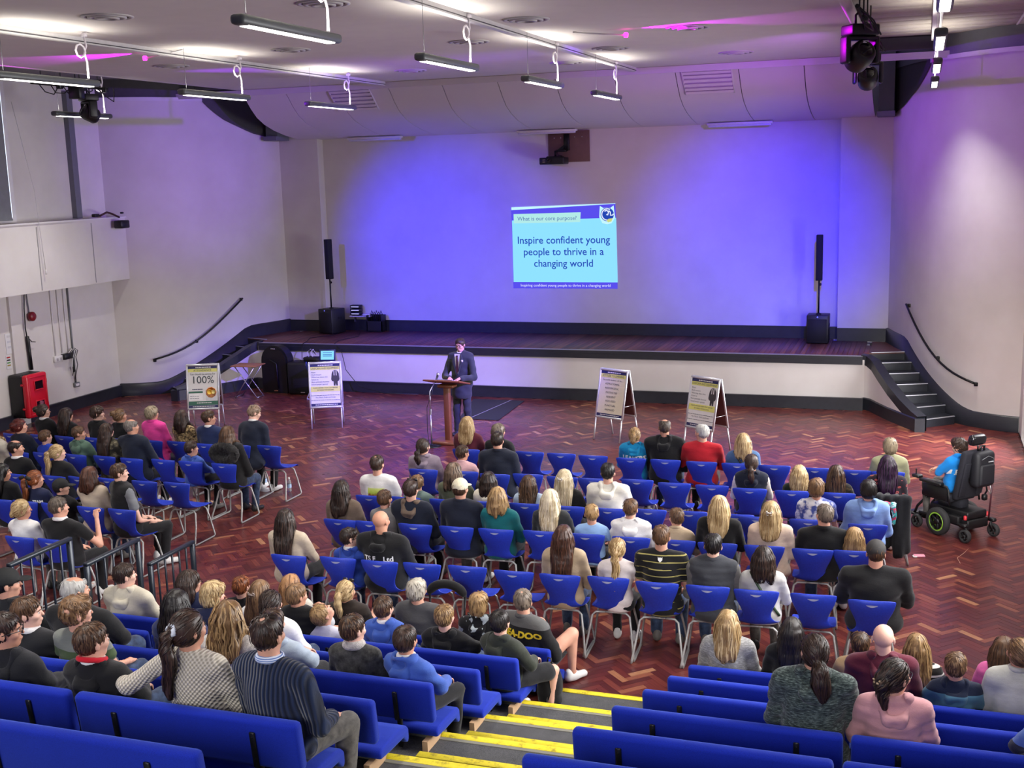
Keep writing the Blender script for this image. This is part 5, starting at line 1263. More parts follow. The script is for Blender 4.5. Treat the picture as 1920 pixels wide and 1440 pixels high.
def locks(f, seeds, L, away, n=5, r=.0045, lift=.002, down=.9, wav=0.0, rng=RNG):
    """strands that follow the surface of field f from seed points; returns vertices and triangles"""
    N = len(seeds); p = seeds.copy(); pts = []; Ls = L * rng.uniform(.7, 1.2, N); ph = rng.uniform(0, 6.28, N)
    for i in range(n):
        d = f.at(p); g = f.grad(p); p = p - g * (d - lift - .0015 * i)[:, None]
        pts.append((p.copy(), g.copy()))
        t = (p - away[None]); t = t / (np.linalg.norm(t, axis=1, keepdims=True) + 1e-6); t = t * (1 - down) + np.array([0, 0, -1.0]) * down + rng.normal(0, .10, (N, 3))
        if wav: t = t + np.stack([np.cos(ph), np.sin(ph), 0 * ph], 1) * wav * math.sin(i * 1.9) 
        t = t - g * (t * g).sum(1, keepdims=True); t = t / (np.linalg.norm(t, axis=1, keepdims=True) + 1e-6)
        p = p + t * (Ls / n)[:, None]
    V = []; prev = None
    for i, (q, g) in enumerate(pts):
        nx = pts[min(i + 1, n - 1)][0] - pts[max(i - 1, 0)][0]; nx = nx / (np.linalg.norm(nx, axis=1, keepdims=True) + 1e-6); b = np.cross(nx, g)
        rr = r * (1 - .75 * i / (n - 1)) if i else r * .8
        V += [q - b * rr * 1.6, q + g * rr, q + b * rr * 1.6]
    V = np.stack(V, 1).reshape(-1, 3); base = (np.arange(N) * 3 * n)[:, None]; T = []
    for i in range(n - 1):
        for k in range(2):
            a, b_ = i * 3 + k, i * 3 + k + 1; T += [[a, b_, b_ + 3], [a, b_ + 3, a + 3]]
    T = (base[:, :, None] + np.array(T)[None]).reshape(-1, 3); return V, T

def person(name_label, loc, yaw, cls='m', sh=.88, wf=1.0, hair='short', hc='brown', top='jumper', tc='navy', res=1.0, skin=0, seed=0, hy=0, hp=0, roll=0, lean=0, hl=.3, pose=None, stand=False,
           collar=None, under=None, hood=0, fur=0, text_=None, glasses=0, strap=None, legs='blacktrouser', shoe=0, shorts=0, seat=.44, near=False, **kw):
    rng = np.random.default_rng(seed); s, hs = CLS[cls]
    t = thing('person', name_label, 'person', loc, -yaw)
    HH = .228 * hs; tl = (sh - HH - .055 * s) / .60; st = seat; la = R(lean); w = wf; hw = .165 * s * (1 + (w - 1) * .75) * (0.93 if cls == 'w' else 1)
    if stand: st = .90 * s
    piv = v3(0, -.05, st + .10)
    def L(*p):
        p = v3(*p) - piv; return rotx(-la) @ p + piv
    fat = w ** .9
    zs = st + .60 * tl                               # shoulder height
    hz = zs + .055 * s + HH * .5                     # head centre
    hc0 = L(0, -.02, hz); pm = rotz(-R(hy)) @ rotx(R(hp) - la * .4) @ roty(R(roll))
    T = lambda p: hc0 + pm @ p
    sx, sz_ = hw, zs - .045 * s
    # arm pose: elbows and wrists
    arm = {}
    pz = pose or ['lap', 'lap', 'cross', 'low'][seed % 4]
    for d in (-1, 1):
        S_ = L(d * (sx + .012), -.03, sz_)
        if pz == 'lap': e, h_ = v3(d * (sx + .07), .06, st + .20), v3(d * .07, .27, st + .15)
        elif pz == 'cross': e, h_ = v3(d * (sx + .07), .08, st + .25), v3(-d * .07, .20, st + .27)
        elif pz == 'low': e, h_ = v3(d * (sx + .06), .02, st + .22), v3(d * .12, .27, st + .14)
        elif pz == 'fist': e, h_ = (v3(d * (sx + .08), .06, st + .22), v3(d * .07, .27, st + .15)) if d < 0 else (v3(sx + .13, .15, st + .24), v3(sx + .04, .24, st + .52))
        elif pz == 'armback': e, h_ = (v3(-(sx + .26), -.09, st + .36), v3(-(sx + .40), -.02, st + .34)) if d < 0 else (v3(sx + .07, .06, st + .22), v3(.07, .27, st + .15))
        elif pz == 'lectern': e, h_ = v3(d * (sx + .12), .06, st + .19), v3(d * .10 - .04, .34, st + .22)
        elif pz == 'chin': e, h_ = (v3(-(sx + .06), .06, st + .20), v3(-.07, .27, st + .15)) if d < 0 else (v3(sx + .05, .16, st + .30), v3(.10, .13, zs + .01))
        if lean and pz not in ('fist', 'lectern'): e = L(*e)
        arm[d] = (S_, e, h_)
    rA = .050 * s * (1 + (w - 1) * .6)
    def torso(f, g, k=.05, hem=True):
        f.ell(L(0, -.035, st + .10 * tl), (.172 * s * fat + g, .135 * s * fat + g, .125 + g), k)
        f.ell(L(0, -.015, st + .25 * tl), (.150 * s * fat + g, .118 * s * fat + g + (.02 if w > 1.15 else 0), .17 * tl + g), k)
        f.ell(L(0, -.030, st + .43 * tl), (hw * .98 + g, .112 * s * fat ** .7 + g, .185 * tl + g), k)
        f.cap(L(-hw * .80, -.03, sz_ - .005), L(hw * .80, -.03, sz_ - .005), .060 * s + g, None, k)
        for d in (-1, 1): f.cap(L(0, -.03, zs + .015), L(d * hw * .85, -.03, zs - .035), .046 * s + g, .044 * s + g, .04)
    def arms(f, g, upto=1.0, k=.025):
        for d in (-1, 1):
            S_, e, h_ = arm[d]; f.cap(S_, e if upto > .5 else S_ + (e - S_) * upto * 2, rA + g, rA * .82 + g * (.9 if upto > .5 else 1.6), k)
            if upto > .5: q = e + (h_ - e) * min(1, (upto - .5) * 2); f.cap(e, q, rA * .82 + g, rA * .62 + g, .02)
    # ---- body: one continuous skin surface from head to feet
    f = Field(); torso(f, -.012); arms(f, -.008, 1.0)
    f.cap(L(0, -.03, zs - .03), T(v3(0, -.015, -.06) * hs), .056 * s ** .5 * (1 + (w - 1) * .4), .053 * s ** .5 * (1 + (w - 1) * .3), .03)
    head_prims(f, T, hs)
    if stand:
        leg = {d: (v3(d * .09, -.03, st), v3(d * .105, .0, st * .52), v3(d * .12, -.03, .08)) for d in (-1, 1)}
    else:
        spread = .10 if cls in 'wc' else .13
        kx = dict(shorts=.20).get('shorts') if shorts else spread
        leg = {d: (v3(d * .085, -.02, st + .07), v3(d * kx, (.40 if st > .35 else .36) * (s ** .5), max(st + .05, .47 * s)), v3(d * kx * .95, (.38 if st > .35 else .40) * (s ** .5) - .04 * (d > 0), .09)) for d in (-1, 1)}
    tr = .075 * s * fat ** .7
    for d in (-1, 1):
        a, b, c = leg[d]; f.cap(a, b, tr - .006, tr * .70, .03); f.cap(b, c, tr * .66, tr * .42, .02); f.cap(c, c + v3(0, .10, -.05), .03, .025, .02)
    hb = .0085 * res if not near else .007
    hcx = T(v3(0, 0, 0)); co = .036 if not (under is None and top in ('tee', 'polo') or shorts or kw.get('fine')) else .020
    lo, hi = f.bounds(); rr = .118 * hs
    A = [axis(lo[0], hi[0], co, (hcx[0] - rr, hcx[0] + rr, hb)), axis(lo[1], hi[1], co, (hcx[1] - rr * 1.05, hcx[1] + rr * 1.1, hb)), axis(lo[2], hi[2], co, (hcx[2] - rr * 1.25, hi[2] + .01, hb))]
    V, Q = surface_net(f.grid(*A), *A, smooth=1)
    # hands grow out of the wrists
    tv, tf = [], []; n0 = 0
    for d in (-1, 1):
        S_, e, h_ = arm[d]; y = h_ - e; y /= np.linalg.norm(y)
        kind = 'fist' if (pz == 'fist' and d > 0) or pz == 'chin' and d > 0 else ('flat' if pz == 'lectern' else 'relaxed')
        up = v3(0, 0, 1.0) if abs(y[2]) < .8 else v3(0, -1.0, 0); zz = up - y * (up @ y); zz /= np.linalg.norm(zz); xx = np.cross(y, zz)
        if pz not in ('fist',): y2 = v3(-d * .35, .9, -.25); y2 /= np.linalg.norm(y2); zz = v3(0, .27, .96); xx = np.cross(y2, zz); xx /= np.linalg.norm(xx); zz = np.cross(xx, y2); y = y2
        hv, hq = HANDS[kind]; hv = hv * (s ** .6) * v3(-d, 1, 1); M3 = np.stack([xx, y, zz], 1); hv = hv @ M3.T + h_
        q = tri(hq); q = q[:, ::-1] if d > 0 else q
        tv.append(hv); tf.append(q + n0); n0 += len(hv)
    sk = skin_mat(skin)
    body = link('body', mesh_of('body', V, Q, sk, (np.concatenate(tv), np.concatenate(tf))), t)
    # eyes, spectacles
    for x in (-1, 1):
        e = link('eye', EYE_ME, body); e.location = T(v3(x * .031, .0755, -.003) * hs); e.rotation_euler = (Matrix(pm.tolist()) @ Matrix.Rotation(-PI / 2, 3, 'X')).to_euler()
    if glasses:
        g = MB()
        for x in (-1, 1):
            g.tube([T(v3(x * .031 + .021 * math.cos(a), .104, -.004 + .017 * math.sin(a)) * hs) for a in [q * PI / 6 for q in range(12)]], .0022, 5, False, True)
            g.tube([T(v3(x * .052, .102, .0) * hs), T(v3(x * .082, .05, .002) * hs), T(v3(x * .086, -.01, -.004) * hs)], .0024, 5)
        g.tube([T(v3(-.01, .106, 0) * hs), T(v3(.01, .106, 0) * hs)], .0022, 5); g.build('spectacles', M_GLASS, t)
    # ---- clothes
    def folds(amp, fr=1.0):
        K = rng.normal(0, 1, (6, 3)) * np.array([16, 16, 34]) * fr; ph = rng.uniform(0, 6.28, 6)
        return lambda X, Y, Z: amp * sum(np.sin(K[i, 0] * X + K[i, 1] * Y + K[i, 2] * Z + ph[i]) for i in range(6)) * .45
    hg = .019 * res if not near else .0145
    tm = cloth(tc); g = .016; upto = 1.0; amp = .0045
    sleeveless = top == 'gilet'
    if top in ('tee', 'polo'): upto = .26; g = .012
    if top in ('puffer', 'gilet'): g = .030
    if top in ('blazer', 'jacket', 'cardigan'): g = .020
    if top == 'hoodie' or top == 'hoodie2': g = .022; amp = .006
    if sleeveless:
        f2 = Field(); torso(f2, .014); arms(f2, .010, .95 if under != 'greytee' else .26); f2.disp = folds(.004)
        f2.ell(T(v3(0, .0, -.15) * hs), (.07, .07, .05), .01, 'sub'); u = link('shirt', sdf_mesh('shirt', f2, hg, cloth({'cream': 'cream_sleeve', 'grey': 'grey', 'greytee': 'greytee', 'lightgrey': 'lightgrey'}.get(under, under))), t)
    ff = Field(); torso(ff, g)
    if not sleeveless: arms(ff, g * .8, .94 if upto == 1.0 else upto)
    if top in ('blazer', 'jacket', 'cardigan', 'puffer') and not stand: ff.ell(L(0, -.05, st + .06), (.185 * s * fat + g, .135 * fat * s + g, .085), .05)
    if stand and top == 'blazer':
        ff.cap(L(0, -.02, st + .05), L(0, -.02, st - .12), .155 * s + g, .165 * s + g, .06)
    neck = L(0, -.025, zs + .045)
    ff.ell(neck + v3(0, .02, .04), (.058 * s ** .5 + .012 * (w > 1.1), .062 * s ** .5, .085), .02, 'sub')
    if not stand: ff.half(2, st + .004, -1)
    else:
        ff.half(2, st - .20, -1); ff.ell(L(0, .16, zs - .10), (.055, .10, .20), .015, 'sub')
    if top in ('puffer', 'gilet'):
        fo = folds(.0025); ff.disp = lambda X, Y, Z: fo(X, Y, Z) - .010 * np.abs(np.sin(Z * PI / .062)) + .005
    else: ff.disp = folds(amp)
    nm = {'blazer': 'blazer', 'jacket': 'jacket', 'jumper': 'jumper', 'hoodie': 'hoodie', 'hoodie2': 'jacket', 'puffer': 'puffer_coat', 'gilet': 'gilet', 'tee': 'shirt', 'polo': 'polo_shirt', 'cardigan': 'cardigan'}[top]
    gar = link(nm, sdf_mesh(nm, ff, hg, tm), t)
    if top in ('hoodie', 'hoodie2') or hood or fur:
        h = Field(); rm = rotx(R(-24) - la)
        h.tor(neck + v3(0, -.012, -.012), .078 * s ** .5, .026, .03, rm)
        bk = -.118 * s * fat ** .7 - .030
        for d in (-1, 1):
            h.cap(L(d * .088 * s, -.055, zs + .030), L(d * .045, bk - .004, zs - .085), .034, .026, .03)
        h.cap(L(-.05, bk - .004, zs - .05), L(.05, bk - .004, zs - .05), .030, None, .03); h.cap(L(-.02, bk, zs - .10), L(.02, bk, zs - .10), .022, None, .03)
        h.ell(neck + v3(0, .02, .09), (.066, .080, .10), .02, 'sub'); h.ell(L(0, bk + .050, zs + .045), (.060, .040, .060), .03, 'sub')
        h.disp = folds(.005, 1.4)
        if fur:
            h = Field(); cc = L(0, -.14, zs - .06)
            for q in range(12):
                a = 2 * PI * q / 12; b2 = 2 * PI * (q + 1) / 12
                h.cap(cc + v3(.175 * math.cos(a), -.03, .10 * math.sin(a) - .02), cc + v3(.175 * math.cos(b2), -.03, .10 * math.sin(b2) - .02), .055, None, .04)
            h.ell(cc, (.15, .04, .10), .04); K = rng.normal(0, 90, (6, 3)); h.disp = lambda X, Y, Z: .010 * sum(np.sin(K[i, 0] * X + K[i, 1] * Y + K[i, 2] * Z) for i in range(6)) * .4
        link('hood', sdf_mesh('hood', h, .0135 if not near else .011, cloth('fur') if fur else (cloth('taupe') if top == 'hoodie2' else tm)), t)
        if kw.get('redhood'):
            h = Field(); h.tor(neck + v3(0, -.018, .012), .074, .018, .03, rm); link('hood_lining', sdf_mesh('hood_lining', h, .011, cloth('redlining')), t)
    if collar or kw.get('fleece') or top in ('polo', 'jacket', 'blazer', 'gilet'):
        h = Field(); rm = rotx(R(-12) - la); big = .024 if kw.get('fleece') else .014
        for dz in (0, .018 if top != 'blazer' or collar else .008): h.tor(neck + v3(0, -.004, -.012 + dz), .064 * s ** .5 * (1 + (w - 1) * .35) + dz * -.25, big, .02, rm)
        cm = cloth('fleece') if kw.get('fleece') else (cloth(collar) if collar else tm)
        link('collar', sdf_mesh('collar', h, .010, cm), t)
    if strap:
        b = MB(); P_ = []
        for q in range(9):
            u_ = q / 8; x = -hw * .8 + u_ * hw * 1.9; z = zs + .03 - u_ * .42; p = np.array([[x, -.3, z]])
            for _ in range(12): p[:, 1] += np.maximum(ff.at(p) - .006, -.05) * .8
            P_.append(tuple(p[0]))
        b.tube(P_, .014, 5); b.build('bag_strap', plain('strap_' + strap, {'black': (24, 24, 26), 'green': (54, 74, 50)}[strap], .6), t)
    # lettering pressed on to the back of the garment
    if text_:
        for (me, cx, cz, m) in TEXTS[text_]:
            me = me.copy(); n = len(me.vertices); P_ = np.zeros(n * 3); me.vertices.foreach_get('co', P_); P_ = P_.reshape(-1, 3); q = np.stack([P_[:, 0] + cx, np.full(n, -.34), P_[:, 1] + zs + cz], 1)
            for _ in range(30): q[:, 1] += np.clip(ff.at(q) - .0085, -.03, .03) * .7
            me.vertices.foreach_set('co', q.astype(np.float32).ravel()); me.materials.clear(); me.materials.append(m); link('lettering', me, t)
    # ---- trousers, shoes
    lg = Field(); gt = .010
    lg.ell(v3(0, -.035, st + .09), (.165 * s * fat + gt, .13 * s * fat + gt, .11), .04)
    for d in (-1, 1):
        a, b, c = leg[d]
        if shorts: b2 = a + (b - a) * .80; lg.cap(a, b2, tr + gt + .01, tr * .95 + gt + .012, .04)
        else: lg.cap(a, b, tr + gt, tr * .78 + gt, .04); lg.cap(b, c + v3(0, 0, .01), tr * .74 + gt, tr * .55 + gt + .006, .02)
    lg.half(2, st + .16 if not stand else st + .08, 1); lg.disp = folds(.004)
    link('shorts' if shorts else 'trousers', sdf_mesh('trousers', lg, .026 * res if not (shorts or stand) else .018, cloth(legs)), t)
    for d in (-1, 1):
        o = link('shoe', SHOE_ME[shoe], t); o.location = (leg[d][2][0], leg[d][2][1] + .01, 0.0); o.rotation_euler = (0, 0, -d * .15); o.scale = (s, s, s) if stand or cls == 'm' else (.9, .9, .95)
    # ---- hair
    if hair != 'bald' and hc in HAIRC: build_hair(t, T, pm, hs, hair, hc, hl, ff, L, zs, fat, rng, res, near, kw)
    elif hair == 'cap': build_hair(t, T, pm, hs, 'cap', 'brown', hl, ff, L, zs, fat, rng, res, near, dict(kw, capcol=hc))
    return t

def build_hair(t, T, pm, hs, hair, hc, hl, ff, L, zs, fat, rng, res, near, kw):
    h = Field(); P = lambda *a: T(v3(*a) * hs)
    E = lambda c, r, k=.012, op='u': h.ell(P(*c), v3(*r) * hs, k, op, pm)
    longish = hair in ('long', 'longs', 'bob', 'bobs', 'halfup', 'wavy', 'clip'); tied = hair in ('pony', 'ponys', 'lowpony', 'bun', 'lowbun', 'updo', 'messy', 'clip2')
    fr = .0
    if hair in ('short', 'balding', 'balding2', 'shades', 'cap'):
        E((0, -.008, .045), (.080, .097, .076)); E((0, -.018, .012), (.078, .094, .086))
        E((0, .100, -.034), (.075, .080, .088), .012, 'sub')
        for x in (-1, 1): E((x * .085, .022, -.045), (.03, .045, .05), .01, 'sub')
        E((0, -.02, -.16), (.12, .12, .085), .015, 'sub')
    elif hair in ('curly', 'messys'):
        E((0, -.004, .052), (.086, .102, .078)); E((0, -.020, .010), (.080, .096, .090)); E((0, .060, .075), (.06, .04, .03), .02)
        E((0, .104, -.042), (.078, .080, .084), .012, 'sub')
        if hair == 'messys': E((0, -.03, -.03), (.085, .085, .085), .02)
    elif hair == 'shortf':
        E((0, -.010, .040), (.087, .105, .085), .02); E((0, -.028, -.018), (.087, .090, .080), .03); E((0, .108, -.048), (.070, .078, .098), .012, 'sub')
    else:
        tt = .006 if tied else .011
        E((0, -.012, .032), (.076 + tt, .094 + tt, .083 + tt), .02); E((0, -.024, -.008), (.075 + tt, .085 + tt, .082), .02); E((0, .104, -.044), (.068, .076, .094), .012, 'sub')
        if tied: E((0, -.01, -.135), (.1, .1, .06), .015, 'sub')
    if hair == 'balding': E((0, .028, .125), (.062, .088, .060), .015, 'sub')
    if hair == 'balding2': E((0, -.045, .128), (.030, .034, .026), .012, 'sub')
    tie = None; yb_ = -.135 * fat ** .6
    def chain(ps, rs, k=.02):
        for a, b, r0, r1 in zip(ps, ps[1:], rs, rs[1:]): h.cap(a, b, r0, r1, k)
    if longish:
        span = 84 if hair in ('long', 'longs', 'halfup', 'clip') else 104
        ends = hl if hair not in ('bob', 'bobs') else min(hl, .215)
        nS = 9
        for i in range(nS):
            a = R(-span + 2 * span * i / (nS - 1)); sa, ca = math.sin(a), math.cos(a)
            p0 = P(sa * .078, -.018 - ca * .084, .0); p1 = P(sa * .086, -.020 - ca * .088, -.085); z2 = P(0, 0, 0)[2] - ends + .03 * abs(sa) + rng.uniform(-.025, .03)
            ps, rs = [p0, p1], [.030 * hs, .030 * hs]
            pt_ = p1.copy(); steps = max(2, int((p1[2] - z2) / .05)); 
            for q in range(1, steps + 1):
                u = q / steps; z = p1[2] + (z2 - p1[2]) * u
                c0 = P(0, -.02, -.085); spread_ = 1.0 + (.16 if hair == 'wavy' else .05) * u - ((.12 + .6 * (ends - .2)) * u if hair in ('long', 'longs', 'halfup') and ends > .22 else 0)
                x = c0[0] + (p1[0] - c0[0]) * spread_; y = c0[1] + (p1[1] - c0[1]) * (1 - .25 * u)
                p = v3(x, y, z)
                for _ in range(6):
                    d = ff.at(p[None])[0]
                    if d < .022: p[1] -= (.022 - d) * (1.0 if ca > -.2 else -1.0)
                ps.append(p); rs.append(.028 * hs * (1 - .62 * u ** 1.8))
            chain(ps, rs, .022)
    if hair in ('pony', 'ponys', 'lowpony', 'messy'):
        hi_ = {'pony': .03, 'ponys': -.03, 'lowpony': -.045, 'messy': .045}[hair]; tie = P(0, -.112, hi_)
        ps = [tie, P(0, -.145, hi_ - .03), P(0, -.155, hi_ - .10)]; rs = [.017 * hs, .031 * hs, .034 * hs]
        ln = {'pony': hl, 'ponys': .20, 'lowpony': .22, 'messy': .12}[hair]; p = ps[-1].copy(); base = p.copy(); steps = max(1, int((ln - .1) / .05))
        if hair == 'lowpony': rs = [.03 * hs, .048 * hs, .052 * hs]
        for q in range(1, steps + 1):
            u = q / steps; p = base + v3(.015 * math.sin(q), .01 * u, -(ln - .12) * u)
            for _ in range(5):
                d = ff.at(p[None])[0]
                if d < .036: p[1] -= .036 - d
            ps.append(p); rs.append(rs[2] * (1 - .62 * u ** 1.6))
        chain(ps, rs, .02)
    if hair == 'bun': chain([P(-.02, -.115, .055), P(.022, -.118, .06), P(.0, -.12, .03)], [.030 * hs] * 3, .02)
    if hair == 'lowbun': tie = P(0, -.098, -.035); h.tor(P(0, -.112, -.038), .022 * hs, .017 * hs, .01, pm @ rotx(R(80))); h.ell(P(0, -.115, -.038), v3(.02, .02, .02) * hs, .015)
    if hair == 'updo': chain([P(-.03, -.10, .03), P(.02, -.112, .015), P(-.01, -.108, -.03), P(.025, -.10, .04)], [.034 * hs] * 4, .02)
    if hair == 'clip2': chain([P(-.02, -.105, .02), P(0, -.12, -.02), P(.01, -.125, -.09), P(.02, -.12, -.16)], [.036 * hs, .042 * hs, .030 * hs, .014 * hs], .02)
    if hair == 'halfup': chain([P(0, -.108, .045), P(0, -.118, .02), P(0, -.122, -.05)], [.020 * hs, .026 * hs, .02 * hs], .015)
    if hair == 'clip': chain([P(-.01, -.112, .03), P(.0, -.120, -.02), P(0, -.118, -.07)], [.028 * hs, .03 * hs, .02 * hs], .02)
    rough = {'curly': .006, 'messys': .004, 'wavy': .005, 'messy': .004, 'bun': .0022, 'updo': .004}.get(hair, .0016)
    K = rng.normal(0, 1, (5, 3)) * (np.array([60, 60, 60]) if hair in ('curly',) else np.array([75, 75, 12])); ph = rng.uniform(0, 6.28, 5)
    if hair in ('wavy', 'messys'): K = rng.normal(0, 1, (5, 3)) * np.array([55, 55, 26])
    h.disp = lambda X, Y, Z: rough * sum(np.sin(K[i, 0] * X + K[i, 1] * Y + K[i, 2] * Z + ph[i]) for i in range(5)) * .55
    hh = .0095 * res if not near else .0078
    lo, hi = h.bounds(); A = [axis(lo[i], hi[i], hh) for i in range(3)]
    V, Q = surface_net(h.grid(*A), *A, smooth=1)
    if len(V) == 0: return
    ex = None
    n = {True: 340, False: 190}[near]
    if hair == 'cap': n = 60
    if hair in ('balding',): n = 90
    disp, h.disp = h.disp, None
    sd = V[rng.integers(0, len(V), n)]
    if not longish and not tied: ln, dn, away = (.045 if hair in ('short', 'balding', 'balding2', 'shades', 'cap') else .06), .55, P(0, -.05, .10)
    elif longish: ln, dn, away = min(.26, hl * .75), .85, P(0, .0, .11)
    else:
        ln, dn, away = .07, .05, P(0, .08, .06)
        lowm = sd[:, 2] < P(0, 0, -.08)[2]
    r_ = .0042 if not near else .0036
    if tied:
        up_, lo_ = sd[~lowm], sd[lowm]; parts = []
        if len(up_): parts.append(locks(h, up_, .07, away, 5, r_, .0015, .05, 0, rng))
        if len(lo_): parts.append(locks(h, lo_, .16, away, 6, r_, .002, .95, 0, rng))
        o = 0; ev, et = [], []
        for v_, t_ in parts: ev.append(v_); et.append(t_ + o); o += len(v_)
        ex = (np.concatenate(ev), np.concatenate(et))
    else: ex = locks(h, sd, ln, away, 6 if longish else 4, r_ * (1.25 if hair in ('curly', 'wavy', 'messys') else 1), .0015 if hair not in ('curly', 'messys') else .004, dn, {'wavy': .5, 'curly': .7, 'messys': .4}.get(hair, .06), rng)
    # eyebrows belong to the hair
    bv = MB()
    for x in (-1, 1): bv.tube([P(x * .014, .094, .014), P(x * .034, .092, .019), P(x * .050, .080, .013)], [.0035, .004, .002], 5)
    bt = np.array([q for fa in bv.f if len(fa) == 4 for q in ((fa[0], fa[1], fa[2]), (fa[0], fa[2], fa[3]))]); ex = (np.concatenate([ex[0], np.array([tuple(p) for p in bv.v])]), np.concatenate([ex[1], bt + len(ex[0])]))
    link('hair', mesh_of('hair', V, Q, hair_mat(hc), ex), t)
    # accessories on the hair
    if tie is not None and hair in ('pony', 'ponys', 'lowpony', 'messy'):
        big = kw.get('scrunchie')
        o = MB(); m_ = Matrix((pm @ rotx(R(65))).tolist())
        c = Vector(tie); rad = .030 if big else .020
        o.tube([c + m_ @ Vector((rad * math.cos(a), rad * math.sin(a), .004 * math.sin(5 * a))) for a in [q * PI / 9 for q in range(18)]], [.013 + .004 * math.sin(q * 2.3) if big else .006 for q in range(18)], 7, False, True)
        o.build('scrunchie' if big else 'hair_tie', plain('scrunchie_white', (206, 212, 222), .7) if big else M_BLACK, t)
    if kw.get('bow'):
        o = MB(); c = P(0, -.125, .03)
        for d in (-1, 1): o.rbox(Vector(c) + Vector((d * .05, -.01, .01)), (.09, .03, .05), .012, 1, Matrix.Rotation(d * R(20), 3, 'Y')); o.rbox(Vector(c) + Vector((d * .03, -.02, -.06)), (.03, .012, .11), .005, 1, Matrix.Rotation(-d * R(14), 3, 'Y'))
        o.build('hair_bow', plain('bow_black', (20, 20, 22), .6), t)
    if hair in ('bun', 'clip', 'clip2', 'halfup'):
        o = MB(); c = Vector(P(-.012, -.135, .035 if hair != 'clip2' else .0)); m_ = Matrix(pm.tolist())
        for d in (-1, 1):
            o.tube([c + m_ @ Vector((d * .022, -.02, .02)), c + m_ @ Vector((d * .030, -.004, .0)), c + m_ @ Vector((d * .016, .0, -.035))], .006, 6)
            for q in range(3): o.tube([c + m_ @ Vector((d * .026, -.012, .01 - q * .018)), c + m_ @ Vector((d * .004, -.004, .004 - q * .018))], .0035, 5)
        o.tube([c + m_ @ Vector((-.02, -.022, .0)), c + m_ @ Vector((.02, -.022, .0))], .007, 6)
        o.build('hair_clip', plain('clip_%s' % hair, {'bun': (200, 196, 190), 'clip': (150, 134, 126), 'clip2': (176, 150, 118), 'halfup': (214, 206, 196)}[hair], .35), t)
    if hair == 'shades' or kw.get('shades'):
        o = MB()
        for x in (-1, 1): o.rbox(Vector(P(x * .036, .055, .105)), (.055, .02, .035), .008, 1, Matrix(pm.tolist())); o.tube([P(x * .064, .05, .10), P(x * .092, -.01, .05), P(x * .086, -.06, .02)], .0035, 5)
        o.build('sunglasses', M_GLASS, t)
    if hair == 'cap':
        c = Field(); c.ell(P(0, -.006, .040), v3(.088, .106, .092) * hs, .01, 'u', pm); c.ell(P(0, -.004, -.045), v3(.14, .16, .062) * hs, .004, 'sub', pm); c.ell(P(0, -.125, .015), v3(.030, .03, .020) * hs, .006, 'sub', pm)
        c.ell(P(0, .125, .018), v3(.074, .072, .010) * hs, .01, 'u', pm @ rotx(R(-8))); c.ell(P(0, 0, .132), v3(.009, .009, .006) * hs, .004, 'u', pm)
        cc = kw.get('capcol', 'black'); rgb = {'black': (22, 23, 24), 'charcoal': (52, 50, 50), 'cream': (206, 198, 172)}[cc]
        link('baseball_cap', sdf_mesh('baseball_cap', c, .0095 if not near else .008, plain('cap_' + cc, rgb, .8, var=.12, scale=30)), t)

# ------------------------------------------------------------------ place chairs and people
M_LETTER = plain('white_lettering', (226, 226, 224), .6); M_LETY = plain('yellow_lettering', (236, 206, 40), .6)
TEXTS = {'LEAVERS': [(text_mesh('LEAVERS', .095, bold=.003, sx=.9), 0, -.16, M_LETTER), (text_mesh("of the year", .04), .0, -.225, M_LETTER)] [:1],
         'TSF LTD': [(text_mesh('TS F    Ltd', .075, bold=.002), 0, -.20, M_LETTER)],
         'SEA-DOO': [(text_mesh('SEA-DOO', .078, bold=.004, sx=1.15), .06, -.10, M_LETY)],
         'TEAM': [(text_mesh('TEAM', .05, bold=.002), .07, -.12, M_LETTER)]}
cr = MB(); cr.v = []; cr.add([(x, z, 0) for x, z in ((-.022, .022), (-.014, .014), (0, .018), (.014, .014), (.022, .022), (.022, -.006), (0, -.028), (-.022, -.006))], [tuple(range(8))], False)
TEXTS['CREST'] = [(cr.mesh('crest', M_LETTER), 0, -.03, M_LETTER)]
pp = MB(); 
for (a, b, c, d) in ((-.10, .06, .12, -.14),): pp.add([(a + (c - a) * i / 8, b + (d - b) * j / 8, 0) for j in range(9) for i in range(9)], [(j * 9 + i, (j + 1) * 9 + i, (j + 1) * 9 + i + 1, j * 9 + i + 1) for j in range(8) for i in range(8)], False)
_t = NT('printed_picture'); _x, _y, _z = _t.sep(_t.coord()); _n = _t.noise(_t.coord(), 30, 3)
_t.set(_t.ramp(_t.math('ADD', _z, _t.math('MULTIPLY', _n, .10)), [(.0, lin((60, 90, 40))), (.82, lin((80, 120, 50))), (.86, lin((150, 70, 40))), (.90, lin((186, 206, 70))), (1, lin((220, 226, 150)))]), .7)
TEXTS['PRINT'] = [(pp.mesh('print', _t.m), 0, -.17, _t.m)]
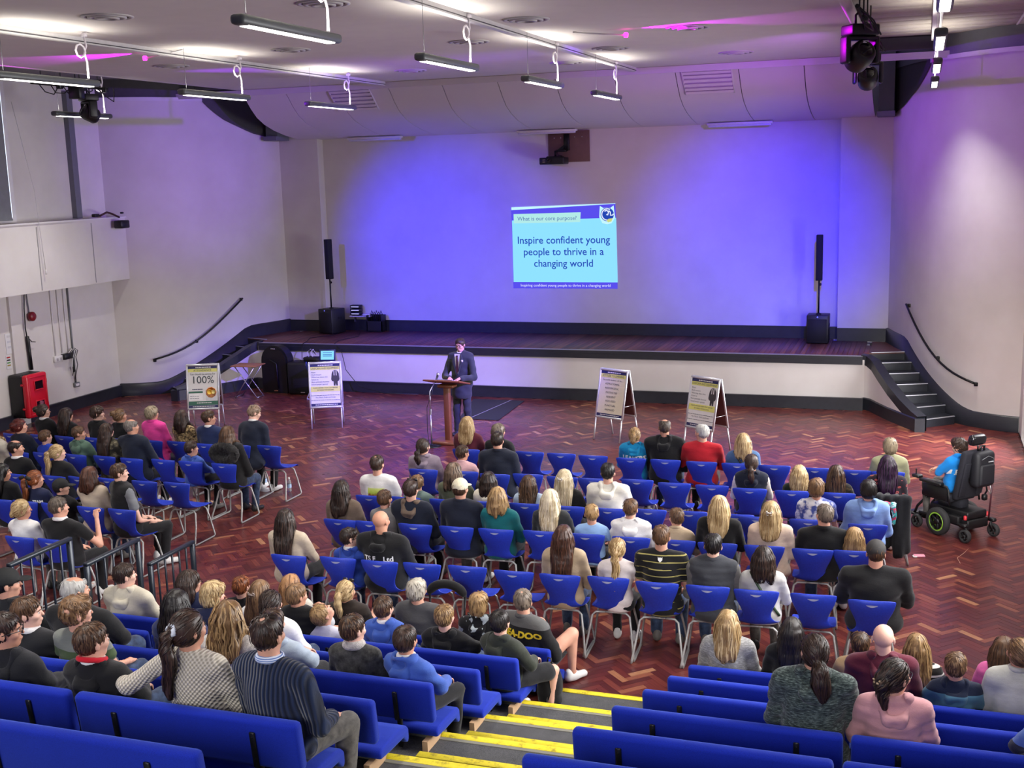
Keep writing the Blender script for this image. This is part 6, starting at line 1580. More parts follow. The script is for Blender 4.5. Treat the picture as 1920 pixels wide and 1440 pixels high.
CHAIRS = [
    (-13.578, 14.717, 0.16, 'empty blue plastic chair, first from the left in left block front row'),
    (-13.072, 14.744, 0.149, 'blue plastic chair under woman in black blazer with dark hair in claw-clipped bun'),
    (-12.589, 14.739, 0.137, 'blue plastic chair under woman in black blazer with long loose dark brown hair'),
    (-12.018, 14.742, 0.122, 'blue plastic chair under young man in black blazer with dark curly fringe'),
    (-11.558, 14.766, 0.11, 'blue plastic chair under woman in black top with messy light brown bun'),
    (-10.998, 14.783, 0.094, 'blue plastic chair under woman in bright pink jacket with short ash blonde hair'),
    (-10.548, 14.797, 0.082, 'blue plastic chair under woman in gold and brown patterned top with dark wavy shoulder-length'),
    (-10.021, 14.75, 0.065, 'blue plastic chair under man in navy suit with short brown hair, turned right'),
    (-9.481, 14.793, 0.049, 'blue plastic chair under man in dark navy suit with greying ginger hair at front'),
    (-8.999, 14.843, 0.033, 'empty blue plastic chair, tenth from the left in left block front row'),
    (-13.151, 13.72, 0.137, 'blue plastic chair under person in cream padded coat cut off by the left picture'),
    (-12.546, 13.692, 0.122, 'blue plastic chair under woman in navy jumper with pinned-up dark red hair, looking right'),
    (-12.123, 13.715, 0.112, 'blue plastic chair under small boy in royal blue jumper with short brown hair'),
    (-11.551, 13.727, 0.099, 'blue plastic chair under boy in sage green hooded jacket with cropped brown hair, in'),
    (-11.055, 13.732, 0.086, 'blue plastic chair under woman with very long straight dark hair in olive patterned jacket'),
    (-10.565, 13.7, 0.072, 'blue plastic chair under broad man in dark navy jacket with thinning grey hair'),
    (-10.06, 13.736, 0.059, 'empty blue plastic chair, seventh from the left in left block second row'),
    (-9.6, 13.728, 0.045, 'blue plastic chair under little boy in blue hoodie with dark cropped hair beside fur-hooded'),
    (-9.058, 13.723, 0.031, 'blue plastic chair under woman in black puffer coat with big black fur hood down'),
    (-11.563, 12.568, 0.087, 'blue plastic chair under balding man in black jumper with white shirt collar, looking right'),
    (-10.996, 12.598, 0.075, 'blue plastic chair under girl in black top with long honey blonde ponytail'),
    (-10.598, 12.633, 0.066, 'empty blue plastic chair, third from the left in left block third row'),
    (-10.14, 12.657, 0.055, 'empty blue plastic chair, fourth from the left in left block third row'),
    (-9.582, 12.646, 0.041, 'empty blue plastic chair, fifth from the left in left block third row'),
    (-9.103, 12.668, 0.029, 'empty blue plastic chair, sixth from the left in left block third row'),
    (-10.864, 11.448, 0.065, 'blue plastic chair under pale-faced woman with black hair and black top at left picture'),
    (-10.479, 11.451, 0.058, 'blue plastic chair under girl with strawberry blonde ponytail, black hair bow and lettered navy'),
    (-10.03, 11.441, 0.047, 'blue plastic chair under boy in black baseball cap and black jacket'),
    (-9.465, 11.417, 0.033, 'blue plastic chair under woman in long oatmeal cardigan with dark auburn shoulder-length hair'),
    (-9.016, 11.421, 0.023, 'blue plastic chair under man in black padded gilet over grey T-shirt with brown hair'),
    (-9.458, 10.191, 0.03, 'blue plastic chair under woman in white sweatshirt with blonde hair in low bun'),
    (-9.024, 10.208, 0.022, 'blue plastic chair under man in black and white polo shirt, raising his fist by'),
    (-6.047, 15.258, -0.027, 'blue plastic chair under woman in burgundy top with long straight blonde hair'),
    (-5.596, 15.294, -0.033, 'blue plastic chair under woman with short grey-brown hair half hidden behind navy-jacketed man'),
    (-5.106, 15.301, -0.039, 'empty blue plastic chair, third from the left in centre block front row'),
    (-4.644, 15.3, -0.044, 'empty blue plastic chair, fourth from the left in centre block front row'),
    (-4.18, 15.274, -0.05, 'empty blue plastic chair, fifth from the left in centre block front row'),
    (-3.639, 15.249, -0.055, 'blue plastic chair under child in bright teal lettered leavers hoodie with messy ponytail'),
    (-3.168, 15.259, -0.06, 'blue plastic chair under large man in black hooded jacket with balding grey head, front'),
    (-2.679, 15.251, -0.065, 'blue plastic chair under large man in red jumper with cropped white hair, looking left'),
    (-2.208, 15.263, -0.069, 'blue plastic chair under woman in blue denim jacket with blonde bob and black bag'),
    (-1.725, 15.258, -0.074, 'empty blue plastic chair, tenth from the left in centre block front row'),
    (-1.208, 15.232, -0.078, 'empty blue plastic chair, eleventh from the left in centre block front row'),
    (-0.718, 15.228, -0.081, 'empty blue plastic chair, twelfth from the left in centre block front row'),
    (-0.309, 15.232, -0.084, 'blue plastic chair under woman in sage green jacket with short ash blonde hair, right'),
    (-6.189, 14.043, -0.022, 'blue plastic chair under woman in lavender grey hoodie with dark low ponytail'),
    (-5.623, 14.068, -0.029, 'blue plastic chair under young person in pale pink jacket with short brown hair behind'),
    (-5.167, 14.021, -0.033, 'blue plastic chair under man in navy quarter-zip jacket with short dark hair, second centre'),
    (-4.744, 14.112, -0.038, 'empty blue plastic chair, fourth from the left in centre block second row'),
    (-4.27, 14.078, -0.043, 'empty blue plastic chair, fifth from the left in centre block second row'),
    (-3.854, 14.089, -0.047, 'empty blue plastic chair, sixth from the left in centre block second row'),
    (-3.301, 14.157, -0.053, 'empty blue plastic chair, seventh from the left in centre block second row'),
    (-2.819, 14.101, -0.057, 'empty blue plastic chair, eighth from the left in centre block second row'),
    (-2.346, 14.099, -0.061, 'empty blue plastic chair, ninth from the left in centre block second row'),
    (-1.881, 14.053, -0.065, 'blue plastic chair under woman in navy hooded gilet over cream sleeves with dark ponytail'),
    (-1.38, 14.059, -0.069, 'blue plastic chair under small girl with fair hair in dark green fur-trimmed coat'),
    (-0.848, 14.083, -0.073, 'blue plastic chair under girl with long straight mid-brown hair and dark jacket, right side'),
    (-0.282, 14.08, -0.077, 'blue plastic chair under woman with long dark purple hair in black top with red'),
    (-6.309, 12.681, -0.017, 'blue plastic chair under man in white T-shirt with green printed picture, small bald patch'),
    (-5.868, 12.716, -0.022, 'blue plastic chair under boy in grey-green jacket peeking out left of brown-hooded man'),
    (-5.343, 12.735, -0.027, 'blue plastic chair under woman in olive green top with highlighted brown bob'),
    (-4.885, 12.762, -0.032, 'blue plastic chair under girl in cream hooded top with dark bob'),
    (-4.335, 12.791, -0.037, 'blue plastic chair under girl in pale blue hooded top with long brown hair'),
    (-3.823, 12.8, -0.042, 'blue plastic chair under young woman in black top with platinum hair half up in'),
    (-3.337, 12.82, -0.047, 'blue plastic chair under man in cream hoodie with short black hair, third centre row'),
    (-2.876, 12.891, -0.051, 'empty blue plastic chair, eighth from the left in centre block third row'),
    (-2.41, 12.92, -0.055, 'empty blue plastic chair, ninth from the left in centre block third row'),
    (-1.885, 12.922, -0.059, 'empty blue plastic chair, tenth from the left in centre block third row'),
    (-1.644, 12.882, -0.061, 'empty blue plastic chair, eleventh from the left in centre block third row'),
    (-1.084, 12.905, -0.065, 'blue plastic chair under child in white and blue tie-dye top with longish brown hair'),
    (-0.453, 12.872, -0.069, 'blue plastic chair under woman in light blue hoodie with chin-length black hair'),
    (-6.214, 11.666, -0.017, 'blue plastic chair under woman in taupe brown hoodie with long straight dark hair'),
    (-5.825, 11.682, -0.02, 'blue plastic chair under boy in grey top right of taupe hoodie, short brown hair'),
    (-5.29, 11.705, -0.026, 'blue plastic chair under man in navy jacket with brown hood and sunglasses on dark'),
    (-4.8, 11.723, -0.03, 'blue plastic chair under man in cream baseball cap and navy jacket'),
    (-4.339, 11.744, -0.034, 'blue plastic chair under woman in dark teal jumper with wavy dark blonde bob'),
    (-3.833, 11.794, -0.038, 'blue plastic chair under woman in charcoal top with long silvery blonde hair'),
    (-3.326, 11.811, -0.043, 'blue plastic chair under boy in pale blue school shirt with cropped fair hair'),
    (-2.831, 11.82, -0.047, 'blue plastic chair under boy in white hoodie with neat brown hair'),
    (-2.348, 11.835, -0.051, 'blue plastic chair under boy in beige and black jacket turned left beside empty chair'),
    (-1.914, 11.839, -0.054, 'blue plastic chair under woman in black jumper with long straight blonde highlights, fourth row'),
    (-1.436, 11.863, -0.057, 'blue plastic chair under woman in cream pink corduroy jacket with blonde hair half up'),
    (-0.95, 11.865, -0.061, 'blue plastic chair under stocky man in black shirt leaning right towards small child'),
    (-0.547, 11.912, -0.064, 'blue plastic chair under small fair-haired child leaning against black-shirted man'),
    (-6.145, 10.365, -0.016, 'blue plastic chair under woman in oatmeal knit jumper with very long dark hair, rear'),
    (-5.602, 10.422, -0.02, 'blue plastic chair under boy in blue hoodie and black glasses beside bald man'),
    (-5.132, 10.427, -0.024, 'blue plastic chair under bald man in black hoodie with white lettering across the back'),
    (-4.676, 10.462, -0.028, 'empty blue plastic chair, fourth from the left in centre block rear row'),
    (-4.198, 10.498, -0.032, 'empty blue plastic chair, fifth from the left in centre block rear row'),
    (-3.698, 10.477, -0.036, 'empty blue plastic chair, sixth from the left in centre block rear row'),
    (-3.229, 10.488, -0.039, 'blue plastic chair under woman in beige jumper with very long auburn hair, rear centre'),
    (-2.755, 10.535, -0.043, 'blue plastic chair under girl in white T-shirt with long blonde ponytail'),
    (-2.271, 10.508, -0.046, 'blue plastic chair under man in black shirt with thin gold stripes and white crest'),
    (-1.793, 10.528, -0.05, 'blue plastic chair under man in slate padded gilet with short black hair'),
    (-1.343, 10.528, -0.053, 'blue plastic chair under girl in pale grey top with dark bob and green shoulder'),
    (-0.831, 10.55, -0.056, 'empty blue plastic chair, twelfth from the left in centre block rear row'),
    (-0.318, 10.517, -0.06, 'blue plastic chair under very large man in charcoal baseball cap and black sweatshirt'),
]
for x, y, yaw, lab in CHAIRS: make_chair(x, y, yaw, lab)
PEOPLE = [
    ('woman in black blazer with dark hair in claw-clipped bun, left block front row', (-13.06, 15.04, 0), 0.17, {'cls': 'w', 'sh': 0.851, 'wf': 1.0, 'hair': 'bun', 'hc': 'dkbrown', 'top': 'blazer', 'tc': 'black', 'hy': 40, 'collar': 'white', 'glasses': 1, 'res': 1.2, 'lean': -6, 'legs': 'blacktrouser', 'shoe': 2}),
    ('woman in black blazer with long loose dark brown hair, left block front row', (-12.624, 15.04, 0), 0.158, {'cls': 'w', 'sh': 0.807, 'wf': 1.0, 'hair': 'long', 'hc': 'dkbrown', 'top': 'blazer', 'tc': 'black', 'hy': 15, 'hl': 0.36, 'res': 1.2, 'lean': -6, 'legs': 'greyjeans', 'shoe': 1}),
    ('young man in black blazer with dark curly fringe, left block front row', (-12.035, 15.04, 0), 0.141, {'cls': 't', 'sh': 0.855, 'wf': 1.0, 'hair': 'curly', 'hc': 'dkbrown', 'top': 'blazer', 'tc': 'black', 'hy': 46, 'res': 1.2, 'lean': -6, 'legs': 'blacktrouser', 'shoe': 0}),
    ('woman in black top with messy light brown bun, left block front row', (-11.616, 15.04, 0), 0.128, {'cls': 'w', 'sh': 0.838, 'wf': 1.0, 'hair': 'bun', 'hc': 'ltbrown', 'top': 'blazer', 'tc': 'black', 'hy': 36, 'res': 1.2, 'lean': -6, 'legs': 'blacktrouser', 'shoe': 0}),
    ('woman in bright pink jacket with short ash blonde hair, left block front row', (-11.025, 15.042, 0), 0.109, {'cls': 'w', 'sh': 0.902, 'wf': 1.12, 'hair': 'shortf', 'hc': 'ash', 'top': 'jacket', 'tc': 'pink', 'hy': 22, 'glasses': 1, 'res': 1.2, 'lean': -6, 'legs': 'greyjeans', 'shoe': 2}),
    ('woman in gold and brown patterned top with dark wavy shoulder-length hair', (-10.495, 15.04, 0), 0.091, {'cls': 'w', 'sh': 0.864, 'wf': 1.0, 'hair': 'bob', 'hc': 'dkbrown', 'top': 'jumper', 'tc': 'leopard', 'hy': 2, 'res': 1.2, 'lean': -6, 'legs': 'blacktrouser', 'shoe': 2}),
    ('man in navy suit with short brown hair, turned right, left block front row', (-10.027, 15.04, 0), 0.075, {'cls': 'm', 'sh': 0.874, 'wf': 1.02, 'hair': 'short', 'hc': 'brown', 'top': 'blazer', 'tc': 'navysuit', 'hy': 43, 'collar': 'white', 'res': 1.2, 'lean': -6, 'legs': 'blacktrouser', 'shoe': 2}),
    ('man in dark navy suit with greying ginger hair at front row aisle end', (-9.389, 15.04, 0), 0.052, {'cls': 'm', 'sh': 0.956, 'wf': 1.05, 'hair': 'short', 'hc': 'gingergrey', 'top': 'blazer', 'tc': 'darknavy', 'hy': 39, 'lean': 12, 'collar': 'white', 'hp': -12, 'res': 1.2, 'legs': 'blacktrouser', 'shoe': 1}),
    ('person in cream padded coat cut off by the left picture edge', (-13.151, 14.01, 0), 0.156, {'cls': 'w', 'sh': 0.74, 'wf': 1.1, 'hair': 'bob', 'hc': 'blonde', 'top': 'puffer', 'tc': 'cream', 'res': 1.2, 'lean': -6, 'legs': 'jeans', 'shoe': 0}),
    ('woman in navy jumper with pinned-up dark red hair, looking right', (-12.615, 14.01, 0), 0.142, {'cls': 'w', 'sh': 0.849, 'wf': 1.05, 'hair': 'updo', 'hc': 'red', 'top': 'jumper', 'tc': 'darknavy', 'hy': 46, 'res': 1.2, 'lean': -6, 'legs': 'jeans', 'shoe': 2}),
    ('small boy in royal blue jumper with short brown hair, left block', (-12.187, 14.01, 0), 0.131, {'cls': 'c', 'sh': 0.693, 'wf': 0.95, 'hair': 'short', 'hc': 'brown', 'top': 'jumper', 'tc': 'royal', 'hy': 16, 'res': 1.2, 'lean': -6, 'legs': 'jeans', 'shoe': 0}),
    ('boy in sage green hooded jacket with cropped brown hair, in profile', (-11.571, 14.01, 0), 0.113, {'cls': 'c', 'sh': 0.781, 'wf': 1.0, 'hair': 'short', 'hc': 'brown', 'top': 'hoodie', 'tc': 'sage', 'hy': 47, 'res': 1.2, 'lean': -6, 'legs': 'blacktrouser', 'shoe': 1}),
    ('woman with very long straight dark hair in olive patterned jacket', (-11.065, 14.01, 0), 0.099, {'cls': 'w', 'sh': 0.847, 'wf': 1.0, 'hair': 'long', 'hc': 'dkbrown', 'top': 'jacket', 'tc': 'camo', 'hy': 12, 'hl': 0.48, 'res': 1.2, 'lean': -6, 'legs': 'blacktrouser', 'shoe': 1}),
    ('broad man in dark navy jacket with thinning grey hair, left block', (-10.638, 14.02, 0), 0.086, {'cls': 'm', 'sh': 0.929, 'wf': 1.2, 'hair': 'balding', 'hc': 'grey', 'top': 'jacket', 'tc': 'darknavy', 'hy': 26, 'res': 1.2, 'lean': -6, 'legs': 'blacktrouser', 'shoe': 1}),
    ('little boy in blue hoodie with dark cropped hair beside fur-hooded coat', (-9.68, 14.01, 0), 0.055, {'cls': 'c', 'sh': 0.643, 'wf': 0.95, 'hair': 'short', 'hc': 'dkbrown', 'top': 'hoodie', 'tc': 'blue', 'hy': 38, 'res': 1.2, 'lean': -6, 'legs': 'blacktrouser', 'shoe': 2}),
    ('woman in black puffer coat with big black fur hood down her back', (-9.047, 14.01, 0), 0.035, {'cls': 'w', 'sh': 0.895, 'wf': 1.0, 'hair': 'bob', 'hc': 'brown', 'top': 'puffer', 'tc': 'black', 'hy': 4, 'fur': 1, 'hl': 0.22, 'res': 1.2, 'lean': -6, 'legs': 'jeans', 'shoe': 0}),
    ('balding man in black jumper with white shirt collar, looking right', (-11.743, 12.92, 0), 0.107, {'cls': 'm', 'sh': 0.81, 'wf': 1.05, 'hair': 'balding', 'hc': 'dkbrown', 'top': 'jumper', 'tc': 'black', 'hy': 47, 'collar': 'white', 'res': 1.2, 'lean': -6, 'legs': 'blacktrouser', 'shoe': 1}),
    ('girl in black top with long honey blonde ponytail, left block third row', (-11.047, 12.92, 0), 0.088, {'cls': 't', 'sh': 0.779, 'wf': 1.0, 'hair': 'pony', 'hc': 'blonde', 'top': 'jumper', 'tc': 'black', 'hy': 42, 'hl': 0.36, 'res': 1.2, 'lean': -6, 'legs': 'blacktrouser', 'shoe': 1}),
    ('pale-faced woman with black hair and black top at left picture edge', (-10.896, 11.72, 0), 0.075, {'cls': 'w', 'sh': 0.816, 'wf': 1.05, 'hair': 'long', 'hc': 'black', 'top': 'jumper', 'tc': 'black', 'hy': 48, 'res': 1.1, 'lean': -6, 'legs': 'jeans', 'shoe': 0}),
    ('girl with strawberry blonde ponytail, black hair bow and lettered navy top', (-10.4, 11.72, 0), 0.063, {'cls': 'c', 'sh': 0.751, 'wf': 1.0, 'hair': 'pony', 'hc': 'ginger', 'top': 'jumper', 'tc': 'navy', 'hy': 38, 'hl': 0.36, 'bow': 1, 'res': 1.1, 'lean': -6, 'text_': 'TEAM', 'legs': 'blacktrouser', 'shoe': 2}),
    ('boy in black baseball cap and black jacket, left block', (-10.029, 11.72, 0), 0.053, {'cls': 'c', 'sh': 0.659, 'wf': 1.0, 'hair': 'cap', 'hc': 'black', 'top': 'jacket', 'tc': 'black', 'hy': 43, 'res': 1.1, 'lean': -6, 'legs': 'jeans', 'shoe': 0}),
    ('woman in long oatmeal cardigan with dark auburn shoulder-length hair', (-9.554, 11.72, 0), 0.041, {'cls': 'w', 'sh': 0.852, 'wf': 1.05, 'hair': 'bob', 'hc': 'auburn', 'top': 'cardigan', 'tc': 'oat', 'hy': 14, 'hl': 0.28, 'res': 1.1, 'lean': -6, 'legs': 'jeans', 'shoe': 2}),
    ('man in black padded gilet over grey T-shirt with brown hair, legs crossed', (-9.084, 11.72, 0), 0.524, {'cls': 'm', 'sh': 0.915, 'wf': 1.1, 'hair': 'short', 'hc': 'brown', 'top': 'gilet', 'tc': 'black', 'hy': 23, 'under': 'greytee', 'res': 1.1, 'lean': -6, 'legs': 'blacktrouser', 'shoe': 1}),
    ('woman in white sweatshirt with blonde hair in low bun', (-9.535, 10.49, 0), 0.037, {'cls': 'w', 'sh': 0.769, 'wf': 1.0, 'hair': 'lowbun', 'hc': 'blonde', 'top': 'jumper', 'tc': 'white', 'hy': 44, 'res': 1.1, 'lean': -6, 'legs': 'greyjeans', 'shoe': 0}),
    ('man in black and white polo shirt, raising his fist by his face', (-9.023, 10.5, 0), 0.024, {'cls': 'm', 'sh': 0.83, 'wf': 1.2, 'hair': 'short', 'hc': 'greybrown', 'top': 'polo', 'tc': 'black', 'hy': 39, 'pose': 'fist', 'collar': 'white', 'res': 1.1, 'lean': -6, 'legs': 'blacktrouser', 'shoe': 1}),
    ('woman in burgundy top with long straight blonde hair, centre front row', (-6.093, 15.582, 0), -0.03, {'cls': 'w', 'sh': 0.826, 'wf': 1.05, 'hair': 'longs', 'hc': 'blonde', 'top': 'jumper', 'tc': 'burgundy', 'hl': 0.28, 'res': 1.2, 'lean': -6, 'legs': 'jeans', 'shoe': 1}),
    ('woman with short grey-brown hair half hidden behind navy-jacketed man', (-5.62, 15.577, 0), -0.037, {'cls': 'w', 'sh': 0.74, 'wf': 1.0, 'hair': 'shortf', 'hc': 'greybrown', 'top': 'jacket', 'tc': 'black', 'hy': 36, 'glasses': 1, 'res': 1.2, 'lean': -6, 'legs': 'greyjeans', 'shoe': 1}),
    ('child in bright teal lettered leavers hoodie with messy ponytail', (-3.635, 15.561, 0), -0.064, {'cls': 'c', 'sh': 0.782, 'wf': 1.15, 'hair': 'messy', 'hc': 'dkblonde', 'top': 'hoodie', 'tc': 'teal', 'res': 1.2, 'lean': -6, 'text_': 'LEAVERS', 'legs': 'jeans', 'shoe': 2}),
    ('large man in black hooded jacket with balding grey head, front row', (-3.222, 15.567, 0), -0.069, {'cls': 'm', 'sh': 0.917, 'wf': 1.25, 'hair': 'balding', 'hc': 'greybrown', 'top': 'hoodie', 'tc': 'black', 'hy': -13, 'glasses': 1, 'res': 1.2, 'lean': -6, 'legs': 'jeans', 'shoe': 0}),
    ('large man in red jumper with cropped white hair, looking left', (-2.715, 15.562, 0), -0.074, {'cls': 'm', 'sh': 0.866, 'wf': 1.25, 'hair': 'short', 'hc': 'silver', 'top': 'jumper', 'tc': 'redm', 'hy': -48, 'res': 1.2, 'lean': -6, 'legs': 'blacktrouser', 'shoe': 0}),
    ('woman in blue denim jacket with blonde bob and black bag strap', (-2.163, 15.541, 0), -0.08, {'cls': 'w', 'sh': 0.771, 'wf': 1.05, 'hair': 'bobs', 'hc': 'blonde', 'top': 'jacket', 'tc': 'denim', 'hy': -3, 'strap': 'black', 'res': 1.2, 'lean': -6, 'legs': 'greyjeans', 'shoe': 2}),
    ('woman in sage green jacket with short ash blonde hair, right front', (-0.309, 15.522, 0), -0.096, {'cls': 'w', 'sh': 0.797, 'wf': 1.1, 'hair': 'shortf', 'hc': 'ash', 'top': 'jacket', 'tc': 'sagej', 'hy': -12, 'res': 1.2, 'lean': -6, 'legs': 'jeans', 'shoe': 0}),
    ('woman in lavender grey hoodie with dark low ponytail', (-6.261, 14.36, 0), -0.024, {'cls': 'w', 'sh': 0.769, 'wf': 1.1, 'hair': 'ponys', 'hc': 'dkbrown', 'top': 'hoodie', 'tc': 'lavender', 'hy': 16, 'res': 1.2, 'lean': -6, 'legs': 'jeans', 'shoe': 0}),
    ('young person in pale pink jacket with short brown hair behind burgundy top', (-5.751, 14.361, 0), -0.031, {'cls': 't', 'sh': 0.68, 'wf': 0.95, 'hair': 'short', 'hc': 'brown', 'top': 'jacket', 'tc': 'palepink', 'hy': 26, 'lean': 10, 'res': 1.2, 'legs': 'blacktrouser', 'shoe': 0}),
    ('man in navy quarter-zip jacket with short dark hair, second centre row', (-5.196, 14.373, 0), -0.038, {'cls': 'm', 'sh': 0.91, 'wf': 1.2, 'hair': 'short', 'hc': 'dkbrown', 'top': 'jacket', 'tc': 'navyj', 'res': 1.2, 'lean': -6, 'legs': 'greyjeans', 'shoe': 1}),
    ('woman in navy hooded gilet over cream sleeves with dark ponytail', (-1.897, 14.375, 0), -0.074, {'cls': 'w', 'sh': 0.777, 'wf': 1.08, 'hair': 'ponys', 'hc': 'dkbrown', 'top': 'gilet', 'tc': 'navyg', 'under': 'cream', 'hood': 1, 'res': 1.2, 'lean': -6, 'legs': 'blacktrouser', 'shoe': 0}),
    ('small girl with fair hair in dark green fur-trimmed coat', (-1.328, 14.377, 0), -0.079, {'cls': 'c', 'sh': 0.66, 'wf': 0.95, 'hair': 'longs', 'hc': 'blonde', 'top': 'jacket', 'tc': 'darkgreen', 'hl': 0.2, 'hy': -6, 'res': 1.2, 'lean': -6, 'legs': 'jeans', 'shoe': 2}),
    ('girl with long straight mid-brown hair and dark jacket, right side', (-0.891, 14.379, 0), -0.083, {'cls': 'c', 'sh': 0.69, 'wf': 0.95, 'hair': 'long', 'hc': 'brown', 'top': 'jacket', 'tc': 'blackgold', 'hl': 0.33, 'res': 1.2, 'lean': -6, 'legs': 'jeans', 'shoe': 1}),
    ('woman with long dark purple hair in black top with red lip pattern', (-0.309, 14.386, 0), -0.087, {'cls': 'w', 'sh': 0.837, 'wf': 1.15, 'hair': 'long', 'hc': 'purple', 'top': 'jumper', 'tc': 'lips', 'hl': 0.36, 'hy': -2, 'res': 1.2, 'lean': -6, 'legs': 'blacktrouser', 'shoe': 1}),
    ('man in white T-shirt with green printed picture, small bald patch', (-6.29, 12.997, 0), -0.02, {'cls': 'm', 'sh': 0.863, 'wf': 1.1, 'hair': 'balding2', 'hc': 'dkbrown', 'top': 'tee', 'tc': 'white', 'res': 1.1, 'lean': -6, 'text_': 'PRINT', 'legs': 'blacktrouser', 'shoe': 2}),
    ('boy in grey-green jacket peeking out left of brown-hooded man', (-5.779, 13.018, 0), -0.026, {'cls': 'c', 'sh': 0.629, 'wf': 1.0, 'hair': 'short', 'hc': 'ltbrown', 'top': 'jacket', 'tc': 'greyteal', 'hy': -19, 'res': 1.1, 'lean': -6, 'legs': 'blacktrouser', 'shoe': 0}),
    ('woman in olive green top with highlighted brown bob', (-5.287, 13.038, 0), -0.032, {'cls': 'w', 'sh': 0.809, 'wf': 1.05, 'hair': 'bob', 'hc': 'brownh', 'top': 'jumper', 'tc': 'olive', 'hy': 16, 'hl': 0.22, 'res': 1.1, 'lean': -6, 'legs': 'blacktrouser', 'shoe': 1}),
    ('girl in cream hooded top with dark bob', (-4.851, 13.055, 0), -0.037, {'cls': 'c', 'sh': 0.713, 'wf': 1.0, 'hair': 'bob', 'hc': 'dkbrown', 'top': 'hoodie', 'tc': 'cream', 'hl': 0.2, 'res': 1.1, 'lean': -6, 'legs': 'jeans', 'shoe': 2}),
    ('girl in pale blue hooded top with long brown hair', (-4.349, 13.075, 0), -0.042, {'cls': 'c', 'sh': 0.697, 'wf': 1.0, 'hair': 'long', 'hc': 'brown', 'top': 'hoodie', 'tc': 'paleblue', 'hl': 0.3, 'res': 1.1, 'lean': -6, 'legs': 'blacktrouser', 'shoe': 2}),
    ('young woman in black top with platinum hair half up in a clip', (-3.905, 13.093, 0), -0.047, {'cls': 'w', 'sh': 0.789, 'wf': 1.0, 'hair': 'halfup', 'hc': 'platinum', 'top': 'jumper', 'tc': 'black', 'hl': 0.38, 'hy': 6, 'res': 1.1, 'lean': -6, 'legs': 'blacktrouser', 'shoe': 1}),
    ('man in cream hoodie with short black hair, third centre row', (-3.382, 13.116, 0), -0.052, {'cls': 'm', 'sh': 0.896, 'wf': 1.12, 'hair': 'short', 'hc': 'black', 'top': 'hoodie', 'tc': 'creamw', 'res': 1.1, 'lean': -6, 'legs': 'blacktrouser', 'shoe': 2}),
    ('child in white and blue tie-dye top with longish brown hair', (-1.023, 13.209, 0), -0.074, {'cls': 't', 'sh': 0.821, 'wf': 1.0, 'hair': 'shortf', 'hc': 'ltbrown', 'top': 'tee', 'tc': 'tiedye', 'hy': 12, 'res': 1.1, 'lean': -6, 'legs': 'jeans', 'shoe': 0}),
    ('woman in light blue hoodie with chin-length black hair', (-0.477, 13.235, 0), -0.079, {'cls': 'w', 'sh': 0.828, 'wf': 1.15, 'hair': 'shortf', 'hc': 'black', 'top': 'hoodie', 'tc': 'lightblue', 'hy': -8, 'res': 1.1, 'lean': -6, 'legs': 'greyjeans', 'shoe': 0}),
    ('woman in taupe brown hoodie with long straight dark hair', (-6.255, 11.96, 0), -0.019, {'cls': 'w', 'sh': 0.813, 'wf': 1.08, 'hair': 'long', 'hc': 'dkbrown', 'top': 'hoodie', 'tc': 'taupe', 'hl': 0.3, 'res': 1.1, 'lean': -6, 'legs': 'blacktrouser', 'shoe': 0}),
    ('boy in grey top right of taupe hoodie, short brown hair', (-5.729, 11.982, 0), -0.024, {'cls': 'c', 'sh': 0.722, 'wf': 1.0, 'hair': 'short', 'hc': 'brown', 'top': 'jumper', 'tc': 'grey', 'hy': 11, 'res': 1.1, 'lean': -6, 'legs': 'jeans', 'shoe': 1}),
    ('man in navy jacket with brown hood and sunglasses on dark hair', (-5.397, 11.995, 0), -0.028, {'cls': 'm', 'sh': 0.858, 'wf': 1.1, 'hair': 'shades', 'hc': 'dkbrown', 'top': 'hoodie2', 'tc': 'navyj', 'res': 1.1, 'lean': -6, 'legs': 'blacktrouser', 'shoe': 0}),
    ('man in cream baseball cap and navy jacket', (-4.801, 12.02, 0), -0.034, {'cls': 'm', 'sh': 0.899, 'wf': 1.1, 'hair': 'cap', 'hc': 'cream', 'top': 'jacket', 'tc': 'navyj', 'hy': 9, 'res': 1.1, 'lean': -6, 'legs': 'greyjeans', 'shoe': 1}),
    ('woman in dark teal jumper with wavy dark blonde bob', (-4.367, 12.038, 0), -0.038, {'cls': 'w', 'sh': 0.825, 'wf': 1.1, 'hair': 'bob', 'hc': 'dkblonde', 'top': 'jumper', 'tc': 'tealm', 'hl': 0.2, 'res': 1.1, 'lean': -6, 'legs': 'blacktrouser', 'shoe': 2}),
    ('woman in charcoal top with long silvery blonde hair', (-3.762, 12.063, 0), -0.044, {'cls': 'w', 'sh': 0.832, 'wf': 1.05, 'hair': 'longs', 'hc': 'platinum', 'top': 'jumper', 'tc': 'charcoal', 'hl': 0.34, 'res': 1.1, 'lean': -6, 'legs': 'jeans', 'shoe': 0}),
    ('boy in pale blue school shirt with cropped fair hair', (-3.308, 12.081, 0), -0.049, {'cls': 'c', 'sh': 0.684, 'wf': 1.0, 'hair': 'short', 'hc': 'dkblonde', 'top': 'tee', 'tc': 'skyblue', 'hy': -19, 'res': 1.1, 'lean': -6, 'legs': 'blacktrouser', 'shoe': 0}),
    ('boy in white hoodie with neat brown hair', (-2.876, 12.099, 0), -0.053, {'cls': 't', 'sh': 0.77, 'wf': 1.0, 'hair': 'short', 'hc': 'brown', 'top': 'hoodie', 'tc': 'white', 'hy': 7, 'res': 1.1, 'lean': -6, 'legs': 'jeans', 'shoe': 2}),
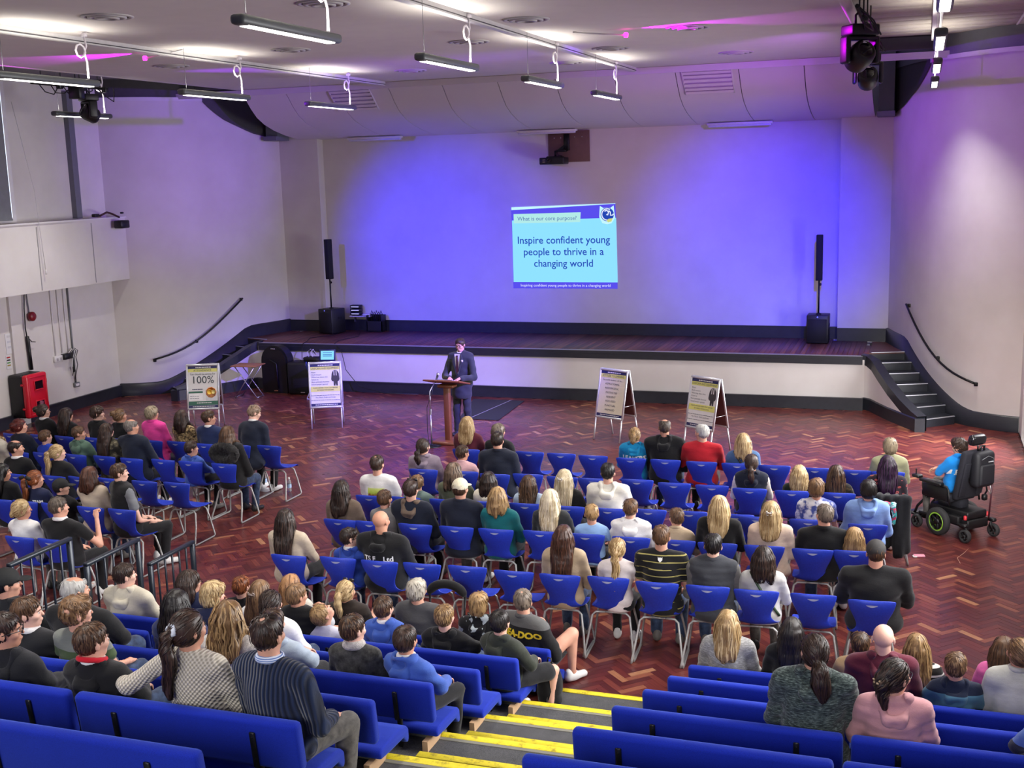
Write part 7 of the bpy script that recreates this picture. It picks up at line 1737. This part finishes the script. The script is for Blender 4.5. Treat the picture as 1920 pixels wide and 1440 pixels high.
    ('boy in beige and black jacket turned left beside empty chair', (-2.4, 12.119, 0), -0.057, {'cls': 'c', 'sh': 0.667, 'wf': 1.0, 'hair': 'short', 'hc': 'brown', 'top': 'jacket', 'tc': 'beige', 'hy': -33, 'lean': 8, 'res': 1.1, 'legs': 'jeans', 'shoe': 0}),
    ('woman in black jumper with long straight blonde highlights, fourth row', (-1.932, 12.143, 0), -0.061, {'cls': 'w', 'sh': 0.857, 'wf': 1.15, 'hair': 'longs', 'hc': 'blonde', 'top': 'jumper', 'tc': 'black', 'hl': 0.3, 'res': 1.1, 'lean': -6, 'legs': 'blacktrouser', 'shoe': 0}),
    ('woman in cream pink corduroy jacket with blonde hair half up', (-1.399, 12.16, 0), -0.066, {'cls': 'w', 'sh': 0.823, 'wf': 1.1, 'hair': 'halfup', 'hc': 'blonde', 'top': 'jacket', 'tc': 'creampink', 'hl': 0.27, 'res': 1.1, 'lean': -6, 'legs': 'blacktrouser', 'shoe': 1}),
    ('stocky man in black shirt leaning right towards small child', (-0.863, 12.197, 0), -0.07, {'cls': 'm', 'sh': 0.817, 'wf': 1.25, 'hair': 'short', 'hc': 'greybrown', 'top': 'polo', 'tc': 'black', 'hy': -23, 'roll': 6, 'res': 1.1, 'lean': -6, 'legs': 'jeans', 'shoe': 1}),
    ('small fair-haired child leaning against black-shirted man', (-0.558, 12.194, 0), -0.072, {'cls': 'c', 'sh': 0.584, 'wf': 0.85, 'hair': 'longs', 'hc': 'dkblonde', 'top': 'jumper', 'tc': 'charcoal', 'hy': 12, 'hl': 0.2, 'res': 1.1, 'lean': -6, 'legs': 'blacktrouser', 'shoe': 1}),
    ('woman in oatmeal knit jumper with very long dark hair, rear row left end', (-6.271, 10.703, 0), -0.017, {'cls': 'w', 'sh': 0.826, 'wf': 1.15, 'hair': 'long', 'hc': 'dkbrown', 'top': 'jumper', 'tc': 'oat', 'hl': 0.42, 'hy': -8, 'lean': -6, 'legs': 'blacktrouser', 'shoe': 0}),
    ('boy in blue hoodie and black glasses beside bald man', (-5.55, 10.716, 0), -0.024, {'cls': 'c', 'sh': 0.662, 'wf': 0.95, 'hair': 'short', 'hc': 'dkbrown', 'top': 'hoodie', 'tc': 'royal2', 'hy': 46, 'glasses': 1, 'collar': 'white', 'lean': -6, 'legs': 'jeans', 'shoe': 1}),
    ('bald man in black hoodie with white lettering across the back', (-5.181, 10.745, 0), -0.027, {'cls': 'm', 'sh': 0.874, 'wf': 1.3, 'hair': 'bald', 'hc': 'skin', 'top': 'hoodie', 'tc': 'black', 'hy': 11, 'lean': -6, 'text_': 'TSF LTD', 'legs': 'jeans', 'shoe': 1}),
    ('woman in beige jumper with very long auburn hair, rear centre row', (-3.234, 10.775, 0), -0.045, {'cls': 'w', 'sh': 0.848, 'wf': 1.1, 'hair': 'long', 'hc': 'auburn', 'top': 'jumper', 'tc': 'beige', 'hl': 0.55, 'lean': -6, 'legs': 'jeans', 'shoe': 2}),
    ('girl in white T-shirt with long blonde ponytail', (-2.698, 10.789, 0), -0.049, {'cls': 'c', 'sh': 0.749, 'wf': 1.0, 'hair': 'pony', 'hc': 'blonde', 'top': 'tee', 'tc': 'whitep', 'hl': 0.42, 'lean': -6, 'legs': 'blacktrouser', 'shoe': 1}),
    ('man in black shirt with thin gold stripes and white crest', (-2.267, 10.804, 0), -0.053, {'cls': 'm', 'sh': 0.912, 'wf': 1.15, 'hair': 'balding2', 'hc': 'brown', 'top': 'tee', 'tc': 'stripe', 'lean': -6, 'text_': 'CREST', 'legs': 'jeans', 'shoe': 2}),
    ('man in slate padded gilet with short black hair', (-1.775, 10.812, 0), -0.057, {'cls': 'm', 'sh': 0.857, 'wf': 1.1, 'hair': 'short', 'hc': 'black', 'top': 'gilet', 'tc': 'slate', 'under': 'grey', 'lean': -6, 'legs': 'jeans', 'shoe': 2}),
    ('girl in pale grey top with dark bob and green shoulder strap', (-1.311, 10.824, 0), -0.06, {'cls': 'w', 'sh': 0.767, 'wf': 1.0, 'hair': 'bob', 'hc': 'dkbrown', 'top': 'jumper', 'tc': 'palegrey', 'hl': 0.22, 'strap': 'green', 'hy': -6, 'lean': -6, 'legs': 'greyjeans', 'shoe': 0}),
    ('very large man in charcoal baseball cap and black sweatshirt', (-0.311, 10.889, 0), -0.068, {'cls': 'm', 'sh': 0.877, 'wf': 1.5, 'hair': 'cap', 'hc': 'charcoal', 'top': 'jumper', 'tc': 'blackw', 'lean': -6, 'legs': 'blacktrouser', 'shoe': 0}),
    ('boy with short ginger hair on front left bench', (-6.263, 9.744, 0.0), -0.013, {'cls': 't', 'sh': 0.68, 'wf': 1.0, 'hair': 'short', 'hc': 'ginger', 'top': 'tee', 'tc': 'black', 'seat': 0.165, 'lean': -6, 'legs': 'jeans', 'shoe': 2}),
    ('woman with brown hair held in a grey claw clip', (-5.501, 8.87, 0.0), -0.018, {'cls': 'w', 'sh': 0.74, 'wf': 1.0, 'hair': 'clip', 'hc': 'ltbrown', 'top': 'jumper', 'tc': 'white', 'hl': 0.3, 'seat': 0.432, 'near': True, 'lean': -6, 'legs': 'jeans', 'shoe': 0}),
    ('woman with strawberry blonde hair in cream fleece jacket, front bench', (-5.698, 9.744, 0.0), -0.017, {'cls': 'w', 'sh': 0.748, 'wf': 1.0, 'hair': 'longs', 'hc': 'strawberry', 'top': 'jacket', 'tc': 'creamw', 'hl': 0.25, 'seat': 0.165, 'lean': -6, 'legs': 'jeans', 'shoe': 1}),
    ('boy in black padded gilet over grey sleeves, hand at his mouth', (-5.135, 8.87, 0.0), -0.02, {'cls': 't', 'sh': 0.742, 'wf': 0.95, 'hair': 'short', 'hc': 'ltbrown', 'top': 'gilet', 'tc': 'black', 'hy': 26, 'under': 'lightgrey', 'seat': 0.432, 'pose': 'chin', 'near': True, 'lean': -6, 'legs': 'blacktrouser', 'shoe': 1}),
    ('woman in brown puffer coat with blonde highlighted ponytail, sunglasses on head', (-5.105, 9.744, 0.0), -0.021, {'cls': 'w', 'sh': 0.74, 'wf': 1.05, 'hair': 'pony', 'hc': 'blonde', 'top': 'puffer', 'tc': 'dkbrown', 'hl': 0.25, 'hy': 9, 'shades': 1, 'seat': 0.165, 'lean': -6, 'legs': 'blacktrouser', 'shoe': 0}),
    ('boy in blue hoodie with white collar beside grey-haired woman', (-4.293, 8.87, 0.0), -0.026, {'cls': 'c', 'sh': 0.697, 'wf': 1.0, 'hair': 'short', 'hc': 'brown', 'top': 'hoodie', 'tc': 'blue', 'collar': 'white', 'hy': 9, 'seat': 0.432, 'near': True, 'lean': -6, 'legs': 'jeans', 'shoe': 0}),
    ('woman in charcoal knit jumper with short wavy grey hair', (-4.359, 9.744, 0.0), -0.027, {'cls': 'w', 'sh': 0.827, 'wf': 1.2, 'hair': 'shortf', 'hc': 'silverh', 'top': 'jumper', 'tc': 'charknit', 'hy': 16, 'seat': 0.165, 'lean': -6, 'legs': 'jeans', 'shoe': 0}),
    ('boy in black hoodie with short fair hair, second left bench', (-3.729, 8.87, 0.0), -0.029, {'cls': 't', 'sh': 0.68, 'wf': 1.0, 'hair': 'short', 'hc': 'dkblonde', 'top': 'hoodie', 'tc': 'black', 'hy': 4, 'seat': 0.432, 'near': True, 'lean': -6, 'legs': 'jeans', 'shoe': 0}),
    ('child in black hoodie with pale patches and shaggy fair hair', (-3.75, 9.744, 0.0), -0.031, {'cls': 'c', 'sh': 0.737, 'wf': 1.05, 'hair': 'messys', 'hc': 'dkblonde', 'top': 'hoodie', 'tc': 'blackpat', 'seat': 0.165, 'lean': -6, 'legs': 'blacktrouser', 'shoe': 0}),
    ('man in black and grey jacket with yellow lettering, bare knees', (-3.284, 9.744, 0.0), 0.419, {'cls': 'm', 'sh': 0.816, 'wf': 1.25, 'hair': 'balding2', 'hc': 'greybrown', 'top': 'jacket', 'tc': 'seadoo', 'hy': -32, 'shorts': 1, 'seat': 0.165, 'lean': -6, 'text_': 'SEA-DOO', 'legs': 'blacktrouser', 'shoe': 1}),
    ('boy in dark olive jacket and black shorts at aisle end', (-3.204, 8.87, 0.0), 0.384, {'cls': 't', 'sh': 0.68, 'wf': 1.0, 'hair': 'short', 'hc': 'black', 'top': 'hoodie', 'tc': 'darkolive', 'hy': -19, 'shorts': 1, 'seat': 0.432, 'near': True, 'lean': -6, 'legs': 'blacktrouser', 'shoe': 1}),
    ('fair-haired boy in white top tipping his head far back', (-4.899, 8.87, 0.0), -0.022, {'cls': 'c', 'sh': 0.58, 'wf': 1.0, 'hair': 'short', 'hc': 'dkblonde', 'top': 'tee', 'tc': 'palelav', 'hp': 50, 'hy': 31, 'seat': 0.432, 'near': True, 'lean': -6, 'legs': 'blacktrouser', 'shoe': 1}),
    ('boy in faded black denim jacket with white fleece collar', (-3.686, 7.122, 0.55), -0.027, {'cls': 'c', 'sh': 0.702, 'wf': 1.02, 'hair': 'short', 'hc': 'brown', 'top': 'jacket', 'tc': 'blackdenim', 'hy': 26, 'fleece': 1, 'seat': 0.432, 'near': True, 'lean': -6, 'legs': 'blacktrouser', 'shoe': 0}),
    ('boy in blue hoodie with white collar at aisle end of fourth bench', (-3.269, 7.122, 0.55), 0.279, {'cls': 'c', 'sh': 0.658, 'wf': 1.0, 'hair': 'short', 'hc': 'dkbrown', 'top': 'hoodie', 'tc': 'blue', 'collar': 'white', 'hy': -12, 'seat': 0.432, 'near': True, 'lean': -6, 'legs': 'blacktrouser', 'shoe': 2}),
    ('woman with dark hair in twisted bun wearing white top', (-4.863, 7.996, 0.275), -0.021, {'cls': 'w', 'sh': 0.74, 'wf': 1.0, 'hair': 'lowbun', 'hc': 'dkbrown', 'top': 'jumper', 'tc': 'white', 'hy': 6, 'seat': 0.432, 'near': True, 'lean': -6, 'legs': 'jeans', 'shoe': 1}),
    ('person in pale grey-blue hoodie hidden behind navy-jumpered man', (-4.326, 7.122, 0.55), -0.023, {'cls': 't', 'sh': 0.68, 'wf': 1.05, 'hair': 'short', 'hc': 'brown', 'top': 'hoodie', 'tc': 'greyblue', 'seat': 0.432, 'near': True, 'lean': -6, 'legs': 'blacktrouser', 'shoe': 1}),
    ('man in navy ribbed jumper with striped shirt collar and thinning crown', (-3.263, 5.374, 1.1), 0.175, {'cls': 'm', 'sh': 0.857, 'wf': 1.15, 'hair': 'balding2', 'hc': 'dkbrown', 'top': 'jumper', 'tc': 'navyknit', 'collar': 'striped', 'hy': -5, 'seat': 0.432, 'near': True, 'lean': -6, 'legs': 'greyjeans', 'shoe': 1}),
    ('woman in white fleece with wavy dark blonde hair', (-4.105, 6.248, 0.825), -0.023, {'cls': 'w', 'sh': 0.813, 'wf': 1.1, 'hair': 'wavy', 'hc': 'dkblonde', 'top': 'jumper', 'tc': 'fleece', 'hl': 0.26, 'seat': 0.432, 'near': True, 'lean': -6, 'legs': 'jeans', 'shoe': 2}),
    ('girl in cream cable-knit jumper with scrunchied brown ponytail, arm on bench', (-3.783, 5.374, 1.1), -0.023, {'cls': 'w', 'sh': 0.831, 'wf': 1.05, 'hair': 'pony', 'hc': 'dkbrown', 'top': 'jumper', 'tc': 'cable', 'hl': 0.4, 'hy': 26, 'scrunchie': 1, 'pose': 'armback', 'seat': 0.432, 'near': True, 'lean': -6, 'legs': 'greyjeans', 'shoe': 0}),
    ('tousled blond boy leaning right behind ponytail girl', (-5.497, 7.996, 0.275), -0.017, {'cls': 'c', 'sh': 0.711, 'wf': 1.0, 'hair': 'messys', 'hc': 'blonde', 'top': 'jumper', 'tc': 'navy', 'hy': 40, 'lean': 10, 'seat': 0.432, 'near': True, 'legs': 'jeans', 'shoe': 1}),
    ('woman in navy quilted coat with black wavy hair', (-5.123, 7.122, 0.55), -0.018, {'cls': 'w', 'sh': 0.755, 'wf': 1.0, 'hair': 'bob', 'hc': 'black', 'top': 'puffer', 'tc': 'navyp', 'hl': 0.25, 'seat': 0.432, 'near': True, 'lean': -6, 'legs': 'blacktrouser', 'shoe': 2}),
    ('woman with sleek dark brown hair and glasses by the railing', (-6.232, 8.87, 0.0), -0.012, {'cls': 'w', 'sh': 0.771, 'wf': 1.0, 'hair': 'longs', 'hc': 'dkbrown', 'top': 'jacket', 'tc': 'navy', 'hy': 35, 'glasses': 1, 'hl': 0.2, 'seat': 0.432, 'near': True, 'lean': -6, 'legs': 'blacktrouser', 'shoe': 2}),
    ('man in cream hoodie with short dark hair beside the railing', (-6.939, 8.87, 0.0), -0.007, {'cls': 'm', 'sh': 0.78, 'wf': 1.1, 'hair': 'short', 'hc': 'dkbrown', 'top': 'hoodie', 'tc': 'creamh', 'hy': 38, 'seat': 0.432, 'near': True, 'lean': -6, 'legs': 'blacktrouser', 'shoe': 1}),
    ('broad man in black jacket with thin white hair', (-6.025, 7.122, 0.55), -0.012, {'cls': 'm', 'sh': 0.78, 'wf': 1.35, 'hair': 'balding', 'hc': 'silver', 'top': 'jacket', 'tc': 'black', 'hy': 30, 'seat': 0.432, 'near': True, 'lean': -6, 'legs': 'jeans', 'shoe': 1}),
    ('boy in green and grey T-shirt with curly light brown hair', (-5.29, 6.248, 0.825), -0.016, {'cls': 't', 'sh': 0.723, 'wf': 1.0, 'hair': 'curly', 'hc': 'ltbrown', 'top': 'tee', 'tc': 'greengrey', 'hy': 35, 'seat': 0.432, 'near': True, 'lean': -6, 'legs': 'jeans', 'shoe': 2}),
    ('boy in black hoodie with red hood lining and white collar', (-4.458, 5.374, 1.1), -0.02, {'cls': 't', 'sh': 0.681, 'wf': 1.0, 'hair': 'short', 'hc': 'brown', 'top': 'hoodie', 'tc': 'black', 'hy': 23, 'collar': 'white', 'redhood': 1, 'seat': 0.432, 'near': True, 'lean': -6, 'legs': 'jeans', 'shoe': 1}),
    ('man in black baseball cap and black hoodie at left edge', (-6.673, 7.122, 0.55), -0.008, {'cls': 'm', 'sh': 0.78, 'wf': 1.1, 'hair': 'cap', 'hc': 'black', 'top': 'hoodie', 'tc': 'blackn', 'hy': 45, 'seat': 0.432, 'near': True, 'lean': -6, 'legs': 'blacktrouser', 'shoe': 0}),
    ('boy in black jacket with swept brown hair, face in profile', (-5.704, 6.248, 0.825), -0.014, {'cls': 't', 'sh': 0.681, 'wf': 1.0, 'hair': 'short', 'hc': 'brown', 'top': 'jacket', 'tc': 'blackn', 'hy': 60, 'collar': 'white', 'seat': 0.432, 'near': True, 'lean': -6, 'legs': 'blacktrouser', 'shoe': 0}),
    ('boy in black hoodie and dark glasses at left picture edge', (-5.081, 5.374, 1.1), -0.016, {'cls': 't', 'sh': 0.68, 'wf': 1.0, 'hair': 'short', 'hc': 'dkbrown', 'top': 'hoodie', 'tc': 'blackn', 'hy': 55, 'glasses': 1, 'seat': 0.432, 'near': True, 'lean': -6, 'legs': 'blacktrouser', 'shoe': 1}),
    ('woman in grey knit jumper with straight golden blonde hair', (-1.473, 9.744, 0.0), -0.046, {'cls': 'w', 'sh': 0.799, 'wf': 1.15, 'hair': 'longs', 'hc': 'blonde', 'top': 'jumper', 'tc': 'greymarl', 'hl': 0.3, 'seat': 0.165, 'lean': -6, 'legs': 'blacktrouser', 'shoe': 0}),
    ('girl in black top with long black hair, front right bench', (-0.933, 9.744, 0.0), -0.049, {'cls': 't', 'sh': 0.786, 'wf': 1.0, 'hair': 'long', 'hc': 'black', 'top': 'jumper', 'tc': 'black', 'hl': 0.3, 'hy': 11, 'seat': 0.165, 'lean': -6, 'legs': 'jeans', 'shoe': 1}),
    ('woman in dark green marl hoodie with low brown ponytail', (-0.548, 7.122, 0.55), -0.044, {'cls': 'w', 'sh': 0.899, 'wf': 1.3, 'hair': 'lowpony', 'hc': 'dkbrown', 'top': 'hoodie', 'tc': 'marl', 'hy': -19, 'seat': 0.432, 'near': True, 'lean': -6, 'legs': 'jeans', 'shoe': 2}),
    ('man in burgundy hoodie with shaved head', (-0.183, 8.87, 0.0), -0.051, {'cls': 'm', 'sh': 0.881, 'wf': 1.15, 'hair': 'bald', 'hc': 'stubble', 'top': 'hoodie', 'tc': 'burgundy', 'hy': 4, 'seat': 0.432, 'near': True, 'lean': -6, 'legs': 'jeans', 'shoe': 1}),
    ('boy in tan top with short brown hair left of shaved-headed man', (-0.384, 9.744, 0.0), -0.052, {'cls': 'c', 'sh': 0.71, 'wf': 1.0, 'hair': 'short', 'hc': 'brown', 'top': 'jacket', 'tc': 'tan', 'hy': -7, 'seat': 0.165, 'lean': -6, 'legs': 'blacktrouser', 'shoe': 0}),
    ('girl in dusty pink hoodie and glasses with clipped-up hair', (-0.074, 7.122, 0.55), -0.046, {'cls': 'w', 'sh': 0.786, 'wf': 1.08, 'hair': 'clip2', 'hc': 'dkbrown', 'top': 'hoodie', 'tc': 'pinkh', 'hy': 41, 'glasses': 1, 'seat': 0.432, 'near': True, 'lean': -6, 'legs': 'jeans', 'shoe': 0}),
    ('girl in black and white striped top with long dark blonde hair', (0.062, 9.744, 0.0), -0.055, {'cls': 't', 'sh': 0.743, 'wf': 1.0, 'hair': 'long', 'hc': 'dkblonde', 'top': 'jumper', 'tc': 'stripebw', 'hl': 0.35, 'seat': 0.165, 'lean': -6, 'legs': 'blacktrouser', 'shoe': 0}),
    ('boy in navy and teal hooded jacket with cropped brown hair', (0.331, 8.87, 0.0), -0.053, {'cls': 'c', 'sh': 0.702, 'wf': 1.02, 'hair': 'short', 'hc': 'ltbrown', 'top': 'hoodie', 'tc': 'navyteal', 'hy': 7, 'seat': 0.432, 'near': True, 'lean': -6, 'legs': 'blacktrouser', 'shoe': 2}),
    ('girl in bright pink jacket with long wavy brown hair', (0.716, 9.744, 0.0), -0.058, {'cls': 'c', 'sh': 0.789, 'wf': 1.0, 'hair': 'long', 'hc': 'brown', 'top': 'jacket', 'tc': 'pinkj', 'hl': 0.3, 'hy': 12, 'seat': 0.165, 'lean': -6, 'legs': 'blacktrouser', 'shoe': 2}),
    ('woman in pale grey denim jacket at right picture edge', (0.754, 8.87, 0.0), -0.055, {'cls': 'w', 'sh': 0.866, 'wf': 1.05, 'hair': 'ponys', 'hc': 'ltbrown', 'top': 'jacket', 'tc': 'palegreyd', 'hy': -28, 'seat': 0.432, 'near': True, 'lean': -6, 'legs': 'blacktrouser', 'shoe': 1}),
    ('child in blue, navy and pink colour-block top at right picture edge', (0.841, 7.122, 0.55), -0.051, {'cls': 'c', 'sh': 0.697, 'wf': 1.05, 'hair': 'longs', 'hc': 'blonde', 'top': 'jumper', 'tc': 'colorblock', 'hl': 0.25, 'seat': 0.432, 'near': True, 'lean': -6, 'legs': 'blacktrouser', 'shoe': 0}),
]
for n, (lab, loc, yaw, kw) in enumerate(PEOPLE): person(lab, loc, yaw, seed=n + 1, skin=n % 5, **kw)

# the speaker at the lectern
sp_ = person('man in dark grey suit and burgundy tie reading at the wooden lectern', (-7.80, 19.62, 0), PI + R(4), 'm', .885, 1.06, 'short', 'dkbrown', 'blazer', 'charcoal_suit', near=True, seed=500, skin=1, hp=-10, hy=4, stand=True, pose='lectern', glasses=1, legs='charcoal_suit', fine=1)
def on_chest(name, polys, m, y=.2):
    b = MB(); b.add(*polys, False); return b.build(name, m, sp_)
st_ = .90; zsh = st_ + .60 * ((.885 - .228 - .055) / .60)
b = MB(); b.add([(-.058, .117, zsh + .02), (.058, .117, zsh + .02), (.045, .128, zsh - .13), (.012, .140, zsh - .33), (-.012, .140, zsh - .33), (-.045, .128, zsh - .13)], [(0, 1, 2, 3, 4, 5)], False); b.build('shirt_front', plain('white_shirt', (230, 228, 226), .7), sp_)
b = MB(); b.prism([(-.018, .128, zsh - .005), (.018, .128, zsh - .005), (.014, .132, zsh - .04), (.026, .146, zsh - .28), (0, .148, zsh - .34), (-.026, .146, zsh - .28), (-.014, .132, zsh - .04)], (0, .008, 0)); b.build('tie', plain('burgundy_tie', (58, 20, 34), .5), sp_)
for d in (-1, 1):
    b = MB(); b.prism([(d * .062, .112, zsh + .035), (d * .11, .112, zsh - .08), (d * .095, .128, zsh - .12), (d * .018, .150, zsh - .36), (d * .050, .134, zsh - .12)], (0, .012, 0)); b.build('lapel', cloth('charcoal_suit'), sp_)
MB().lathe([(.022, 0), (.018, .005), (0, .006)], (-.10, .142, zsh - .10), 10, Matrix.Rotation(-PI / 2, 3, 'X')).build('lapel_badge', M_WHITE, sp_)
c = Field(); c.tor(v3(0, -.02, zsh + .045), .062, .014, .02, rotx(R(-16))); link('shirt_collar', sdf_mesh('shirt_collar', c, .009, plain('white_shirt', (230, 228, 226), .7)), sp_)

# the boy in the wheelchair
q = Matrix.Rotation(WCR, 3, 'Z') @ Vector((0, .04, 0))
person('boy in bright blue lettered hoodie with curly dark hair sitting in the powered wheelchair', (WCX + q.x, WCY + q.y, .09), -WCR, 'c', .70, 1.0, 'curly', 'dkbrown', 'hoodie', 'boyblue', seed=610, skin=1, hy=-14, roll=-10, lean=-6, legs='greyjeans', text_='LEAVERS')

# coats on the chair behind the purple-haired woman, bags, pushchair
def cloth_drape(name, label, cat, cx, cy, w, ztop, zbot, m, yaw=0, off=.05, flare=1.15, lining=None):
    t = thing(name, label, cat, (cx, cy, 0), -yaw)
    f = Field()
    for i in range(5):
        u = -1 + i * .5; f.cap((u * w / 2, .05, ztop - .01 * u * u), (u * w / 2, -.03, ztop), .035, .035, .03)
        f.cap((u * w / 2, -.04, ztop), (u * w / 2 * flare + .02 * (i % 2), -.06 - off * (i % 2), zbot + .05 * ((i * 7) % 3)), .040, .050, .05)
    K = RNG.normal(0, 1, (4, 3)) * np.array([40, 30, 8]); f.disp = lambda X, Y, Z: .006 * sum(np.sin(K[i, 0] * X + K[i, 1] * Y + K[i, 2] * Z) for i in range(4))
    link('coat_body', sdf_mesh('coat_body', f, .018, m), t)
    return t
cd = cloth_drape('hung_coat', 'black coats hung over the chair back of the purple-haired woman', 'coat', -.27, 13.95, .40, .87, .22, cloth('blackn'), 0, .06, 1.1)
mm = NT('colourful_lining'); mm.set(mm.ramp(mm.noise(mm.coord(), 14, 3), [(.36, lin((200, 60, 100))), (.45, lin((40, 150, 150))), (.55, lin((190, 225, 230))), (.66, lin((70, 60, 80)))], 'CONSTANT'), .7)
f = Field(); f.cap((-.04, -.11, .80), (-.02, -.13, .62), .055, .035, .03); f.cap((.06, -.11, .82), (.07, -.12, .60), .035, .025, .03); f.disp = lambda X, Y, Z: .006 * np.sin(60 * X + 35 * Z)
link('patterned_lining', sdf_mesh('patterned_lining', f, .014, mm.m), cd)
cloth_drape('hung_coat', 'pale blue cardigan sleeve trailing beside the light blue hoodie', 'coat', -.38, 12.72, .10, .60, .12, cloth('lightblue'), 0, .02)
# pushchair hood and bag beside the grey-haired woman
pc = thing('pushchair', 'black pushchair hood and maroon bag beside the grey-haired woman', 'pushchair', (-4.32, 10.28, 0))
f = Field(); 
for i in range(9):
    a, b = R(20 + i * 15.5), R(20 + (i + 1) * 15.5); f.cap((-.19 * math.cos(a), .0, .60 + .13 * math.sin(a)), (-.19 * math.cos(b), .0, .60 + .13 * math.sin(b)), .038, None, .03)
link('hood', sdf_mesh('hood', f, .018, cloth('black')), pc)
for s in (-1, 1):
    MB().tube([(s * .22, -.2, .02), (s * .18, .0, .45), (s * .19, .02, .62)], .012, 6).build('frame_tube', M_BLACKM, pc); MB().lathe([(.05, -.015), (.09, -.02), (.09, .02), (.05, .015)], (s * .22, -.22, .09), 16, Matrix.Rotation(PI / 2, 3, 'Y')).build('wheel', M_BLACK, pc); MB().lathe([(.05, -.015), (.09, -.02), (.09, .02), (.05, .015)], (s * .22, .28, .09), 16, Matrix.Rotation(PI / 2, 3, 'Y')).build('wheel', M_BLACK, pc); MB().tube([(s * .22, .28, .09), (s * .22, .0, .45)], .012, 6).build('frame_tube', M_BLACKM, pc)
hb = thing('shoulder_bag', 'maroon shoulder bag standing beside the charcoal-jumpered woman', 'bag', (-3.55, 9.75, 0)); f = Field(); f.ell((0, 0, .19), (.12, .16, .19), .03); f.ell((0, 0, .02), (.11, .15, .04), .03); link('bag_body', sdf_mesh('bag_body', f, .018, plain('maroon_bag', (110, 28, 66), .5)), hb); MB().tube([(0, -.12, .30), (0, -.06, .46), (0, .06, .46), (0, .12, .30)], .010, 6).build('handle', M_BLACK, hb)
rs = thing('rucksack', 'black rucksack standing on the step by the bare-kneed man', 'bag', (-2.93, 9.2, .1375), R(-20)); rs.scale = (.78, .8, .92); f = Field(); f.ell((0, 0, .20), (.15, .13, .22), .03); f.ell((0, .0, .05), (.15, .12, .06), .03); f.ell((0, -.10, .15), (.10, .05, .12), .03); link('bag_body', sdf_mesh('bag_body', f, .016, cloth('black')), rs); MB().tube([(-.03, 0, .41), (-.02, 0, .46), (.02, 0, .46), (.03, 0, .41)], .008, 6).build('grab_loop', M_BLACK, rs); MB().box((.06, -.135, .10), (.018, .004, .05)).build('tag', M_STEEL, rs)
